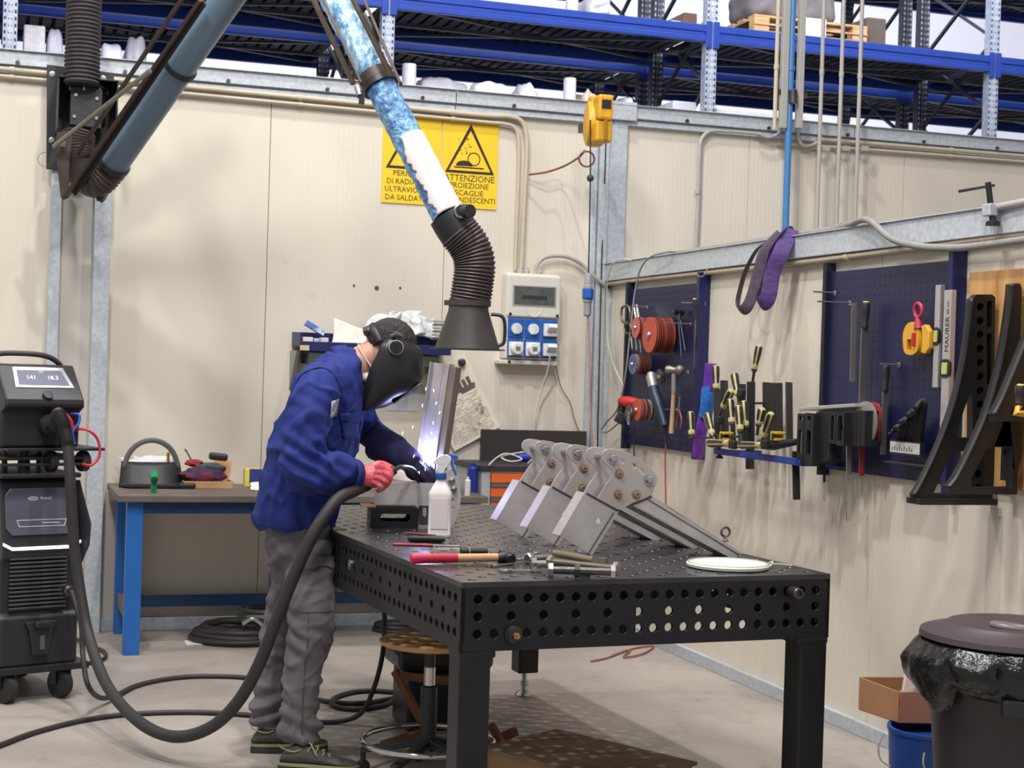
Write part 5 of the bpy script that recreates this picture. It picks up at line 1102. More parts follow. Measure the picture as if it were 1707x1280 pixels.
M = Matrix.Translation(HZ(1499, 1204, .305)) @ Matrix.Rotation(math.radians(-4), 4, 'Z')
t = thingM('cardboard_box', 'torn brown cardboard box sitting on the blue bucket', 'box', M)
# left-front corner at px1499; left side recedes toward px1433
CB = mat('old_cardboard', (176, 128, 92), .8, rgb2=(150, 104, 72), scale=3, var=.2); CB2 = mat('cardboard_front', (158, 108, 84), .8, var=.15, scale=3)
bl = HZ(1433, 1182, .305)-HZ(1499, 1204, .305); 
Lw = Vector((bl.x, bl.y, 0)); Rw = Vector((.36, .02, 0))
o_ = HZ(1499, 1204, .305)
def wall4(p, d, h0_, h1_, th, nm, m):
    mb = MB(); q_ = [p, p+d, p+d+EZ*h1_, p+EZ*h0_]; n_ = d.cross(EZ).normalized()*th; mb._add(q_+[v+n_ for v in q_], [(0, 1, 2, 3), (7, 6, 5, 4), (0, 4, 5, 1), (1, 5, 6, 2), (2, 6, 7, 3), (3, 7, 4, 0)]); return mb.build(nm, m, t, smooth=0, bevel=.001)
wall4(o_, Lw, .105, .115, -.006, 'side_wall', CB); wall4(o_, Rw, .105, .12, .006, 'front_wall', CB2); wall4(o_+Lw, Rw, .115, .12, -.006, 'back_wall', CB); wall4(o_+Rw, Lw, .12, .12, .006, 'side_wall', CB)
mb = MB(); mb._add([o_, o_+Rw, o_+Rw+Lw, o_+Lw], [(0, 1, 2, 3)]); mb.build('bottom', CB, t, smooth=0, solid=.006)
mb = MB(); a_ = o_+Lw*.35+Rw*.12+EZ*.01; mb.prism([(0, 0), (.30, 0), (.30, .30), (.12, .30), (.02, .16)], FR(a_, Rw, EZ), .02); tag(mb.build('foam_sheet', mat('foam_white', (230, 214, 208), .8, var=.06, scale=8, stretch=(8, 1, 1)), smooth=0, bevel=.004), 'pale foam sheet standing in the cardboard box beside the bin', 'foam sheet')
glove = lump('rag', 'dark crumpled rag inside the cardboard box', 'rag', *(0, .01, 0, .01, 0, .01), CK) if False else None
mb = MB(); mb.ball(o_+Lw*.3+Rw*.35+EZ*.07, (.10, .06, .045), 18, 10); tag(mb.build('rag', mat('dark_rag', (70, 62, 58), .9, rgb2=(150, 134, 120), scale=16)), 'dark crumpled rag inside the cardboard box by the foam sheet', 'rag')
# ================================================================== right wall: conduit, hose, sling, clamp on the rail
conduit('conduit', 'beige conduit running along under the rail of the right wall', [HR(1009, 474, .04)]+[HR(x, y, .03) for x, y in ((1014, 473), (1060, 467), (1200, 452), (1360, 434), (1800, 378))], .0125, CONDUIT, clips=[(HR(1413, 428, .03), EY)])
ZR = 2.125
def TR(px, off, dz=.012):      # a point on top of the right rail under image column px
    o = CRN-EX*off; d = ray(px, 400); n = EX; k = (o-CO).dot(n)/d.dot(n); p = CO+d*k; return Vector((p.x, p.y, ZR+dz))
conduit('flexible_conduit', 'ribbed grey flexible conduit drooping over the front of the right rail', [TR(1100, -.02), TR(1220, -.02), TR(1330, -.0), TR(1385, .0), TR(1416, .05), TR(1446, .085), HR(1485, 397, .09), HR(1530, 410, .08), HR(1593, 413, .07), HR(1660, 406, .07), HR(1760, 392, .07)], .014, mat('grey_spiral', (150, 146, 142), .5, var=.15, scale=30), clips=[(TR(1400, .02), EY)])
conduit('cable', 'pale green-white cable looping down left of the first tool board', [HR(1052, 434, .08), HR(1039, 432, .09), HR(1022, 440, .09), HR(1013, 465, .08), HR(1012, 500, .06), HR(1014, 570, .05), HR(1024, 610, .05), HR(1040, 645, .06)], .0042, mat('pale_green_cable', (196, 202, 188), .5), 'cable')
conduit('cable', 'grey cable arching from the rail before the narrow tool board, looping at its foot', [TR(1128, .0), HR(1112, 420, .10), HR(1085, 428, .12), HR(1068, 448, .12), HR(1058, 490, .12), HR(1050, 560, .13), HR(1042, 630, .13), HR(1030, 680, .12), HR(1012, 703, .1), HR(1003, 716, .09), HR(1012, 720, .09), HR(1030, 706, .1), HR(1038, 698, .12)], .0048, mat('mid_grey_cable', (150, 148, 144), .5), 'cable')
mb = MB(); mb.tube([HR(1180, 442, .06), HR(1178, 452, .07), HR(1172, 460, .08), HR(1165, 461, .09), HR(1162, 456, .09)], .003, 6); tag(mb.build('hook', STEEL), 'small bent wire hook hanging from the right rail', 'hook')
PURP = mat('purple_webbing', (92, 66, 128), .85, rgb2=(70, 52, 98), scale=30, stretch=(1, 1, 6)); PURG = mat('grey_purple_webbing', (104, 92, 108), .85, rgb2=(84, 74, 90), scale=30)
sl = thing('lifting_sling', 'purple webbing lifting sling hung over the right rail', 'sling', HR(1255, 520, .12))
def ribbon(pts, w, th, name, m, parent, side=None):
    sp = spl(pts, 8); mb = MB(); mb.loft(sp, [(w/2, th/2)]*len(sp), 10, up=side or (EY+EX*.8)); return mb.build(name, m, parent)
ribbon([TR(1296, -.06, .0), TR(1294, .02, .014), HR(1282, 400, .07), HR(1262, 416, .09), HR(1243, 452, .10), HR(1231, 495, .11), HR(1231, 514, .12), HR(1241, 516, .13), HR(1252, 498, .12), HR(1264, 455, .11), HR(1275, 420, .10), TR(1302, .05, .016)], .055, .008, 'grey_band', PURG, sl)
ribbon([TR(1318, -.06, .0), TR(1312, .03, .02), HR(1300, 396, .10), HR(1286, 420, .12), HR(1279, 450, .13), HR(1270, 480, .14), HR(1263, 498, .15), HR(1270, 506, .16), HR(1281, 494, .15), HR(1288, 455, .14), HR(1302, 420, .12), TR(1318, .05, .03)], .075, .010, 'purple_band', PURP, sl)
CASTB = mat('cast_black', (40, 39, 41), .5, .2, var=.2, scale=20)
t = thing('table_clamp', 'black screw clamp with T-bar fixed on the right rail at far right', 'clamp', HR(1652, 380, .1))
mb = MB(); mb.cyl(HR(1647, 304, .10), HR(1655, 372, .08), .011, n=12); mb.build('spindle', CASTB, t)
mb = MB(); mb.cyl(HR(1599, 319, .20), HR(1657, 309, .03), .0055, n=8); mb.build('tommy_bar', DSTEEL, t)
mb = MB(); mb.lathe([(0, 0), (.026, 0), (.026, .012), (.012, .02), (.012, .03)], HR(1655, 376, .08), (0, 0, 1), 14); mb.build('clamp_pad', CASTB, t)
mb = MB(); mb.box(HR(1650, 350, .085), (.035, .05, .045), ROOM); mb.build('clamp_nut', GALV, t, smooth=0, bevel=.005)
conduit('pipe', 'short grey pipe running right from the screw clamp above the rail', [HR(1652, 347, .07), HR(1680, 342, .06), HR(1800, 318, .05)], .014, GREYPIPE, 'pipe')
# ================================================================== navy perforated tool boards
NVB = mat('navy_board', (29, 32, 74), .42, rgb2=(24, 27, 62), scale=2, var=.1); NVE = mat('navy_board_edge', (20, 26, 78), .4)
def board(label, pts, th, lipL, lipR):
    M = FW(pts[0][0], pts[0][1], .02); P4 = LP(M, pts); t = thingM('tool_board', label, 'tool board', M, 'navy tool boards on the right wall')
    xs = [p[0] for p in P4]; ys = [p[1] for p in P4]; x1 = (P4[1][0]+P4[2][0])/2; y0 = (P4[2][1]+P4[3][1])/2 ; y1 = 0
    mb = MB(); mb.M = M; mb.bbox((0, y0, 0), (x1, y1, .006)); mb.build('board_panel', NVB, t, smooth=0)
    mb = MB(); mb.M = M; mb.bbox((-.012, y0-.03, -.018), (.016, y1+.04, .03)); mb.build('side_channel', mat('navy_black', (22, 24, 44), .5), t, smooth=0, bevel=.003)
    mb = MB(); mb.M = M; mb.bbox((x1-.01, y0-.03, -.018), (x1+.022, y1+.05, .045)); mb.build('side_channel', NVE, t, smooth=0, bevel=.003)
    # rows of small square perforations, one pattern
    mb = MB(); mb.M = M; nx = int(x1/.038); ny = int(-y0/.038)
    for i in range(1, nx):
        for j in range(1, ny): cx, cy = i*.038, -j*.038; mb._add([(cx-.005, cy-.005, .0064), (cx+.005, cy-.005, .0064), (cx+.005, cy+.005, .0064), (cx-.005, cy+.005, .0064)], [(0, 1, 2, 3)])
    o = mb.build('perforation', mat('perforation_dark', (22, 24, 56), .6), t, smooth=0); tag(o, kind='stuff')
    return t, M, x1, y0
B1, M1, bx1, by1 = board('narrow navy tool board with grinder, hammer and sanding discs', [(1052, 483), (1175, 474), (1168, 757), (1046, 738)], .006, 0, 0)
B2, M2, bx2, by2 = board('wide navy tool board with files, spirit levels and hex keys', [(1384, 454), (1598, 437), (1590, 810), (1374, 780)], .006, 0, 0)
PEG = mat('peg_steel', (150, 148, 150), .3, .7)
def peg(px, py, ln=.12, g='pegs on the tool boards'):
    a = HR(px, py, .027); mb = MB(); mb.cyl(a, a-EX*ln, .0035, n=8); mb.box(a-EX*.002, (.004, .02, .02), ROOM)
    return tag(mb.build('peg', PEG), 'thin steel peg sticking out of a navy tool board', 'peg', g)
for a in ((1175, 506, .13), (1148, 620, .12), (1152, 540, .15), (1130, 683, .1), (1080, 512, .1), (1393, 488, .11), (1418, 505, .16), (1500, 608, .09)): peg(*a)
YH = mat('handle_yellow', (206, 184, 84), .5, var=.08); YHP = mat('handle_pale_yellow', (192, 178, 118), .55, var=.12, scale=30); HK = mat('handle_black', (38, 37, 38), .55)
def handle(a, b, r, parent, name='handle', pale=True, n=12):
    d = (b-a).normalized(); L_ = (b-a).length; sp = [a, a+d*.004, a+d*L_*.12, a+d*L_*.45, a+d*L_*.8, a+d*L_*.86, b]; rs = [r*.55, r*.8, r, r*.95, r*.75, r*.9, r*.8]
    mb = MB(); mb.loft(sp, rs, n); k = 0
    for f in range(len(mb.f)):
        ring, seg = divmod(f, n)
        if f >= (len(sp)-1)*n: mb.mi[f] = 0
        elif ring >= 4: mb.mi[f] = 0 if pale else 1
        elif 1 <= ring <= 3: mb.mi[f] = (1 if seg % 3 else 0) if pale else (0 if seg in (9, 10, 11) and ring in (1, 2) else 1)
    return mb.build(name, [YHP if pale else YH, HK], parent)
def hr(l, off): return [HR(x, y, off) for x, y in l]
# abrasive discs
def discs(label, px, py, off, r, n, pitch, mats, name='sanding_disc', group=None, hub=True, cat='disc'):
    """each disc its own object, threaded on one peg that leaves the wall"""
    c = HR(px, py, off)
    for k in range(n):
        q_ = c+EX*pitch*k; mb = MB(); mb.lathe([(0, .0), (r, .0), (r*1.0, .0022), (0, .0022)], q_, -EX, 36)
        o = mb.build(name, mats[min(k, len(mats)-1)] if len(mats) < n else mats[k], smooth=30); tag(o, ('front ' if k == 0 else '')+(label if k == 0 else label+', behind the front one'), cat, group)
    mb = MB(); mb.cyl(c+EX*(off-.03), c-EX*.015, .005, n=8); tag(mb.build('peg', PEG), 'steel peg carrying the '+group, 'peg')
    if hub: mb = MB(); mb.lathe([(r*.17, .003), (r*.2, .006), (r*.15, .014), (0, .014)], c, -EX, 14); tag(mb.build('retaining_nut', STEEL, smooth=30), 'nut on the peg of the '+group, 'nut')
ORD = mat('disc_orange', (188, 86, 62), .7, var=.1, scale=20); ORD2 = mat('disc_red_brown', (140, 60, 52), .8, var=.2, scale=30); PNK = mat('disc_pink', (196, 104, 92), .7)
DRK = mat('disc_dark', (84, 62, 60), .8, rgb2=(120, 84, 78), scale=30); GRD = mat('disc_grey', (168, 162, 156), .7); BLD = mat('disc_blue_label', (60, 84, 140), .6, rgb2=(120, 124, 140), scale=18)
discs('large orange sanding disc in the stack on the narrow tool board', 1083, 558, .16, .095, 10, .012, [ORD, ORD, ORD2, ORD2, ORD2, ORD, ORD2, ORD2, ORD2, ORD], group='large orange sanding discs')
discs('medium pink-red disc threaded behind the large orange ones', 1060, 546, .15, .058, 7, .013, [PNK, ORD2, PNK, DRK, ORD2, PNK, ORD2], group='medium pink-red discs')
discs('small grinding disc in the stack below the orange discs', 1055, 607, .13, .056, 9, .011, [BLD, GRD, PNK, DRK, ORD2, DRK, ORD2, DRK, DRK], group='small grinding discs')
discs('cup disc in the stack behind the red grinder', 1062, 683, .15, .060, 4, .012, [ORD, PNK, DRK, PNK], group='discs by the red grinder')
discs('pale felt disc right of the red grinder', 1077, 683, .10, .056, 3, .014, [DRK, mat('felt', (206, 198, 182), .9), DRK], group='felt discs by the red grinder', hub=False)
# chain links / shackle on the left
t = thing('shackle', 'steel shackle link hanging at the upper left of the narrow tool board', 'shackle', HR(1043, 552, .10))
mb = MB(); mb.tube(hr([(1038, 512), (1047, 510), (1050, 520), (1049, 536), (1043, 539), (1037, 534), (1036, 520)], .13), .007, 8, closed=True); mb.build('upper_link', mat('link_brown', (110, 98, 88), .4, .6), t)
mb = MB(); mb.tube(hr([(1043, 538), (1050, 541), (1051, 552), (1045, 556), (1041, 549)], .13), .005, 8, closed=True); mb.build('lower_link', mat('link_brown', (110, 98, 88), .4, .6), t)
for k, (x, y) in enumerate(((1056, 506), (1061, 508))):
    mb = MB(); mb.beam(HR(x, y, .11-.02*k), HR(x+4, y+26, .11-.02*k), .012, .02); tag(mb.build('wrench', STEEL, smooth=0, bevel=.003), ('left', 'right')[k]+' short steel wrench above the small discs at the board edge', 'wrench')
for k, (x, y) in enumerate(((1053, 562), (1060, 564), (1067, 568))):
    mb = MB(); mb.cyl(HR(x, y, .12-.02*k), HR(x+1.5, y+20, .12-.02*k), .008, .006, 10); mb.cyl(HR(x, y-1, .12-.02*k), HR(x, y+1, .12-.02*k), .01, n=10); tag(mb.build('drill_bit', STEEL, smooth=30), ('left', 'middle', 'right')[k]+' shiny bit hanging in front of the orange discs', 'bit')
# drill chuck with rods
t = thing('chuck_tool', 'dark chuck key tool with two thin rods on the narrow board', 'tool', HR(1132, 596, .08))
mb = MB(); a, b = HR(1121, 519, .13), HR(1136, 521, .05); mb.cyl(a, b, .014, .018, 14); mb.cyl(HR(1131, 520, .08), HR(1132, 534, .08), .016, .012, 12); mb.build('chuck', DSTEEL, t)
for x0, x1, y1 in ((1131, 1136, 594), (1134, 1142, 584)):
    mb = MB(); mb.cyl(HR(x0, 533, .08), HR(x1, y1, .06), .003, n=6); mb.build('rod', STEEL, t)
t = thing('file', 'thin file with black handle at the upper right of the narrow board', 'file', HR(1158, 616, .06))
handle(HR(1158, 497, .09), HR(1159, 532, .08), .014, t, pale=False)
mb = MB(); mb.beam(HR(1159, 532, .08), HR(1157, 615, .06), .010, .004, up=EX); mb.build('blade', mat('file_steel', (120, 116, 112), .4, .6), t, smooth=0)
# angle grinder blue
GBL = mat('grinder_navy', (26, 44, 66), .4, var=.15)
t = thing('angle_grinder', 'dark blue angle grinder hanging head up on the narrow board', 'angle grinder', HR(1105, 715, .10))
mb = MB(); mb.loft([HR(1089, 645, .13), HR(1093, 660, .13), HR(1101, 685, .12), HR(1108, 710, .11)], [.026, .030, .026, .024], 16); mb.build('motor_body', GBL, t)
mb = MB(); mb.loft([HR(1086, 620, .13), HR(1086, 628, .13), HR(1089, 645, .13)], [.020, .030, .027], 16); mb.cyl(HR(1090, 632, .11), HR(1102, 628, .07), .018, .016, 14); mb.build('gear_head', mat('grinder_silver', (170, 168, 164), .35, .6), t, smooth=40)
mb = MB(); mb.lathe([(0, 0), (.030, 0), (.040, .012), (.040, .018), (0, .02)], HR(1098, 628, .08), (EX*.9+EZ*.3), 20); mb.build('guard', DSTEEL, t, smooth=30)
mb = MB(); mb.prism([(-.018, -.008), (.018, -.008), (.018, .008), (-.018, .008)], FR(HR(1097, 666, .155), HR(1101, 685, .12)-HR(1093, 660, .13), EZ.cross(EX)), .001); mb.build('badge', mat('badge_grey', (110, 124, 136), .5), t, smooth=0)
mb = MB(); mb.tube([HR(1108, 710, .11), HR(1110, 725, .1), HR(1110, 740, .1)], .006, 8); mb.build('cord_sleeve', BLACK, t)
conduit('cable', 'red cord hanging straight down below the blue angle grinder', [HR(1110, 738, .10), HR(1109, 770, .10), HR(1110, 845, .10)], .004, mat('cord_red', (160, 58, 62), .5), 'cable')
conduit('cable', 'black cord hanging down from the red grinder behind the steel brackets', [HR(1057, 712, .12), HR(1057, 760, .12), HR(1058, 800, .12)], .004, CK, 'cable')
# hammer
t = thing('hammer', 'ball head hammer with wooden handle on the narrow board', 'hammer', HR(1120, 722, .1))
mb = MB(); a, b = HR(1110, 616, .17), HR(1138, 617, .10); d = (b-a)
mb.loft([a, a+d*.12, a+d*.3, a+d*.5, a+d*.68, a+d*.75], [.018, .022, .020, .014, .016, .018], 18); mb.ball(a+d*.83, .026, 18, 12); mb.build('head', mat('hammer_head', (150, 140, 134), .45, .5, rgb2=(110, 98, 92), scale=20), t)
mb = MB(); mb.loft([HR(1123, 622, .135), HR(1123, 655, .13)], .012, 12); mb.build('neck', mat('tape_grey', (138, 134, 128), .6), t)
mb = MB(); mb.loft([HR(1123, 650, .13), HR(1121, 690, .12), HR(1119, 722, .12)], [(.013, .010), (.016, .012), (.017, .013)], 14); mb.build('shaft', mat('hammer_wood', (196, 164, 124), .55, var=.12, scale=20, stretch=(8, 8, 1)), t)
t = thing('pliers', 'small pliers with red handles right of the hammer', 'pliers', HR(1131, 715, .07))
mb = MB(); mb.beam(HR(1134, 661, .09), HR(1132, 683, .09), .012, .01); mb.build('jaw', STEEL, t, smooth=0, bevel=.003)
mb = MB(); mb.tube([HR(1132, 683, .09), HR(1128, 698, .09), HR(1127, 714, .09)], .005, 8); mb.build('grip', mat('grip_red', (150, 84, 80), .5), t)
mb = MB(); mb.tube([HR(1132, 683, .09), HR(1136, 698, .09), HR(1134, 714, .09)], .005, 8); mb.build('grip', mat('grip_red', (150, 84, 80), .5), t)
# red grinder / sander
GRR = mat('grinder_red', (184, 40, 44), .4)
t = thing('red_sander', 'red and black cordless grinder at the lower left of the narrow board', 'grinder', HR(1045, 712, .12))
mb = MB(); mb.loft([HR(1034, 668, .17), HR(1045, 670, .15), HR(1064, 672, .10)], [.022, .034, .028], 14); mb.build('motor_body', GRR, t)
mb = MB(); a = HR(1034, 696, .17); mb.box(a, (.05, .07, .065), Matrix.Rotation(.5, 4, 'Y')); mb.build('battery', BLACK, t, smooth=0, bevel=.008)
mb = MB(); mb.loft([HR(1036, 674, .17), HR(1035, 690, .17)], .020, 12); mb.build('grip', BLACK, t)
mb = MB(); mb.lathe([(0, 0), (.046, 0), (.05, .006), (.046, .012), (0, .014)], HR(1050, 690, .17), -EX, 24); mb.build('guard', DSTEEL, t, smooth=30)
mb = MB(); mb.prism(slot(0, 0, .05, .012), FR(HR(1049, 697, .19), EZ, EY), .006, [list(reversed(slot(-.012, 0, .01, .006))), list(reversed(slot(.018, 0, .01, .006)))]); mb.build('flange_key', STEEL, t, smooth=20)
# purple and blue taped bundle
t = thing('taped_bundle', 'purple rod bundle wrapped in blue tape beside the narrow board', 'bundle', HR(1170, 761, .1))
PU = mat('purple_plastic', (120, 60, 176), .35, rgb2=(96, 44, 150), scale=18); BT_ = mat('blue_tape', (44, 116, 206), .35, var=.2, scale=16, bump=.4)
for dx in (-5, 0, 5):
    mb = MB(); mb.cyl(HR(1185+dx, 606, .12), HR(1181+dx, 650, .12), .0135, n=10); mb.build('rod', PU, t)
mb = MB(); mb.loft([HR(1181, 645, .12), HR(1181, 660, .12), HR(1179, 675, .12), HR(1176, 694, .12)], [(.04, .034), (.042, .038), (.04, .034), (.036, .034)], 14); mb.build('tape', BT_, t)
mb = MB(); mb.loft([HR(1174, 690, .12), HR(1170, 715, .12), HR(1166, 735, .11), HR(1163, 760, .1)], [(.03, .028), (.034, .03), (.03, .028), (.034, .03)], 12); mb.build('purple_sleeve', PU, t)
# ================================================================== clamp shelf
SHB = mat('shelf_blue', (30, 66, 150), .45)
t = thing('clamp_shelf', 'blue steel strip shelf carrying the bar clamps on the right wall', 'shelf', HR(1260, 766, .1))
s0, s1 = uw(HR(1196, 752, .22)), uw(HR(1332, 768, .22)); zs = uw(HR(1262, 760, .22))[2]
mb = MB(); mb.M = ROOM; mb.bbox((-.24, s0[1], zs-.012), (-.225, s1[1], zs+.014)); mb.bbox((-.24, s0[1], zs-.015), (-.19, s1[1], zs-.011)); mb.build('front_strip', SHB, t, smooth=0, bevel=.003)
mb = MB(); mb.M = ROOM; mb.bbox((-.225, s0[1], zs-.02), (-.001, s0[1]-.03, zs+.005)); mb.build('shelf_arm', SHB, t, smooth=0, bevel=.003)
mb = MB(); mb.M = ROOM; mb.bbox((-.225, s1[1]+.03, zs-.02), (-.001, s1[1], zs+.005)); mb.build('shelf_arm', SHB, t, smooth=0, bevel=.003)
BAR = mat('clamp_bar', (62, 60, 60), .45, .4, var=.15, scale=10); YCL = mat('clamp_yellow', (212, 172, 44), .45)
def bar_clamp(label, h0, h1, bars, off, ext=None, knob=None, hr_=.0195):
    t = thing('bar_clamp', label, 'clamp', HR(h1[0], h1[1], off), 0, 'bar clamps on the blue shelf')
    a, b = HR(*h0, off), HR(*h1, off); handle(a, b, hr_, t)
    if ext: mb = MB(); mb.cyl(b, HR(*ext, off), .007, n=10); mb.build('spindle', DSTEEL, t)
    for (p0, p1, w_, o2) in bars: mb = MB(); mb.beam(HR(*p0, o2), HR(*p1, o2), w_*1.15, .010, up=EY); mb.build('bar', BAR, t, smooth=0, bevel=.002)
    if knob: mb = MB(); mb.box(HR(*knob, off), (.03, .05, .04), ROOM); mb.build('sliding_jaw', CASTB, t, smooth=0, bevel=.008)
    else: mb = MB(); mb.lathe([(0, 0), (.014, 0), (.014, .012), (0, .018)], b, (b-a), 12); mb.build('ferrule', DSTEEL, t, smooth=30)
bar_clamp('clamp with upright pale handle at the far left of the shelf, before the navy board', (1151, 686), (1153, 724), [((1150, 729), (1204, 730), .022, .19)], .21)
bar_clamp('clamp with slanted handle just left of the blue taped bundle foot', (1178, 689), (1187, 724), [((1188, 726), (1232, 728), .02, .23)], .25, (1198, 748))
bar_clamp('clamp with upright handle right beside the purple rods', (1193, 609), (1194, 647), [((1195, 648), (1196, 740), .030, .17)], .17, None)
bar_clamp('clamp with handle leaning right, black spindle pointing down left', (1220, 650), (1206, 678), [((1207, 634), (1209, 735), .034, .11)], .18, (1196, 700), (1200, 700))
bar_clamp('clamp with tall dark lettered handle in the middle of the shelf', (1224, 622), (1230, 658), [((1238, 640), (1236, 740), .028, .14)], .16, (1233, 690), (1236, 655))
bar_clamp('clamp with upright handle just left of the two twin handles', (1217, 665), (1220, 704), [((1221, 704), (1223, 742), .02, .2)], .20, (1222, 730))
bar_clamp('left of the two twin upright clamp handles at the shelf front', (1231, 676), (1234, 716), [((1234, 716), (1236, 744), .02, .24)], .24, (1236, 742))
bar_clamp('right of the two twin upright clamp handles at the shelf front', (1240, 668), (1243, 710), [((1243, 712), (1243, 742), .02, .20)], .20, (1243, 735))
bar_clamp('clamp with the highest handle rising above all the others', (1266, 575), (1258, 614), [((1252, 636), (1250, 782), .036, .16)], .14, (1254, 640), None, .017)
bar_clamp('clamp with short handle just left of the dark upright bars', (1271, 680), (1265, 706), [((1277, 637), (1278, 740), .030, .10)], .15, (1262, 725))
bar_clamp('clamp with broad handle leaning right in front of the dark bars', (1286, 688), (1273, 727), [((1288, 638), (1290, 740), .030, .10), ((1246, 672), (1274, 672), .024, .13)], .24, (1268, 740), (1270, 740), .019)
bar_clamp('clamp with handle lying flat at the left end of the shelf', (1181, 739), (1216, 739), [((1216, 739), (1232, 742), .02, .25)], .27, None, (1222, 741))
bar_clamp('clamp lying flat with the long black arm at the shelf front', (1232, 742), (1270, 742), [((1299, 638), (1300, 735), .026, .10)], .28, None, (1276, 740), .017)
mb = MB(); mb.loft([HR(1270, 742, .26), HR(1290, 742, .25), HR(1330, 736, .2)], [.018, .022, .014], 12); tag(mb.build('hold_down', CASTB), 'black rounded clamp arm lying along the front of the blue shelf', 'hold-down')
for (x, y, lb_) in ((1211, 727, 'left'), (1297, 727, 'right')):
    t = thing('spring_clamp', lb_+' yellow clamp body on the blue shelf', 'clamp', HR(x, y+8, .24)); c = HR(x, y, .24)
    mb = MB(); mb.box(c+EZ*.014, (.05, .05, .012), ROOM); mb.box(c-EZ*.014, (.05, .05, .012), ROOM); mb.box(c+EY*.02, (.05, .012, .03), ROOM); mb.build('clamp_body', YCL, t, smooth=0, bevel=.003)
    mb = MB(); mb.cyl(c-EY*.0-EX*.02-EZ*.012, c-EX*.02+EZ*.012, .011, n=10); mb.build('screw', BLACK, t)
mb = MB(); mb.beam(HR(1315, 637, .10), HR(1316, 740, .12), .034, .010, up=EY); tag(mb.build('flat_bar', BAR, smooth=0, bevel=.003), 'dark flat bar standing alone at the right end of the shelf', 'bar')
mb = MB(); mb.beam(HR(1326, 752, .2), HR(1328, 833, .2), .034, .010, up=EY); tag(mb.build('flat_bar', CASTB, smooth=0, bevel=.003), 'long black bar hanging down below the right end of the shelf', 'bar')
t = thing('clamp_screw', 'black clamp screw foot hanging below the left end of the shelf', 'screw', HR(1199, 764, .23))
mb = MB(); mb.cyl(HR(1199, 745, .23), HR(1199, 760, .23), .008, n=10); mb.build('screw', BLACK, t); mb = MB(); mb.lathe([(0, 0), (.018, 0), (.018, .008), (.009, .014)], HR(1199, 764, .23), (0, 0, 1), 14); mb.build('pad', BLACK, t)
# ================================================================== row of black slotted stops
t0 = None
def stop(label, px, w_, y0, y1, off, slot_=None, tilt=0, dd=.10):
    """a slotted plate standing at right angles to the wall: its long edge faces the room"""
    a = HR(px, y0, off); b = HR(px+tilt, y1, off); h = (a-b).length
    t = thingM('stop_plate', label, 'stop', FR(b, -EX, (a-b)), 'black slotted stops hung in a row')
    M = WM[t.name]; mb = MB()
    holes = []
    if slot_: holes = [list(reversed(rrect(-dd*.5, h*slot_[0], -dd*.5+.03, h*slot_[1], .012)))]
    mb.prism(rrect(-dd+.02, 0, .0, h, .006, 3), M, w_/2, holes, t0=-w_/2)
    mb.build('plate', CASTB, t, smooth=30, bevel=.002); return t
def front_stop(label, px0, px1, y0, y1, off, slots):
    M = FW(px0, y1, off); w_ = L2(M, px1, y1)[0]; h = (HR(px0, y0, off)-HR(px0, y1, off)).length
    t = thingM('stop_plate', label, 'stop', M, 'black slotted stops hung in a row')
    holes = []
    for (c0, c1) in slots: holes.append(list(reversed(rrect(w_*.28, h*c0, w_*.72, h*c1, w_*.2))))
    mb = MB(); mb.prism(rrect(0, 0, w_, h, .004, 3), M, .012, holes); mb.build('slotted_face', CASTB, t, smooth=30, bevel=.0015)
    mb = MB(); mb.prism([(0, 0), (.05, .0), (.05, h), (0, h)], FR(M @ Vector((w_-.012, 0, 0)), EX, EZ), .012, ()); mb.build('side_flange', CASTB, t, smooth=0, bevel=.0015); return t
front_stop('leftmost black slotted stop plate, next to the blue shelf', 1331, 1342, 689, 772, .20, [(.18, .68), (.84, .95)])
front_stop('second black slotted stop plate from the left', 1343, 1358, 688, 775, .20, [(.18, .68), (.84, .95)])
k = 0; ORDS = ('first', 'second', 'third', 'fourth', 'fifth')
for x in range(1362, 1384, 5):
    front_stop(ORDS[k]+' from the left of the plain narrow black stops left of the slotted pair', x, x+4.2, 686, 774-k*1.5, .17, []); k += 1
front_stop('black stop with long open slot, left of the pair in mid row', 1385, 1396, 686, 739, .18, [(.08, .9)])
front_stop('black stop with long open slot, right of the pair in mid row', 1397, 1410, 686, 742, .18, [(.08, .9)])
for k, x in enumerate(range(1411, 1446, 7)): front_stop(ORDS[k]+' from the left of the wide black stops at the right of the row', x, x+6, 684, 743, .15, [])
mb = MB(); p = HR(1448, 684, .10); mb.beam(HR(1352, 682, .10), HR(1446, 676, .10), .12, .016); tag(mb.build('support_bar', mat('pale_bar', (190, 190, 186), .4, .4), smooth=0, bevel=.003), 'pale flat steel bar carrying the row of black stops', 'bar')
mb = MB(); mb.lathe([(0, 0), (.088, 0), (.088, .006), (0, .006)], HR(1444, 705, .12), -EX, 44); tag(mb.build('cutting_disc', mat('disc_steel', (172, 166, 162), .35, .5), smooth=30), 'large grey disc at the right end of the row of black stops', 'disc')
mb = MB(); mb.lathe([(0, 0), (.088, 0), (.088, .006), (0, .006)], HR(1455, 706, .07), -EX, 44); tag(mb.build('cutting_disc', mat('disc_red', (168, 52, 56), .5), smooth=30), 'large red rimmed disc just behind the grey disc', 'disc')
mb = MB(); mb.beam(HR(1415, 740, .14), HR(1415, 868, .13), .022, .006, up=EY); tag(mb.build('steel_rule', STEEL, smooth=0), 'long steel rule hanging down below the black stops', 'rule')
mb = MB(); mb.beam(HR(1437, 740, .10), HR(1436, 793, .10), .026, .008, up=EY); tag(mb.build('red_strip', mat('strip_red', (150, 52, 60), .5), smooth=0, bevel=.002), 'dark red strip hanging below the right end of the stops', 'strip')
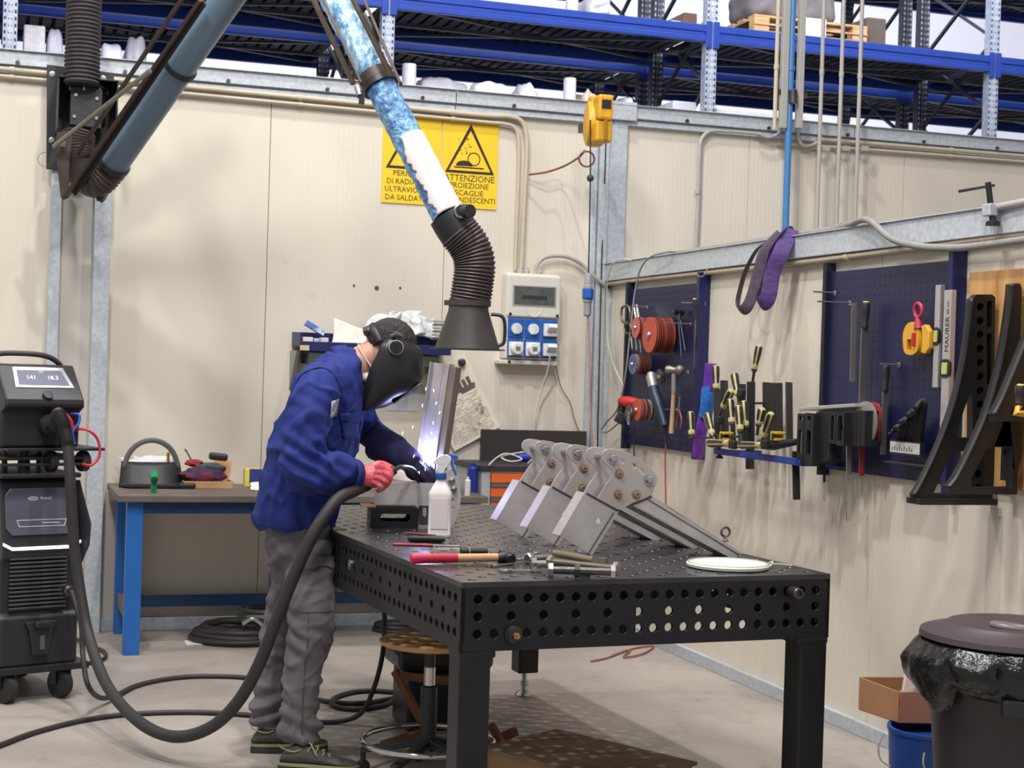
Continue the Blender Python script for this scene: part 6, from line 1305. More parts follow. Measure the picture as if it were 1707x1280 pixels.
mb = MB(); mb.cyl(HR(1368, 774, .15), HR(1369, 791, .15), .014, n=10); mb.cyl(HR(1374, 776, .14), HR(1374, 804, .14), .006, n=8); tag(mb.build('screw_foot', CASTB, smooth=30), 'black screw foot with thin pin hanging below the plain stops', 'screw')
# ================================================================== things on the wide board
mb = MB(); mb.beam(HR(1424, 505, .10), HR(1421, 636, .08), .024, .005, up=EY); tag(mb.build('steel_rule', mat('rule_grey', (150, 146, 140), .4, .5), smooth=0), 'flat steel rule hanging on the left of the wide board', 'rule')
def filetool(label, h0, h1, b1_, off, w_, hrr):
    t = thing('file', label, 'file', HR(*b1_, off)); handle(HR(*h0, off), HR(*h1, off), hrr, t, pale=False)
    mb = MB(); mb.beam(HR(*h1, off), HR(*b1_, off), w_, .010, up=EY); mb.build('blade', mat('file_steel', (120, 116, 112), .4, .6), t, smooth=0, bevel=.001)
filetool('long file with yellow and black handle on the wide board', (1444, 502), (1441, 548), (1437, 672), .08, .03, .018)
filetool('shorter file with yellow and black handle low on the wide board', (1477, 606), (1475, 652), (1472, 758), .07, .022, .017)
t = thing('lifting_clamp', 'yellow plate lifting clamp with red eye on the wide board', 'lifting clamp', HR(1535, 592, .08))
LY = mat('lift_yellow', (224, 168, 52), .45, var=.1, scale=20); LR = mat('lift_red', (176, 44, 76), .45)
Mk = FW(1535, 560, .06)
def PX(l): return [L2(Mk, x, y) for x, y in l]
mb = MB(); mb.prism([(v.x, v.y) for v in spl([Vector((*q_, 0)) for q_ in PX([(1517, 582), (1516, 558), (1522, 542), (1532, 537), (1540, 545), (1542, 568), (1539, 586), (1530, 592), (1521, 590)])], 5, True)], Mk, .03, [list(reversed(PX([(1522, 583), (1523, 566), (1530, 566), (1530, 584)])))]); mb.build('clamp_body', LY, t, smooth=30, bevel=.003)
mb = MB(); mb.prism(PX([(1542, 588), (1544, 560), (1543, 543), (1550, 541), (1556, 552), (1556, 580), (1550, 590)]), Mk, .02); mb.build('clamp_plate', LY, t, smooth=30, bevel=.003)
mb = MB(); mb.tube([Mk @ Vector((*L2(Mk, x, y), .02)) for x, y in ((1538, 506), (1544, 512), (1544, 524), (1538, 530), (1533, 524), (1533, 512))], .008, 10, closed=True); mb.build('lifting_eye', LR, t)
mb = MB(); mb.loft([Mk @ Vector((*L2(Mk, 1538, 528), .02)), Mk @ Vector((*L2(Mk, 1539, 548), .02))], [.011, .02], 12); mb.build('eye_neck', LR, t)
mb = MB(); mb.beam(Mk @ Vector((*L2(Mk, 1537, 555), .035)), Mk @ Vector((*L2(Mk, 1536, 578), .035)), .02, .012); mb.build('cam_lever', mat('lever_red', (196, 52, 48), .45), t, smooth=0, bevel=.003)
ALU = mat('level_aluminium', (186, 182, 180), .35, .4, var=.06)
def level(label, top, bot, w_, off, vial, txt=None):
    a, b = HR(*top, off), HR(*bot, off); h = (a-b).length; M = FR(b, -EY, a-b); t = thingM('spirit_level', label, 'spirit level', M)
    mb = MB(); mb.M = M; mb.bbox((-w_/2, 0, -.022), (w_/2, h, 0)); mb.build('level_body', ALU, t, smooth=0, bevel=.002)
    mb = MB(); mb.M = M; v = h*vial; mb.prism(rrect(-w_*.62, v-.035, w_*.62, v+.035, .02), Matrix.Translation((0, 0, -.006)), .009); mb.build('vial_frame', HK, t, smooth=30)
    mb = MB(); mb.M = M; mb.prism(rrect(-w_*.35, v-.022, w_*.35, v+.022, .006), Matrix.Translation((0, 0, .003)), .003); mb.build('vial', mat('vial_green', (190, 196, 110), .2), t, smooth=30)
    if txt:
        mb = MB(); addtext(mb, txt, M @ Matrix.Translation((w_*.1, h*.70, .0006)) @ Matrix.Rotation(PI/2, 4, 'Z'), .035, .0006); addtext(mb, '60 cm', M @ Matrix.Translation((w_*.1, h*.88, .0006)) @ Matrix.Rotation(PI/2, 4, 'Z'), .02, .0006); mb.build('lettering', INK, t, smooth=0)
level('shorter aluminium spirit level on the wide board', (1562, 475), (1558, 646), .035, .06, .5)
level('longer aluminium spirit level with lettering at the right of the wide board', (1584, 483), (1572, 730), .05, .07, .47, 'MAURER')
# hex key set
t = thing('hex_key_set', 'set of black hex keys in a holder with white label on the wide board', 'hex keys', HR(1510, 765, .08))
rnd = random.Random(9)
for k in range(11):
    x = 1497+k*4.2; y = 722-k*4.0+rnd.uniform(-3, 3); r_ = .0062+.0005*k
    mb = MB(); mb.tube([HR(x-16+k*.3, y+4-2, .14), HR(x-2, y-5-.6*k, .10), HR(x+2, y, .09), HR(min(1532, 1492+k*4.0), 742, .06)], r_, 8, smooth=5); mb.build('hex_key', HK, t)
Mk = FW(1483, 756, .09); wl = L2(Mk, 1534, 758)[0]
mb = MB(); mb.prism([(0, 0), (wl, 0), (wl, .055), (0, .055)], Mk, -.02); hd = mb.build('key_holder', HK, t, smooth=0)
mb = MB(); mb.prism([(.004, .008), (wl-.004, .008), (wl-.004, .05), (.004, .05)], Mk @ Matrix.Translation((0, 0, .0005)), .001); lbm = mb.build('size_label', mat('label_white', (206, 202, 198), .6), hd, smooth=0)
mb = MB()
for k in range(9): mb.prism([(.018+k*.017, .016), (.023+k*.017, .016), (.023+k*.017, .028+.008*(k % 2)), (.018+k*.017, .028+.008*(k % 2))], Mk @ Matrix.Translation((0, 0, .0016)), .0005)
mb.build('size_marks', INK, lbm, smooth=0)
mb = MB(); mb.M = ROOM; a = uw(HR(1480, 768, .1)); b = uw(HR(1550, 768, .1)); mb.bbox((-.12, a[1], a[2]-.008), (-.028, b[1], a[2])); mb.build('tray', HK, t, smooth=0, bevel=.002)
# ================================================================== plywood and cast brackets
mb = MB(); Mk = FW(1612, 805, .003); l = LP(Mk, [(1606, 805), (1613, 456)]); x0 = 0; h = l[1][1]; mb.prism([(0, 0), (1.2, 0), (1.2, h), (0, h)], Mk, .02)
tag(mb.build('plywood_board', mat('wall_plywood', (210, 164, 104), .6, rgb2=(180, 128, 76), scale=2.2, stretch=(6, 6, 1), detail=6), smooth=0), 'yellowish plywood board fixed to the right wall behind the cast brackets', 'board')
mb = MB()
for x, y in ((1628, 478), (1633, 462)): mb.ball(HR(x, y, .028), (.012, .012, .006), 10, 6)
CB_ = mat('cast_iron_black', (40, 38, 40), .42, .2, var=.18, scale=14)
def cast(label, wpx, wpy, off, outline, holes, circles, th):
    o = HR(wpx, wpy, off); w0 = uw(o)[1]; p0 = RM(0, w0)
    M = FR(o, -EX, EZ)       # x out of the wall, y up, z = -EX x EZ = EY
    t = thingM('cast_bracket', label, 'bracket', M, 'black cast angle brackets')
    def q(l): return [(lambda v: (v.x, v.y))(M.inverted() @ HP(x, y, o, EY)) for x, y in l]
    ol = [(lambda v: (v.x, v.y))(v) for v in [Vector((a, b, 0)) for a, b in q(outline)]]
    hs = [list(reversed(q(h_))) for h_ in holes]
    for (x, y, r) in circles: c = q([(x, y)])[0]; hs.append(list(reversed(circ(c[0], c[1], r, 16))))
    def ccw(l): return l if sum(l[i-1][0]*l[i][1]-l[i][0]*l[i-1][1] for i in range(len(l))) > 0 else l[::-1]
    ol = ccw(ol); hs = [ccw(h_)[::-1] for h_ in hs]
    mb = MB(); mb.prism(ol, M, th/2, hs, t0=-th/2); mb.build('web_plate', CB_, t, smooth=25, bevel=.003)
    return t, M, q
def curve(l, k=5): return [(v.x, v.y) for v in spl([Vector((a, b, 0)) for a, b in l], k)]
t, M, q = cast('tall black cast bracket, leftmost of the three on the plywood', 1655, 660, .03, [(1655, 496), (1651, 836), (1522, 838), (1521, 826)]+curve([(1536, 800), (1562, 744), (1588, 672), (1605, 600), (1613, 540), (1618, 498)])+[(1624, 491), (1650, 491)],
  [curve([(1613, 655), (1600, 692), (1590, 724)])+[(1594, 729), (1617, 729), (1617, 660)], [(1583, 752), (1615, 752), (1615, 822), (1552, 822)], [(1641, 502), (1650, 502), (1649, 545), (1641, 545)], [(1641, 556), (1649, 556), (1648, 640), (1641, 640)], [(1640, 650), (1648, 650), (1647, 712), (1640, 712)]],
  [(1630, 512+23.2*k, .015) for k in range(9)]+[(1627, 765+24*k, .015) for k in range(3)], .03)
mb = MB(); ml = q([(1621, 498), (1653, 498), (1649, 834), (1619, 834)]); mb.prism(ml if sum(ml[i-1][0]*ml[i][1]-ml[i][0]*ml[i-1][1] for i in range(4)) > 0 else ml[::-1], M, .030, t0=.022); mb.build('backing_web', CB_, t, smooth=0)
mb = MB(); cv = q(curve([(1521, 826), (1536, 800), (1562, 744), (1588, 672), (1605, 600), (1613, 540), (1618, 498)]))
def flange(mb, M, cv, w_, th):
    rows = [[M @ Vector((x, y, -w_/2)), M @ Vector((x, y, w_/2))] for x, y in cv]; mb.grid(rows)
flange(mb, M, cv, .034, .01); mb.build('curved_flange', CB_, t, smooth=60, solid=.010, fix=False)
mb = MB(); c = q([(1522, 838), (1651, 836)]); mb.M = M; mb.bbox((c[1][0], c[0][1]-.004, -.045), (c[0][0], c[0][1]+.018, .045)); mb.build('base_flange', CB_, t, smooth=0, bevel=.003)
t, M, q = cast('middle black cast bracket, standing out before the leftmost one', 1697, 660, .05, [(1699, 480), (1691, 824), (1578, 822), (1578, 812)]+curve([(1592, 795), (1614, 752), (1642, 688), (1664, 612), (1676, 545), (1682, 500), (1684, 476)])+[(1688, 472), (1696, 473)],
  [[(1607, 811), (1640, 750), (1648, 745), (1682, 745), (1681, 811)]], [(1678, 497+22*k, .012) for k in range(0)], .035)
mb = MB(); cv = q(curve([(1578, 812), (1592, 795), (1614, 752), (1642, 688), (1664, 612), (1676, 545), (1682, 500), (1684, 474)])); flange(mb, M, cv, .040, .01); mb.build('curved_flange', CB_, t, smooth=60, solid=.010, fix=False)
mb = MB(); c = q([(1678, 470), (1691, 824)]); mb.M = M
Mh = FW(1672, 800, .045); w_ = L2(Mh, 1690, 800)[0]
hh_ = (HR(1672, 475, .045)-HR(1672, 800, .045)).length
mb = MB(); mb.prism([(0, 0), (w_, 0), (w_, hh_), (0, hh_)], Mh, .012, [list(reversed(circ(w_*.45, hh_-.05-.055*k, .014, 14))) for k in range(int((hh_-.06)/.055))]); mb.build('perforated_flange', CB_, t, smooth=25)
t, M, q = cast('right black cast bracket, cut off by the picture edge', 1742, 640, .06, [(1765, 470), (1758, 703), (1654, 702), (1653, 690)]+curve([(1668, 664), (1688, 616), (1706, 572), (1725, 520), (1738, 470)]), [[(1678, 690), (1700, 650), (1740, 640), (1740, 692)]], [], .035)
mb = MB(); cv = q(curve([(1653, 692), (1668, 664), (1688, 616), (1706, 572), (1725, 520), (1738, 470)])); flange(mb, M, cv, .040, .01); mb.build('curved_flange', CB_, t, smooth=60, solid=.010, fix=False)
t = thing('bar_clamp', 'yellow handled clamp hanging on the right cast bracket at the picture edge', 'clamp', HR(1704, 690, .2))
handle(HR(1702, 640, .22), HR(1699, 676, .22), .018, t, pale=False)
mb = MB(); mb.loft([HR(1699, 676, .22), HR(1694, 688, .24), HR(1710, 690, .2)], [.012, .014, .012], 10); mb.build('yoke', YCL, t)
# ================================================================== welded steel brackets on the table
RAW = mat('raw_steel', (192, 186, 183), .42, .12, rgb2=(160, 153, 151), scale=7, bump=.04, bscale=50, edge=(.3, .7), detail=7)
RAWB = mat('raw_steel_tinted', (176, 168, 163), .42, .18, rgb2=(162, 142, 120), scale=6, edge=(.45, .75), detail=6)
WELD = mat('weld_bead', (70, 62, 58), .6, .3); RUSTR = mat('heat_tint', (150, 116, 90), .5, .2)
UA = math.radians(7); UX = Vector((math.cos(UA), math.sin(UA), 0))
pC = HZ(985, 925, TZ)
UM = FR(pC, UX, EZ)            # x right, y up, z to the lens
ub_ = thingM('steel_bracket', 'nearest of the three welded V-shaped steel brackets on the table', UM and 'bracket', UM, 'welded steel brackets leaning on the table')
stp = Vector((-.108, .235, 0)); _z = -stp.normalized()
US = Matrix(((UX.x, 0, _z.x, pC.x), (UX.y, 0, _z.y, pC.y), (0, 1, _z.z, pC.z), (0, 0, 0, 1)))
def U(l): return [L2(UM, x, y) for x, y in l]
def ccw(l): return l if sum(l[i-1][0]*l[i][1]-l[i][0]*l[i-1][1] for i in range(len(l))) > 0 else l[::-1]
head_px = [(1006, 752), (1012, 749), (1018, 748), (1032, 750), (1045, 754), (1062, 763), (1080, 777), (1092, 788), (1096, 795), (1096, 802), (1090, 817), (1085, 828), (1051, 841), (1031, 850), (996, 831), (1012, 805), (1022, 791), (1021, 783), (1008, 773), (1003, 765), (1003, 757)]
hs = []
for x, y, r in ((1036, 768, .009), (1056, 776, .010), (1069, 786, .010)): c = U([(x, y)])[0]; hs.append(list(reversed(slot(c[0], c[1], .010, r*.7, 6, -.6))))
for nm, z in (('head_plate', 0), ('rear_head_plate', -.112)):
    mb = MB(); mb.prism(ccw(U(head_px)), US, z, hs, t0=z-.006); hp = mb.build(nm, RAWB if z == 0 else RAW, ub_, smooth=25, bevel=.001)
    if z == 0: HPM = hp
for x, y in ((1020, 763.5), (1080.6, 799.6)):
    c = U([(x, y)])[0]; mb = MB(); mb.M = US; mb.cyl((c[0], c[1], .012), (c[0], c[1], -.135), .008, n=12); mb.lathe([(.013, .0), (.013, .011), (.010, .013), (0, .013)], (c[0], c[1], .002), n=6); mb.lathe([(.018, 0), (.018, .002)], (c[0], c[1], 0), n=20); mb.lathe([(.013, 0), (.013, .012), (0, .012)], (c[0], c[1], -.14), n=6); mb.build('bolt', STEEL, ub_, smooth=20)
for x, y in ((1032, 790), (1030, 824), (1060.5, 824)):
    c = U([(x, y)])[0]; mb = MB(); mb.M = US; mb.lathe([(.016, .0), (.0155, .0012), (0, .0012)], (c[0], c[1], 0), n=20); rg = mb.build('heat_ring', RUSTR, ub_); mb = MB(); mb.M = US; mb.lathe([(.010, 0), (.010, .008), (.005, .009), (.005, .004), (0, .004)], (c[0], c[1], .0005), n=14); mb.build('weld_nut', mat('brown_nut', (156, 136, 122), .4, .4), rg, smooth=25)
# near leg: channel with holes
lw = ccw(U([(977, 822), (1030, 851), (985, 925), (935, 894)])); h1_ = U([(998, 868.5)])[0]; h2_ = U([(977, 857)])[0]
mb = MB(); mb.prism(lw, US, -.001, [list(reversed(circ(h1_[0], h1_[1], .010, 16)))], t0=-.006)
a_, b_, c_, d_ = [Vector((*p, 0)) for p in U([(977, 822), (1030, 851), (985, 925), (935, 894)])]
def flg(mb, p, q_, dep, th=.005, z0=-.006):
    n = (q_-p).normalized().cross(Vector((0, 0, 1))); v = [p, q_, q_+n*th, p+n*th]; mb._add([US @ Vector((w.x, w.y, z)) for z in (z0, z0-dep) for w in v], [(0, 1, 2, 3), (7, 6, 5, 4), (0, 4, 5, 1), (1, 5, 6, 2), (2, 6, 7, 3), (3, 7, 4, 0)])
lg = mb.build('short_leg', RAW, ub_, smooth=25)
mb = MB(); flg(mb, b_, c_, .10, -.005, -.001); mb.build('leg_flange', RAW, lg, smooth=0); mb = MB(); flg(mb, a_, d_, .06, .005, -.001); mb.build('leg_flange', RAW, lg, smooth=0)
mb = MB(); e = (c_-b_).normalized()
mb.M = None; mb.beam(US @ (b_+Vector((-.014, -.006, .0005))), US @ (c_+Vector((-.014, -.002, .0005))), .003, .002); mb.build('fold_line', WELD, lg, smooth=0)
# far leg: long channel to the right
l4 = U([(1051, 841), (1087, 826), (1237, 922), (1222, 932)]); A_, B_, C_, D2 = [Vector((*p, 0)) for p in l4]
mb = MB(); mb.prism(ccw([(v.x, v.y) for v in (A_, B_, C_, D2)]), US, -.001, t0=-.006); lg = mb.build('long_leg', RAW, ub_, smooth=25)
mb = MB(); flg(mb, B_, C_, .10, .005, -.001); mb.build('leg_flange', RAW, lg, smooth=0); mb = MB(); flg(mb, A_, D2, .10, -.005, -.001); mb.build('leg_flange', RAW, lg, smooth=0)
mb = MB(); mb.beam(US @ (B_.lerp(A_, .28)+Vector((0, 0, .0005))), US @ (C_.lerp(D2, .28)+Vector((0, 0, .0005))), .003, .002); mb.build('fold_line', WELD, lg, smooth=0)
mb = MB(); mb.tube([US @ Vector((*p, 0)) for p in U([(1051, 841), (1068, 835), (1086, 827)])], .004, 6); mb.build('weld_bead', WELD, ub_); mb = MB(); mb.tube([US @ Vector((*p, 0)) for p in U([(978, 822), (1003, 836), (1030, 851)])], .003, 6); mb.build('weld_bead', WELD, ub_)

for k, lb_ in ((1, 'middle of the three welded V-shaped steel brackets on the table'), (2, 'farthest of the three welded V-shaped steel brackets on the table')):
    copy_tree(ub_, Matrix.Translation(stp*k) @ UM, lb_)
# eye bolt, white lid
p = HZ(1209, 903, TZ); t = thing('eye_bolt', 'steel eye bolt standing on the table beside the long bracket leg', 'eye bolt', p)
mb = MB(); mb.lathe([(0, 0), (.013, 0), (.013, .006), (.007, .01), (.007, .02)], p, n=14); mb.build('shank', STEEL, t, smooth=30); mb = MB(); mb.torus(p+EZ*.036, .017, .0045, Vector((.3, -1, 0)), 24, 8); mb.build('eye', mat('eye_bronze', (120, 108, 94), .3, .8), t)
LC = HZ(1213, 946, TZ); t = thing('lid', 'round white plastic lid lying near the right front of the table', 'lid', LC)
mb = MB(); mb.lathe([(0, .001), (.125, .001), (.131, .004), (.133, .012), (.129, .017), (.122, .014), (.116, .011), (0, .011)], LC, n=56); mb.build('lid_disc', mat('lid_white', (226, 230, 214), .4, var=.04), t, smooth=40)
mb = MB(); mb.torus(LC+EZ*.0155, .127, .003, n=56, m=8); mb.build('lid_rim', mat('lid_rim', (176, 180, 166), .4), t)
mb = MB(); mb.tube([HZ(1280, 942, TZ+.01), HZ(1295, 940, TZ+.012), HZ(1320, 943, TZ+.006)], .003, 6); mb.tube([HZ(1276, 941, TZ+.01), HZ(1288, 936, TZ+.014), HZ(1284, 944, TZ+.008)], .003, 6); mb.build('wire_tie', mat('pale_green_cable', (196, 202, 188), .5), t)
# bolts pile
CHR = mat('zinc_bolt', (196, 192, 186), .25, .9, var=.15, scale=40); GRB = mat('dull_bolt', (122, 112, 100), .4, .8)
def bolt(label, a, b, r, m, nut=None, heads=(1, 0), grp='loose bolts on the table', za=None):
    z = TZ+r*1.9+.001 if za is None else za; p, q_ = HZ(a[0], a[1], z), HZ(b[0], b[1], z if za is None else za); d = (q_-p).normalized()
    t = thing('hex_bolt', label, 'bolt', Vector((p.x, p.y, TZ)), 0, grp)
    mb = MB(); mb.cyl(p, q_, r, n=16); mb.build('shank', m, t)
    if heads[0]: mb = MB(); mb.lathe([(0, -.016), (r*1.6, -.016), (r*1.9, -.013), (r*1.9, 0), (0, 0)], p, d, 6); mb.build('hex_head', CHR, t, smooth=20)
    if heads[1]: mb = MB(); mb.lathe([(0, 0), (r*1.9, 0), (r*1.9, .013), (r*1.6, .016), (0, .016)], q_, d, 6); mb.build('end_nut', CHR, t, smooth=20)
    if nut: c = p.lerp(q_, nut); mb = MB(); mb.lathe([(r, -.008), (r*1.9, -.008), (r*1.9, .008), (r, .008)], c, d, 6); mb.build('nut', HK, t, smooth=20)
    return t
bolt('front bolt of the pile with shiny head and black nut at mid shank', (922, 950), (1018, 953), .0115, DSTEEL, .42, (1, 1))
bolt('dull bronze bolt at the back of the pile pointing left up', (925, 922), (990, 934), .012, mat('bronze_bolt', (164, 152, 122), .35, .7), None, (0, 0))
bolt('dark bolt lying between the bronze and the front bolt', (922, 937), (1024, 948), .0115, GRB, None, (1, 1), za=TZ+.03)
bolt('short bolt with shiny head left of the pile', (893, 940), (918, 940), .0115, CHR, None, (1, 0))
bolt('small shiny bolt at the back left of the pile', (885, 930), (912, 928), .009, CHR, None, (1, 0))
p = HZ(976, 957, TZ+.006); mb = MB(); mb.lathe([(.008, 0), (.016, 0), (.016, .011), (.008, .011)], p-EZ*.005, n=6); tag(mb.build('hex_nut', HK, smooth=20), 'black loose nut lying in front of the bolts', 'nut')
p = HZ(1005, 937, TZ); mb = MB(); mb.lathe([(.009, 0), (.017, 0), (.017, .014), (.009, .014)], p, n=6); tag(mb.build('hex_nut', CHR, smooth=20), 'shiny loose nut at the right end of the bolt pile', 'nut')
def wrench(label, a, b, w_, end=.018):
    p, q_ = HZ(*a, TZ+.005), HZ(*b, TZ+.005); d = (q_-p).normalized(); n = EZ.cross(d); t = thing('spanner', label, 'spanner', p)
    mb = MB(); mb.beam(p, q_, w_, .005); mb.build('spanner_shaft', CHR, t, smooth=0, bevel=.0015)
    mb = MB(); M = FR(p-EZ*.004, d, n); mb.prism(circ(-end*.8, 0, end, 24), M, .008, [list(reversed(circ(-end*.8, 0, end*.6, 18)))]); mb.build('ring_end', CHR, t, smooth=30, bevel=.001)
    M = FR(q_-EZ*.004, d, n); mb = MB(); mb.prism([(0, -.006), (.01, -.014), (.028, -.013), (.026, -.006), (.014, -.005), (.014, .005), (.026, .006), (.028, .013), (.01, .014), (0, .006)], M, .008); mb.build('open_end', CHR, t, smooth=0, bevel=.001)
wrench('shiny ring spanner left of the bolt pile, ring end to the front', (850, 951), (888, 951), .010)
wrench('thin long spanner pointing left out of the bolt pile', (880, 936), (828, 942), .007, .012)
wrench('spanner behind the hammer head end at the back of the pile', (868, 932), (893, 922), .010, .014)
# hammer on the table
a, b = HZ(684, 931, TZ+.018), HZ(838, 929, TZ+.018); d = b-a
t = thing('hammer', 'hammer with red grip and wooden shaft lying on the table', 'hammer', Vector((a.x, a.y, TZ)))
mb = MB(); mb.loft([a, a+d*.01, a+d*.05, a+d*.35, a+d*.5], [.010, .0155, .0165, .0145, .0145], 18); mb.build('red_grip', mat('grip_crimson', (196, 42, 66), .4), t)
mb = MB(); mb.loft([a+d*.48, a+d*.7, a+d*.97], [.0135, .0135, .013], 16); mb.build('shaft', mat('ash_wood', (206, 160, 118), .5, var=.15, scale=5, stretch=(1, 12, 12)), t)
mb = MB(); e_ = d.normalized(); pr = EZ.cross(e_); c = a+d*1.04; mb.loft([a+d*.94, a+d*1.0, a+d*1.06, a+d*1.12], [.014, .018, .018, .014], 16); mb.build('head_socket', BLACK, t, smooth=40)
mb = MB(); mb.loft([c-pr*.05, c-pr*.045, c-pr*.02, c+pr*.02, c+pr*.045, c+pr*.05], [.013, .017, .014, .014, .017, .013], 16); mb.build('head', mat('hammer_black', (36, 35, 36), .4, .4), t, smooth=40)
# lighter with band
a, b = HZ(768, 919, TZ+.012), HZ(812, 919, TZ+.012); t = thing('marker', 'short black marker with yellow band lying behind the hammer', 'marker', Vector((a.x, a.y, TZ)))
mb = MB(); mb.cyl(a, b, .0115, n=14); mb.build('marker_body', HK, t); mb = MB(); mb.torus(a.lerp(b, .32), .0118, .0015, b-a, 16, 5); mb.build('band', YHP, t)
# thin red screwdriver / scriber
a, b = HZ(655, 907, TZ+.005), HZ(766, 910, TZ+.004); t = thing('scriber', 'thin red handled scriber lying left on the table edge side', 'scriber', Vector((a.x, a.y, TZ)))
mb = MB(); mb.cyl(a, a.lerp(b, .6), .0045, n=10); mb.build('handle', mat('dull_red', (164, 58, 60), .45), t); mb = MB(); mb.cyl(a.lerp(b, .6), b, .003, n=8); mb.build('rod', STEEL, t)
a, b = HZ(680, 897, TZ+.012), HZ(742, 899, TZ+.012); t = thing('pocket_knife', 'folded black and dark red knife in front of the spray bottle', 'knife', Vector((a.x, a.y, TZ)))
mb = MB(); mb.loft([a, a.lerp(b, .1), a.lerp(b, .9), b], [(.008, .010), (.012, .011), (.012, .011), (.008, .010)], 12); mb.build('knife_handle', HK, t, smooth=60)
mb = MB(); mb.tube([a+EZ*.006-UX*.004, a+EZ*.018, a.lerp(b, .3)+EZ*.016, a.lerp(b, .75)+EZ*.012], .004, 8); mb.build('clip', mat('dark_crimson', (120, 40, 52), .4), t)
mb = MB(); mb.box(HZ(563, 880, TZ+.003), (.05, .06, .004), TM); tag(mb.build('paper_scrap', PAP, smooth=0), 'small white scrap on the table edge beside the jacket', 'paper')
# spray bottle
p = HZ(732, 894, TZ); t = thing('spray_bottle', 'white square spray bottle with blue trigger on the table', 'spray bottle', p)
BW = mat('bottle_white', (232, 224, 220), .35, var=.04, scale=12)
def sq(w_, z, k=.8, n=28):
    out = []
    for i in range(n):
        a = 2*PI*i/n; c, s_ = math.cos(a), math.sin(a); q_ = (abs(c)**6+abs(s_)**6)**(-1/6) if k > .5 else 1; out.append(p+Vector((w_*c*q_, w_*.8*s_*q_, z)))
    return out
mb = MB(); st = [(.040, 0, 1), (.0425, .004, 1), (.0425, .012, 1), (.041, .016, 1), (.0415, .135, 1), (.0425, .150, 1), (.041, .160, 1), (.030, .180, 1), (.0185, .200, 0), (.0165, .212, 0)]
vs = []; n = 28
for w_, z, k in st: vs += sq(w_, z, k)
fs = [(i*n+k, i*n+(k+1) % n, (i+1)*n+(k+1) % n, (i+1)*n+k) for i in range(len(st)-1) for k in range(n)]+[tuple(reversed(range(n))), tuple(range((len(st)-1)*n, len(st)*n))]
mb._add(vs, fs); mb.build('bottle_body', BW, t, smooth=50)
mb = MB(); mb.M = Matrix.Translation(p); mb.prism([(-.030, .03), (.030, .03), (.030, .14), (-.030, .14)], FR(Vector((0, -.0335, 0)), (1, 0, 0), (0, 0, 1)), .0015); mb.build('bottle_label', mat('label_plain', (224, 214, 210), .5, var=.05, scale=20), t, smooth=0)
mb = MB(); mb.lathe([(.019, .208), (.020, .212), (.020, .228), (.018, .230), (0, .230)], p, n=24); mb.build('collar', mat('collar_blue', (36, 92, 176), .4), t, smooth=30)
mb = MB(); mb.M = Matrix.Translation(p); F = FR(Vector((0, .012, 0)), (1, 0, 0), (0, 0, 1))
mb.prism([(-.013, .230), (.014, .230), (.016, .245), (.030, .262), (.036, .275), (.036, .290), (.022, .297), (.0, .296), (-.018, .286), (-.028, .272), (-.031, .262), (-.012, .262), (-.014, .25)], F, .024); mb.build('spray_head', SWH, t, smooth=30, bevel=.003)
mb = MB(); mb.M = Matrix.Translation(p); mb.prism([(.022, .298), (.038, .300), (.060, .293), (.060, .282), (.042, .280), (.043, .262), (.050, .245), (.058, .225), (.052, .222), (.042, .242), (.034, .262), (.032, .282)], F, .022, t0=.002); mb.build('trigger', mat('trigger_blue', (32, 92, 186), .4), t, smooth=30, bevel=.002)
# black clamping box and work piece
q_ = HZ(617, 880, TZ); bxx = (HZ(698, 877, TZ)-q_); Lx = .182; BXA = math.radians(10); BX = Vector((math.cos(BXA), math.sin(BXA), 0)); BM = FR(Vector((q_.x, q_.y, TZ)), BX, EZ)
t = thingM('clamping_block', 'black slotted clamping block on the table under the work piece', 'block', BM)
mb = MB(); hh = .076; mb.prism([(0, 0), (Lx, 0), (Lx, hh), (0, hh)], BM, 0, [list(reversed(slot(Lx*.52, hh*.52, .085, .015)))], t0=-.012); mb.prism([(0, 0), (Lx, 0), (Lx, hh), (0, hh)], BM, -.15, [list(reversed(slot(Lx*.52, hh*.52, .085, .015)))], t0=-.162)
mb.M = BM; mb.bbox((0, hh-.012, -.15), (Lx, hh, -.012)); mb.bbox((0, 0, -.15), (Lx, .010, -.012)); mb.bbox((Lx-.012, .01, -.15), (Lx, hh-.012, -.012)); mb.M = None
mb.prism([(-.15, 0), (-.012, 0), (-.012, hh), (-.15, hh)], BM @ FR(Vector((0, 0, 0)), (0, 0, 1), (0, 1, 0)), -.012, [list(reversed(slot(-.055, hh*.5, .0, .012, 8))), list(reversed(slot(-.10, hh*.5, .0, .012, 8)))]); mb.build('block_body', TABS, t, smooth=25, bevel=.0015)
mb = MB(); mb.M = BM; mb.bbox((-.035, hh+.001, -.08), (.02, hh+.010, -.02)); tag(mb.build('wood_shim', mat('shim_wood', (206, 164, 110), .6), smooth=0), 'thin wooden shim between the black block and the work piece', 'shim')
WM_ = FR(BM @ Vector((.015, hh+.011, -.02)), BX, EZ)
wp = thingM('work_piece', 'grey steel bracket being welded, lit blue by the arc', 'bracket', WM_)
mb = MB(); mb.M = WM_; mb.prism([(0, 0), (.165, 0), (.165, .082), (0, .082)], Matrix.Identity(4), 0, [list(reversed(circ(.103, .048, .0095, 16)))], t0=-.005); mb.bbox((0, .078, -.11), (.165, .083, -.005)); mb.bbox((0, 0, -.11), (.165, .005, -.005)); mb.build('lower_channel', RAW, wp, smooth=25)
mb = MB(); mb.M = WM_; mb.prism([(.167, -.002), (.26, -.002), (.26, .085), (.167, .085)], Matrix.Identity(4), .002, t0=-.004); mb.build('side_plate', RAW, wp, smooth=0)
W2 = FR(P(741, 850, 5.98), Vector((1, .25, 0)), EZ)
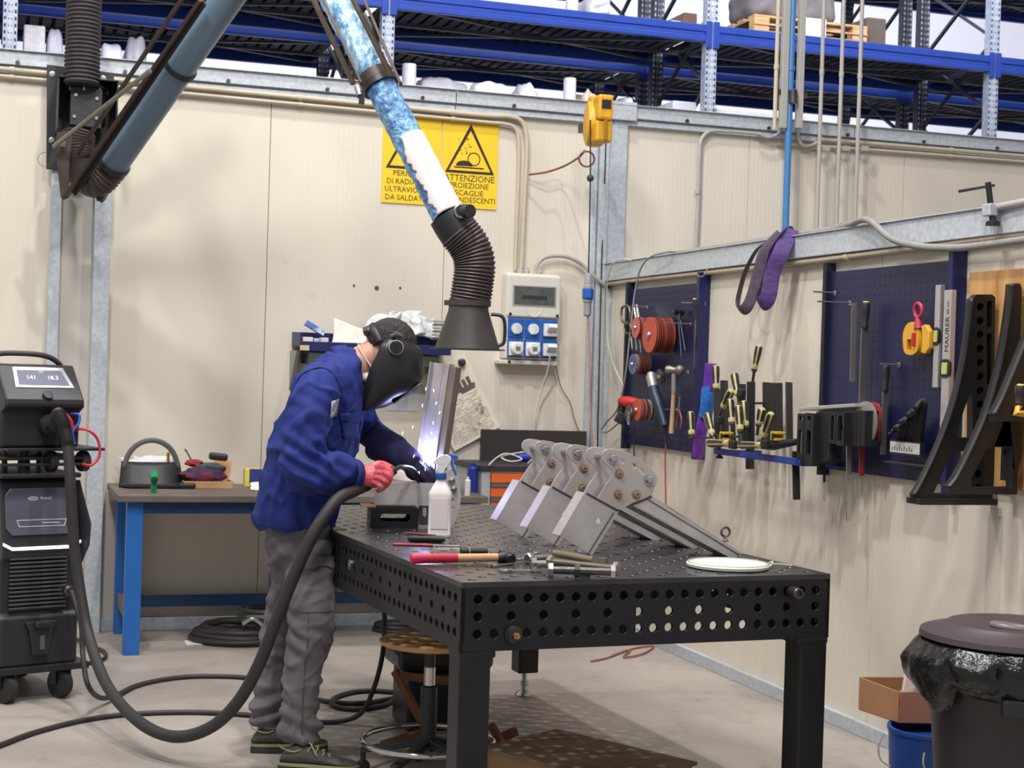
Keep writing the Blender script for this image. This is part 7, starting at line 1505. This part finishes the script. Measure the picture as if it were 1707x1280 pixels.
def lw2(l): return [L2(W2, x, y) for x, y in l]
mb = MB(); mb.prism(ccw(lw2([(735, 800), (742, 786), (752, 780), (760, 786), (766, 805), (768, 828), (766, 848), (759, 868), (750, 880), (744, 874), (737, 850)])), W2, .008, [list(reversed(circ(*lw2([(753, 833)])[0], .008, 12))), list(reversed(circ(*lw2([(754, 846)])[0], .006, 12)))]); mb.build('head_plate', RAW, wp, smooth=25, bevel=.001)
for x, y in ((752, 800), (755, 814)): c = lw2([(x, y)])[0]; mb = MB(); mb.M = W2; mb.lathe([(.013, 0), (.013, .010), (.009, .013), (0, .018)], (c[0], c[1], .008), n=6); mb.build('bolt', STEEL, wp, smooth=20)
W3 = FR(P(706, 860, 5.95), Vector((1, .2, 0)), EZ)
mb = MB(); c3 = [L2(W3, x, y) for x, y in ((698, 842), (716, 842), (716, 874), (698, 874))]; mb.prism(ccw(c3), W3, .006, [ccw([L2(W3, x, y) for x, y in ((704, 846), (711, 846), (711, 858), (707.5, 862), (704, 858))])[::-1]]); mb.build('foot_plate', mat('raw_dark', (96, 90, 90), .4, .5), wp, smooth=0)
# upright channel of the work piece
lo_, up_ = P(712, 800, 6.03), P(736, 606, 6.06); d = (up_-lo_); L_ = d.length; CM = FR(lo_, Vector((d.normalized().z, -.35, -d.normalized().x)), d)
mb = MB(); mb.M = CM; mb.bbox((-.045, 0, -.005), (.040, L_, 0)); mb.bbox((-.047, 0, -.0), (-.042, L_, .03)); mb.bbox((.04, 0, -.0), (.045, L_, .055)); mb.bbox((-.006, 0, 0), (.0, L_, .004)); mb.build('upright_channel', RAW, wp, smooth=0, bevel=.001)
mb = MB(); mb.M = CM; mb.bbox((.046, 0, -.01), (.072, L_*.98, .05)); mb.build('upright_flange', mat('raw_brownish', (140, 128, 120), .45, .35, var=.2, scale=8), wp, smooth=0, bevel=.001)
# white bag with red mark behind the hands
pw = P(664, 806, 6.14)
sheet('filter_mask', 'white disposable dust mask with red mark lying behind the gloves', 'mask', [P(626, 806, 6.1), P(640, 772, 6.16), P(700, 790, 6.16), P(706, 810, 6.06)], mat('mask_white', (234, 226, 214), .7), 21, .02, n=12, thick=.006)
# arc and sparks
arc = P(703, 797, 5.99)
mb = MB(); mb.ball(arc, .006, 12, 8); tag(mb.build('welding_arc', mat('arc_glow', (255, 255, 255), .5, emit=(200, 220, 255), es=60)), 'brilliant blue-white welding arc at the torch tip', 'arc')
ld_ = bpy.data.lights.new('arc_light', 'POINT'); ld_.energy = 3.0; ld_.color = (.45, .50, 1); ld_.shadow_soft_size = .012
lo2 = bpy.data.objects.new('arc_light', ld_); COL.objects.link(lo2); lo2.location = arc+Vector((.02, -.03, .07))
SPK = mat('spark', (255, 240, 210), .5, emit=(255, 236, 205), es=8); rnd = random.Random(12)
spots = [(710, 648), (723, 651), (722, 705), (733, 688), (688, 712), (671, 722), (699, 735), (712, 742), (705, 755), (716, 760), (712, 728), (696, 772), (706, 770), (719, 722), (727, 672), (704, 676), (709, 782), (699, 788), (715, 775), (690, 760)]
for x, y in spots:
    mb = MB(); c = P(x, y, 5.9+rnd.uniform(-.03, .05)); dd = Vector((rnd.uniform(-.4, .5), 0, 1)); dd.normalize(); mb.loft([c-dd*.006, c, c+dd*.006], [.0005, .0014, .0005], 6); tag(mb.build('spark', SPK), 'tiny glowing spark flying up from the weld', 'spark', 'sparks above the weld')
# ================================================================== the welder
from mathutils.bvhtree import BVHTree
TREE = {}
def fuse(mb, voxel, name, m, parent, smooth_it=4, disp=None, local=False):
    """merge overlapping lofts into one continuous surface"""
    me = bpy.data.meshes.new('tmp'); me.from_pydata([tuple(v) for v in mb.v], [], mb.f)
    bm = bmesh.new(); bm.from_mesh(me); bmesh.ops.recalc_face_normals(bm, faces=bm.faces); bm.to_mesh(me); bm.free()
    o = bpy.data.objects.new('tmp', me); COL.objects.link(o)
    md = o.modifiers.new('r', 'REMESH'); md.mode = 'VOXEL'; md.voxel_size = voxel
    ms = o.modifiers.new('s', 'SMOOTH'); ms.iterations = smooth_it; ms.factor = .6
    dg = bpy.context.evaluated_depsgraph_get(); dg.update(); ev = o.evaluated_get(dg); m2 = bpy.data.meshes.new_from_object(ev)
    bpy.data.objects.remove(o)
    vs = [v.co.copy() for v in m2.vertices]; ns = [v.normal.copy() for v in m2.vertices]; fs = [tuple(p.vertices) for p in m2.polygons]
    if disp: vs = [v+n*disp(v, n) for v, n in zip(vs, ns)]
    out = MB(); out.v = [tuple(v) for v in vs]; out.f = fs; out.mi = [0]*len(fs); bpy.data.meshes.remove(m2)
    TREE[name] = BVHTree.FromPolygons(out.v, fs)
    return out.build(name, m, parent, smooth=75, fix=False)
def on(name, px, py, off=.003, y=5.7):
    d = ray(px, py).normalized(); h = TREE[name].ray_cast(CO, d); return (h[0]+h[1]*off*(1 if h[1].dot(d) < 0 else -1)) if h[0] is not None else P(px, py, y)
def ridge(p, sc, seed, st=(1, 1, 1)):
    q_ = Vector((p.x*sc*st[0]+seed, p.y*sc*st[1]+seed*.37, p.z*sc*st[2]))
    return 1-abs(noise.noise(q_))*2
def hstack(mb, rows, n=28, e=2.4):
    """horizontal super-elliptic sections: (px, py, Y, half width px, half depth m)"""
    vs = []
    for (px, py, y, hw, hd) in rows:
        c = P(px, py, y); a_ = hw*y/FPX
        for k in range(n):
            a = 2*PI*k/n; co, si = math.cos(a), math.sin(a); q_ = (abs(co)**e+abs(si)**e)**(-1/e); vs.append(c+Vector((a_*co*q_, hd*si*q_, 0)))
    m = len(rows); fs = [(i*n+k, i*n+(k+1) % n, (i+1)*n+(k+1) % n, (i+1)*n+k) for i in range(m-1) for k in range(n)]+[tuple(reversed(range(n))), tuple(range((m-1)*n, m*n))]
    mb._add(vs, fs)
def limb(mb, l, n=18, k=5):
    pts = [P(x, y, Y) for x, y, Y, r in l]; rs = [r for *_, r in l]; sp = spl(pts, k); rr = []
    for i in range(len(l)-1):
        for j in range(k): rr.append(lerp(rs[i], rs[i+1], j/k))
    rr.append(rs[-1]); mb.loft(sp, rr, n)
SKIN = mat('skin', (196, 146, 122), .5, var=.08, scale=20); 
# head frame: f towards the face, u towards the crown
HC = P(650, 584, 5.86); f_ = Vector((.80, .04, -.60)).normalized(); s_ = Vector((0, -1, 0)); s_ = (s_-f_*s_.dot(f_)).normalized(); u_ = s_.cross(f_)
if u_.z < 0: u_ = -u_
HMX = Matrix(((f_.x, s_.x, u_.x, HC.x), (f_.y, s_.y, u_.y, HC.y), (f_.z, s_.z, u_.z, HC.z), (0, 0, 0, 1)))
def hp(a, b, c): return HMX @ Vector((a, b, c))
mb = MB(); R3 = HMX
mb.ball(hp(-.012, 0, .026), (.092, .073, .084), 28, 18, M=R3)
mb.ball(hp(.022, 0, -.03), (.070, .060, .080), 24, 14, M=R3)
mb.ball(hp(.045, 0, -.075), (.040, .040, .032), 16, 10, M=R3)         # chin
mb.loft([hp(.085, 0, .012), hp(.104, 0, -.015), hp(.112, 0, -.032), hp(.09, 0, -.04)], [.010, .013, .016, .012], 12)   # nose
for q_ in (-1, 1):
    mb.ball(hp(.083, q_*.032, .012), (.014, .020, .010), 14, 8, M=R3); mb.ball(hp(.088, q_*.032, .032), (.010, .024, .007), 14, 8, M=R3)
    mb.ball(hp(-.008, q_*.078, -.005), (.024, .010, .034), 16, 10, M=R3); mb.ball(hp(.0, q_*.08, -.022), (.012, .009, .014), 12, 8, M=R3)
mb.ball(hp(.090, 0, -.060), (.010, .024, .006), 14, 8, M=R3); mb.ball(hp(.088, 0, -.070), (.010, .020, .006), 14, 8, M=R3)
limb(mb, [(578, 640, 5.84, .075), (592, 615, 5.84, .068), (612, 598, 5.85, .062), (632, 588, 5.86, .060)])
hstack(mb, [(498, 905, 5.82, 40, .10), (497, 880, 5.82, 44, .11), (495, 840, 5.82, 52, .13), (512, 780, 5.82, 56, .13), (530, 720, 5.82, 56, .14), (545, 660, 5.82, 48, .18), (560, 625, 5.83, 34, .14), (575, 605, 5.84, 20, .06)])
limb(mb, [(530, 645, 5.64, .06), (512, 690, 5.59, .055), (504, 735, 5.57, .05), (508, 785, 5.56, .045), (540, 795, 5.58, .042), (580, 793, 5.63, .034), (600, 792, 5.65, .030), (618, 794, 5.66, .034)])
limb(mb, [(575, 650, 6.00, .06), (592, 690, 6.06, .055), (612, 722, 6.08, .045), (640, 742, 6.06, .04), (675, 766, 6.04, .032), (696, 780, 6.02, .034)])
limb(mb, [(515, 895, 5.76, .065), (518, 960, 5.73, .066), (518, 1035, 5.70, .055), (508, 1100, 5.69, .048), (501, 1170, 5.69, .040), (499, 1230, 5.68, .034), (499, 1262, 5.68, .030)])
limb(mb, [(487, 895, 5.87, .065), (487, 965, 5.93, .062), (469, 1035, 5.95, .048), (451, 1120, 5.95, .040), (443, 1190, 5.94, .034), (442, 1232, 5.93, .030)])
for (x0, y0, Y0, x1, y1, Y1) in ((498, 1262, 5.68, 560, 1272, 5.62), (440, 1235, 5.93, 520, 1244, 5.93)): limb(mb, [(x0, y0, Y0, .030), ((x0+x1)/2, (y0+y1)/2+3, (Y0+Y1)/2, .022), (x1-8, y1+2, Y1, .016)])
# hands of the body (inside the gloves), with fingers
def fingers(mb, base, tips, r, n=10):
    for b, mids, tip in zip(base, tips[0], tips[1]): mb.loft(spl([b, mids, tip], 5), [r*(1.05-.25*k/10) for k in range(11)], n)
gR = {'palm': [(600, 792, 5.65, .030), (612, 793, 5.655, .036), (628, 796, 5.66, .034)], 'f': []}
body = fuse(mb, .009, 'person', SKIN, None, 5)
tag(body, 'welder in blue jacket, grey trousers and black helmet bending over the table', 'person')
WM[body.name] = Matrix.Translation(body.location)
# hair
mb = MB(); mb.ball(hp(-.012, 0, .026), (.097, .078, .090), 60, 40, M=R3); keep = []; b_ = MB()
vs = []
for v in mb.v:
    q_ = HMX.inverted() @ Vector(v); vs.append(Vector(v)+noise.noise_vector(Vector(v)*60)*.003)
for f in mb.f:
    c = sum((HMX.inverted() @ Vector(mb.v[i]) for i in f), Vector())/len(f)
    lim = -.012+.02*noise.noise(c*40)
    if c.x < .07 and (c.z > .03+(.35*c.x) or (c.x < -.02 and c.z > lim)) and not (abs(c.y) > .065 and c.z < .01 and c.x > -.035): keep.append(f)
b_.v = [tuple(v) for v in vs]; b_.f = keep; b_.mi = [0]*len(keep)
b_.build('hair', mat('hair_dark', (58, 44, 42), .7, rgb2=(28, 22, 24), scale=60, bump=.6, bscale=120), body, smooth=80, fix=False, solid=.004)
# jacket
JB = mat('jacket_blue', (20, 42, 124), .8, rgb2=(17, 36, 106), scale=3, bump=.12, bscale=160, edge=(.3, .7)); 
mb = MB()
hstack(mb, [(491, 878, 5.82, 66, .165), (492, 862, 5.82, 70, .17), (498, 830, 5.82, 72, .17), (508, 790, 5.82, 72, .175), (522, 745, 5.82, 72, .18), (536, 700, 5.82, 70, .19), (547, 665, 5.82, 62, .215), (555, 635, 5.825, 52, .22), (562, 610, 5.83, 44, .18), (573, 592, 5.84, 30, .10), (582, 582, 5.84, 18, .06)], e=2.3)
limb(mb, [(540, 632, 5.70, .090), (526, 660, 5.61, .090), (514, 700, 5.57, .085), (506, 740, 5.55, .083), (508, 778, 5.54, .082), (535, 784, 5.56, .078), (562, 786, 5.60, .070), (588, 791, 5.645, .054)], n=24)
limb(mb, [(568, 640, 5.95, .090), (592, 680, 6.03, .080), (606, 706, 6.08, .068), (625, 728, 6.08, .060), (648, 742, 6.06, .055)], n=22)
nh = len(mb.v)
def jdisp(p, n):
    d = 0
    w = Vector((p.x, p.y, p.z))+noise.noise_vector(p*5)*.05
    d += .011*max(0, ridge(w, 5.5, 3.1, (1, 1, .6))-.6)/.4+.008*max(0, ridge(w, 9, 7.7, (1.2, 1.2, .8))-.65)/.35-.004
    d += .004*noise.noise(p*11)+.0045*ridge(p, 13, 9.2, (.9, .9, 1.6))*.5
    e_ = P(508, 770, 5.54); k = max(0, 1-(p-e_).length/.20)        # folds round the near elbow
    d += k*.011*math.sin((p.x*.75+p.z*1.0)*110+3*noise.noise(p*8))
    e_ = P(520, 690, 5.57); k = max(0, 1-(p-e_).length/.16); d += k*.004*math.sin((p.x*.5+p.z*1.2)*90+4*noise.noise(p*7))
    e_ = P(470, 870, 5.8); k = max(0, 1-abs(p.z-e_.z)/.10); d += k*.006*math.sin(p.x*70+p.y*60+3*noise.noise(p*6))
    return d-.003
jk = fuse(mb, .009, 'jacket', JB, body, 4, jdisp)
# collar, cuff, hem, pocket, label
def ring(mb, c, ax, up, a, b, h, th, a2=None, b2=None, n=40, arc=(0, 2*PI)):
    ax = ax.normalized(); x = (up-ax*up.dot(ax)).normalized(); y = ax.cross(x); rows = []
    for (hh_, aa, bb) in ((0, a, b), (h*.5, (a+(a2 or a))/2+th*.3, (b+(b2 or b))/2+th*.3), (h, a2 or a, b2 or b)):
        rows.append([c+ax*hh_+x*(aa*math.cos(arc[0]+(arc[1]-arc[0])*k/n))+y*(bb*math.sin(arc[0]+(arc[1]-arc[0])*k/n)) for k in range(n+1)])
    mb.grid(rows)
mb = MB(); nk = P(574, 622, 5.84); ax = (P(616, 600, 5.85)-nk).normalized(); ring(mb, nk, ax, EZ, .108, .100, .055, .004, .088, .078)
mb.build('collar', JB, jk, smooth=60, solid=.007, fix=False)
mb = MB(); c = P(580, 790, 5.63); ring(mb, c, P(596, 792, 5.66)-c, EZ, .060, .060, .035, .002, .054, .054); mb.build('cuff', JB, jk, smooth=60, solid=.005, fix=False)
mb = MB(); mb.grid([[on('jacket', 549+12*j_/4+3*(1-i_/6), 669+28*i_/6-j_*1.2, .003) for j_ in range(5)] for i_ in range(7)]); mb.build('sleeve_label', mat('label_grey', (190, 190, 192), .6, rgb2=(120, 124, 140), scale=60, edge=(.5, .6)), jk, smooth=60, solid=.001, fix=False)
mb = MB(); mb.grid([[on('jacket', 566+28*j_/6+i_*.6, 690+i_*5.2, .004+(.003 if i_ < 3 else 0)) for j_ in range(7)] for i_ in range(9)]); mb.build('chest_pocket', JB, jk, smooth=60, solid=.004, fix=False)
mb = MB(); mb.grid([[on('jacket', 564+31*j_/6+i_*.4, 687+i_*5, .009) for j_ in range(7)] for i_ in range(4)]); mb.build('pocket_flap', JB, jk, smooth=60, solid=.004, fix=False)
mb = MB(); sm = [on('jacket', x, y, .001) for x, y in ((490, 645), (500, 628), (516, 617), (535, 613), (551, 619), (562, 635), (570, 655), (575, 680))]; mb.tube(sm, .0035, 6); mb.build('shoulder_seam', mat('seam_blue', (16, 34, 100), .7), jk)
# trousers
TG = mat('trouser_grey', (112, 105, 110), .85, rgb2=(94, 88, 93), scale=4, bump=.1, bscale=180)
mb = MB()
hstack(mb, [(500, 868, 5.82, 56, .145), (500, 890, 5.82, 57, .15), (500, 915, 5.82, 56, .15), (498, 940, 5.83, 52, .14)])
limb(mb, [(520, 905, 5.75, .088), (518, 960, 5.73, .094), (519, 1010, 5.70, .088), (518, 1046, 5.69, .086), (510, 1095, 5.69, .075), (502, 1140, 5.69, .069), (499, 1185, 5.69, .071), (499, 1212, 5.68, .075), (500, 1236, 5.68, .070)], n=24)
limb(mb, [(486, 905, 5.88, .092), (488, 960, 5.93, .086), (478, 1010, 5.94, .078), (467, 1046, 5.95, .072), (456, 1095, 5.95, .064), (448, 1140, 5.94, .060), (443, 1185, 5.93, .062), (442, 1212, 5.93, .058)], n=22)
def tdisp(p, n):
    w = Vector((p.x, p.y, p.z))+noise.noise_vector(p*6)*.04
    d = .009*max(0, ridge(w, 7, 5.5, (1, 1, 1.3))-.6)/.4+.006*max(0, ridge(w, 13, 2.5, (1, 1, 1))-.6)/.4+.002*noise.noise(p*14)-.003
    zk = abs(p.z-P(518, 1050, 5.7).z); d += max(0, 1-zk/.16)*.006*math.sin(p.z*85+p.x*40+3*noise.noise(p*7))
    za = p.z-.05; k = max(0, 1-abs(za-.10)/.17); d += k*.011*math.sin(p.z*95+p.x*30*(1 if p.y < 5.8 else -1)+2.5*noise.noise(p*6))
    zh = p.z-P(500, 930, 5.8).z; k = max(0, 1-abs(zh)/.14); d += k*.006*math.sin(p.z*60-p.x*60+2*noise.noise(p*6))
    return d-.002
tr = fuse(mb, .009, 'trousers', TG, body, 3, tdisp)
mb = MB(); mb.grid([[on('trousers', 508+46*j_/8, 926+i_*4.2+3*math.sin(j_*.9)*(i_ > 3), .008) for j_ in range(9)] for i_ in range(6)]); mb.build('thigh_pocket_flap', TG, tr, smooth=70, solid=.005, fix=False)
mb = MB(); mb.tube([on('trousers', x, y, .0005) for x, y in ((514, 1020), (514, 1050), (512, 1080), (509, 1110), (507, 1140), (505, 1170), (504, 1200), (504, 1225))], .0022, 6); mb.build('leg_seam', mat('seam_grey', (78, 72, 78), .85), tr)
mb = MB(); mb.tube([on('trousers', x, y, .0005) for x, y in ((484, 1018), (500, 1020), (520, 1021), (540, 1020), (554, 1018))], .0022, 6); mb.build('knee_seam', mat('seam_grey', (78, 72, 78), .85), tr)
# shoes
SH = mat('shoe_grey', (86, 80, 76), .75, rgb2=(66, 62, 60), scale=14, bump=.3, bscale=60); SOL = mat('sole_dark', (62, 56, 52), .7); LIME = mat('lime_trim', (146, 154, 112), .6)
def shoe(label, heel, toe, lift=0.):
    h = HZ(*heel, 0); t_ = HZ(*toe, 0); h.z = 0; d = (Vector((t_.x, t_.y, 0))-h); d.z = 0; L_ = d.length; M = FR(h, d, Vector((-d.y, d.x, 0)))   # x toward toe, z up
    stn = [(0.005, .028, .045, .03), (.03, .036, .085, .03), (.07, .040, .105, .03), (.11, .041, .10, .03), (.15, .043, .078, .03), (.20, .048, .060, .03), (.25, .048, .050, .028), (.285, .038, .042, .026), (.302, .018, .034, .024)]
    k_ = L_/.305; mb = MB(); vs = []; n = 20
    for (x, w_, top, bot) in stn:
        for k in range(n):
            a = 2*PI*k/n; c_, s2 = math.cos(a), math.sin(a); zz = bot+(top-bot)*(.5+.5*s2); e = (abs(c_)**2.6+abs(s2)**2.6)**(-1/2.6)
            vs.append(M @ Vector((x*k_, w_*c_*e*(1-.25*max(s2, 0)), (bot+top)/2+(top-bot)/2*s2*e*.98)))
    m = len(stn); mb._add(vs, [(i*n+k, i*n+(k+1) % n, (i+1)*n+(k+1) % n, (i+1)*n+k) for i in range(m-1) for k in range(n)]+[tuple(reversed(range(n))), tuple(range((m-1)*n, m*n))])
    o = mb.build('shoe', SH, body, smooth=60, sub=1); o['label'] = label
    ol = [(x*k_, w_*1.06) for x, w_, *_ in stn]+[(x*k_, -w_*1.06) for x, w_, *_ in reversed(stn)]
    ol = ol[::-1] if sum(ol[i-1][0]*ol[i][1]-ol[i][0]*ol[i-1][1] for i in range(len(ol))) < 0 else ol
    mb = MB(); mb.prism(ol, M, .024); mb.build('sole', SOL, o, smooth=50, bevel=.004)
    mb = MB(); mb.prism([(x*1.004, y*1.03) for x, y in ol], M, .034, t0=.025); mb.build('midsole_line', LIME, o, smooth=50)
    mb = MB()
    for i in range(5):
        x = (.115+.022*i)*k_; z = .101-.0135*i; mb.tube([M @ Vector((x, -.034, z-.022)), M @ Vector((x+.012, -.018, z)), M @ Vector((x+.004, .0, z+.006)), M @ Vector((x+.012, .018, z)), M @ Vector((x, .034, z-.022))], .0028, 6)
    mb.tube([M @ Vector((.11, -.01, .112)), M @ Vector((.13, -.035, .10)), M @ Vector((.15, -.05, .07))], .0025, 6); mb.build('lace', LIME, o)
    mb = MB(); mb.tube([M @ Vector((.090, -.036, .086)), M @ Vector((.065, -.039, .078)), M @ Vector((.035, -.036, .084)), M @ Vector((.012, -.022, .090)), M @ Vector((.006, 0, .092))], .0028, 6); mb.build('collar_trim', LIME, o)
shoe('shoe of the nearer foot, lime lace eyelets', (463, 1283), (601, 1290))
shoe('shoe of the farther foot', (415, 1252), (547, 1251))
# welding helmet
HB_ = mat('helmet_black', (36, 35, 38), .36, var=.12, scale=10)
stn = [((655, 561), (672, 562), .070), ((647, 566), (690, 573), .100), ((639, 577), (702, 586), .118), ((632, 594), (706, 610), .126), ((623, 612), (704, 632), .128), ((615, 636), (692, 651), .122), ((610, 658), (668, 664), .108), ((607, 676), (650, 674), .092), ((607, 684), (640, 678), .082)]
rows = []
for (bk, fr, S) in spl([Vector((0, 0, 0))]*3) and stn:
    b0_ = P(*bk, 5.86); f0_ = P(*fr, 5.86); row = []
    for k in range(33):
        th = PI*k/32; sn = math.sin(th)**.72; row.append(b0_.lerp(f0_, sn)+Vector((0, -S*math.cos(th)*(1 if k not in (0, 32) else .98), 0)))
    rows.append(row)
# densify down the shell
rr = []
for j in range(33): rr.append(spl([rows[i][j] for i in range(len(rows))], 4))
rows = [[rr[j][i] for j in range(33)] for i in range(len(rr[0]))]
mb = MB(); mb.grid(rows); helm = mb.build('welding_helmet', HB_, body, smooth=60, solid=.005, fix=False)
vc = P(684, 655, 5.86)
mb = MB(); a_ = P(701, 636, 5.86); b2_ = P(655, 672, 5.86); dv = b2_-a_; nv = Vector((dv.z, 0, -dv.x)).normalized(); nv = nv if nv.z < 0 else -nv
M = FR(a_.lerp(b2_, .5)+nv*.004, dv, Vector((0, 1, 0))); hl = dv.length/2
mb.prism(rrect(-hl*.95, -.062, hl*.95, .062, .012), M, .003 if M.to_3x3().col[2].dot(nv) > 0 else -.003); vz = mb.build('visor_frame', mat('visor_grey', (120, 124, 132), .25), helm, smooth=30)
mb = MB(); s2 = 1 if M.to_3x3().col[2].dot(nv) > 0 else -1; mb.prism(rrect(-hl*.7, -.05, hl*.7, .05, .008), M, s2*.0045, t0=s2*.0032); mb.build('visor_glass', mat('visor_glass_m', (14, 22, 20), .05, coat=.5), vz, smooth=30)
kc = P(661, 579, 5.735)
mb = MB(); mb.lathe([(0, 0), (.026, 0), (.026, .010), (.022, .012), (.022, .016), (0, .016)], kc, (0, -1, 0), 28); kn = mb.build('adjusting_knob', HB_, helm, smooth=30)
mb = MB(); mb.torus(kc+Vector((0, -.011, 0)), .0255, .0018, (0, 1, 0), 32, 6); mb.build('knob_ring', mat('ring_grey', (170, 168, 166), .4), kn)
mb = MB(); mb.box(kc+Vector((0, -.017, 0)), (.006, .006, .036)); mb.build('knob_ridge', HB_, kn, smooth=0, bevel=.001)
mb = MB(); mb.loft([P(652, 561, 5.77), P(661, 557, 5.765), P(670, 561, 5.77)], [.008, .012, .008], 8); mb.build('hinge', mat('hinge_grey', (84, 82, 80), .5), helm)
# headgear band and ratchet
mb = MB(); pts = []
for k in range(15):
    a = PI*.12+PI*.76*k/14; pts.append(hp(-.012-.103*math.sin(a)*1.02, .088*math.cos(a), -.012+.045*math.sin(a)))
mb.loft(pts, [(.012, .003)]*len(pts), 8, up=u_); mb.build('headband', BLACK, helm)
mb = MB(); q_ = P(619, 553, 5.86); mb.loft([q_+Vector((-.028, 0, -.0)), q_+Vector((-.01, 0, .004)), q_+Vector((.028, 0, -.002))], [(.016, .04), (.022, .05), (.012, .045)], 12); mb.build('ratchet', mat('ratchet_grey', (64, 62, 62), .5), helm, smooth=40)
mb = MB(); mb.tube([P(597, 573, 5.80), P(602, 586, 5.79), P(611, 600, 5.785), P(620, 612, 5.78)], .0028, 6); mb.tube([P(633, 563, 5.79), P(641, 568, 5.785), P(644, 576, 5.785)], .0025, 6); mb.build('mask_strap', mat('strap_white', (226, 212, 202), .6), body)
mb = MB(); mb.ball(P(610, 630, 5.82), (.03, .05, .025), 14, 8); mb.build('dust_mask', mat('mask_grey', (200, 192, 186), .8), body)
# gloves
GRED = mat('glove_coral', (214, 82, 92), .6, rgb2=(226, 140, 142), scale=26, bump=.3, bscale=70, edge=(.5, .7)); GNV = mat('glove_dark_navy', (48, 45, 92), .8, rgb2=(34, 32, 58), scale=8, bump=.2, bscale=120)
def fg(mb, l, r, n=12):
    pts = spl([P(*q) for q in l], 5); m = len(pts); mb.loft(pts, [r*(1.0-.22*k/(m-1)) for k in range(m)], n); mb.ball(pts[-1], r*.78, 10, 8)
# right hand (near): fist round the torch handle
mb = MB(); limb(mb, [(588, 790, 5.65, .042), (598, 792, 5.655, .041), (616, 794, 5.66, .042), (628, 794, 5.665, .043), (636, 796, 5.67, .034)], n=18)
fg(mb, [(628, 779, 5.635), (643, 779, 5.605), (652, 790, 5.60), (646, 800, 5.62)], .0125)
fg(mb, [(628, 787, 5.63), (644, 789, 5.595), (650, 799, 5.595), (642, 807, 5.62)], .0128)
fg(mb, [(626, 796, 5.63), (640, 799, 5.595), (646, 807, 5.60), (637, 813, 5.625)], .0122)
fg(mb, [(622, 804, 5.635), (634, 808, 5.605), (638, 814, 5.61), (630, 818, 5.63)], .0110)
fg(mb, [(618, 780, 5.68), (632, 772, 5.69), (648, 777, 5.685), (657, 784, 5.675)], .0125)
fuse(mb, .0042, 'work_glove', GRED, body, 2, lambda p, n: .0012*noise.noise(p*60))['label'] = 'coral red rubber glove gripping the torch'
# left hand (far): gauntlet, fingers pointing down to the right
mb = MB(); limb(mb, [(618, 738, 6.04, .060), (632, 740, 6.03, .066), (652, 747, 6.02, .062), (672, 760, 6.00, .050), (688, 772, 5.99, .042), (698, 780, 5.985, .038)], n=20)
fg(mb, [(696, 766, 5.965), (710, 776, 5.955), (722, 790, 5.955), (723, 800, 5.96)], .0145)
fg(mb, [(694, 772, 5.945), (707, 783, 5.935), (718, 797, 5.94), (717, 805, 5.945)], .0148)
fg(mb, [(690, 778, 5.94), (701, 790, 5.93), (711, 802, 5.935), (710, 808, 5.94)], .0140)
fg(mb, [(684, 784, 5.945), (693, 795, 5.94), (702, 805, 5.945), (704, 809, 5.95)], .0125)
fg(mb, [(676, 778, 6.01), (683, 790, 6.02), (692, 796, 6.01), (700, 796, 6.0)], .0145)
fuse(mb, .0045, 'work_gauntlet', GNV, body, 2, lambda p, n: .003*noise.noise(p*22)+.002*ridge(p, 18, 2))['label'] = 'dark navy leather gauntlet steadying the work piece'
# the torch in the right hand
tt = thing('welding_torch', 'black welding torch held in the coral gloved hand', 'torch', P(640, 800, 5.66))
mb = MB(); mb.loft([P(598, 815, 5.655), P(612, 808, 5.655), P(632, 797, 5.655), P(650, 787, 5.66), P(658, 783, 5.67)], [.017, .019, .0165, .020, .016], 16); mb.build('handle', BLACK, tt, smooth=50)
mb = MB(); mb.tube([P(656, 784, 5.668), P(668, 778, 5.72), P(682, 779, 5.82), P(694, 787, 5.92), P(700, 793, 5.965)], .0085, 12); mb.build('swan_neck', DSTEEL, tt)
mb = MB(); mb.cyl(P(695, 787, 5.925), P(701, 794, 5.97), .0125, .0105, 16); mb.build('gas_nozzle', mat('nozzle_copper', (150, 104, 78), .35, .8), tt)
mb = MB(); mb.box(P(640, 804, 5.65), (.03, .008, .012), Matrix.Rotation(-.5, 4, 'Y')); mb.build('trigger', mat('trigger_red', (180, 40, 44), .4), tt, smooth=0, bevel=.002)
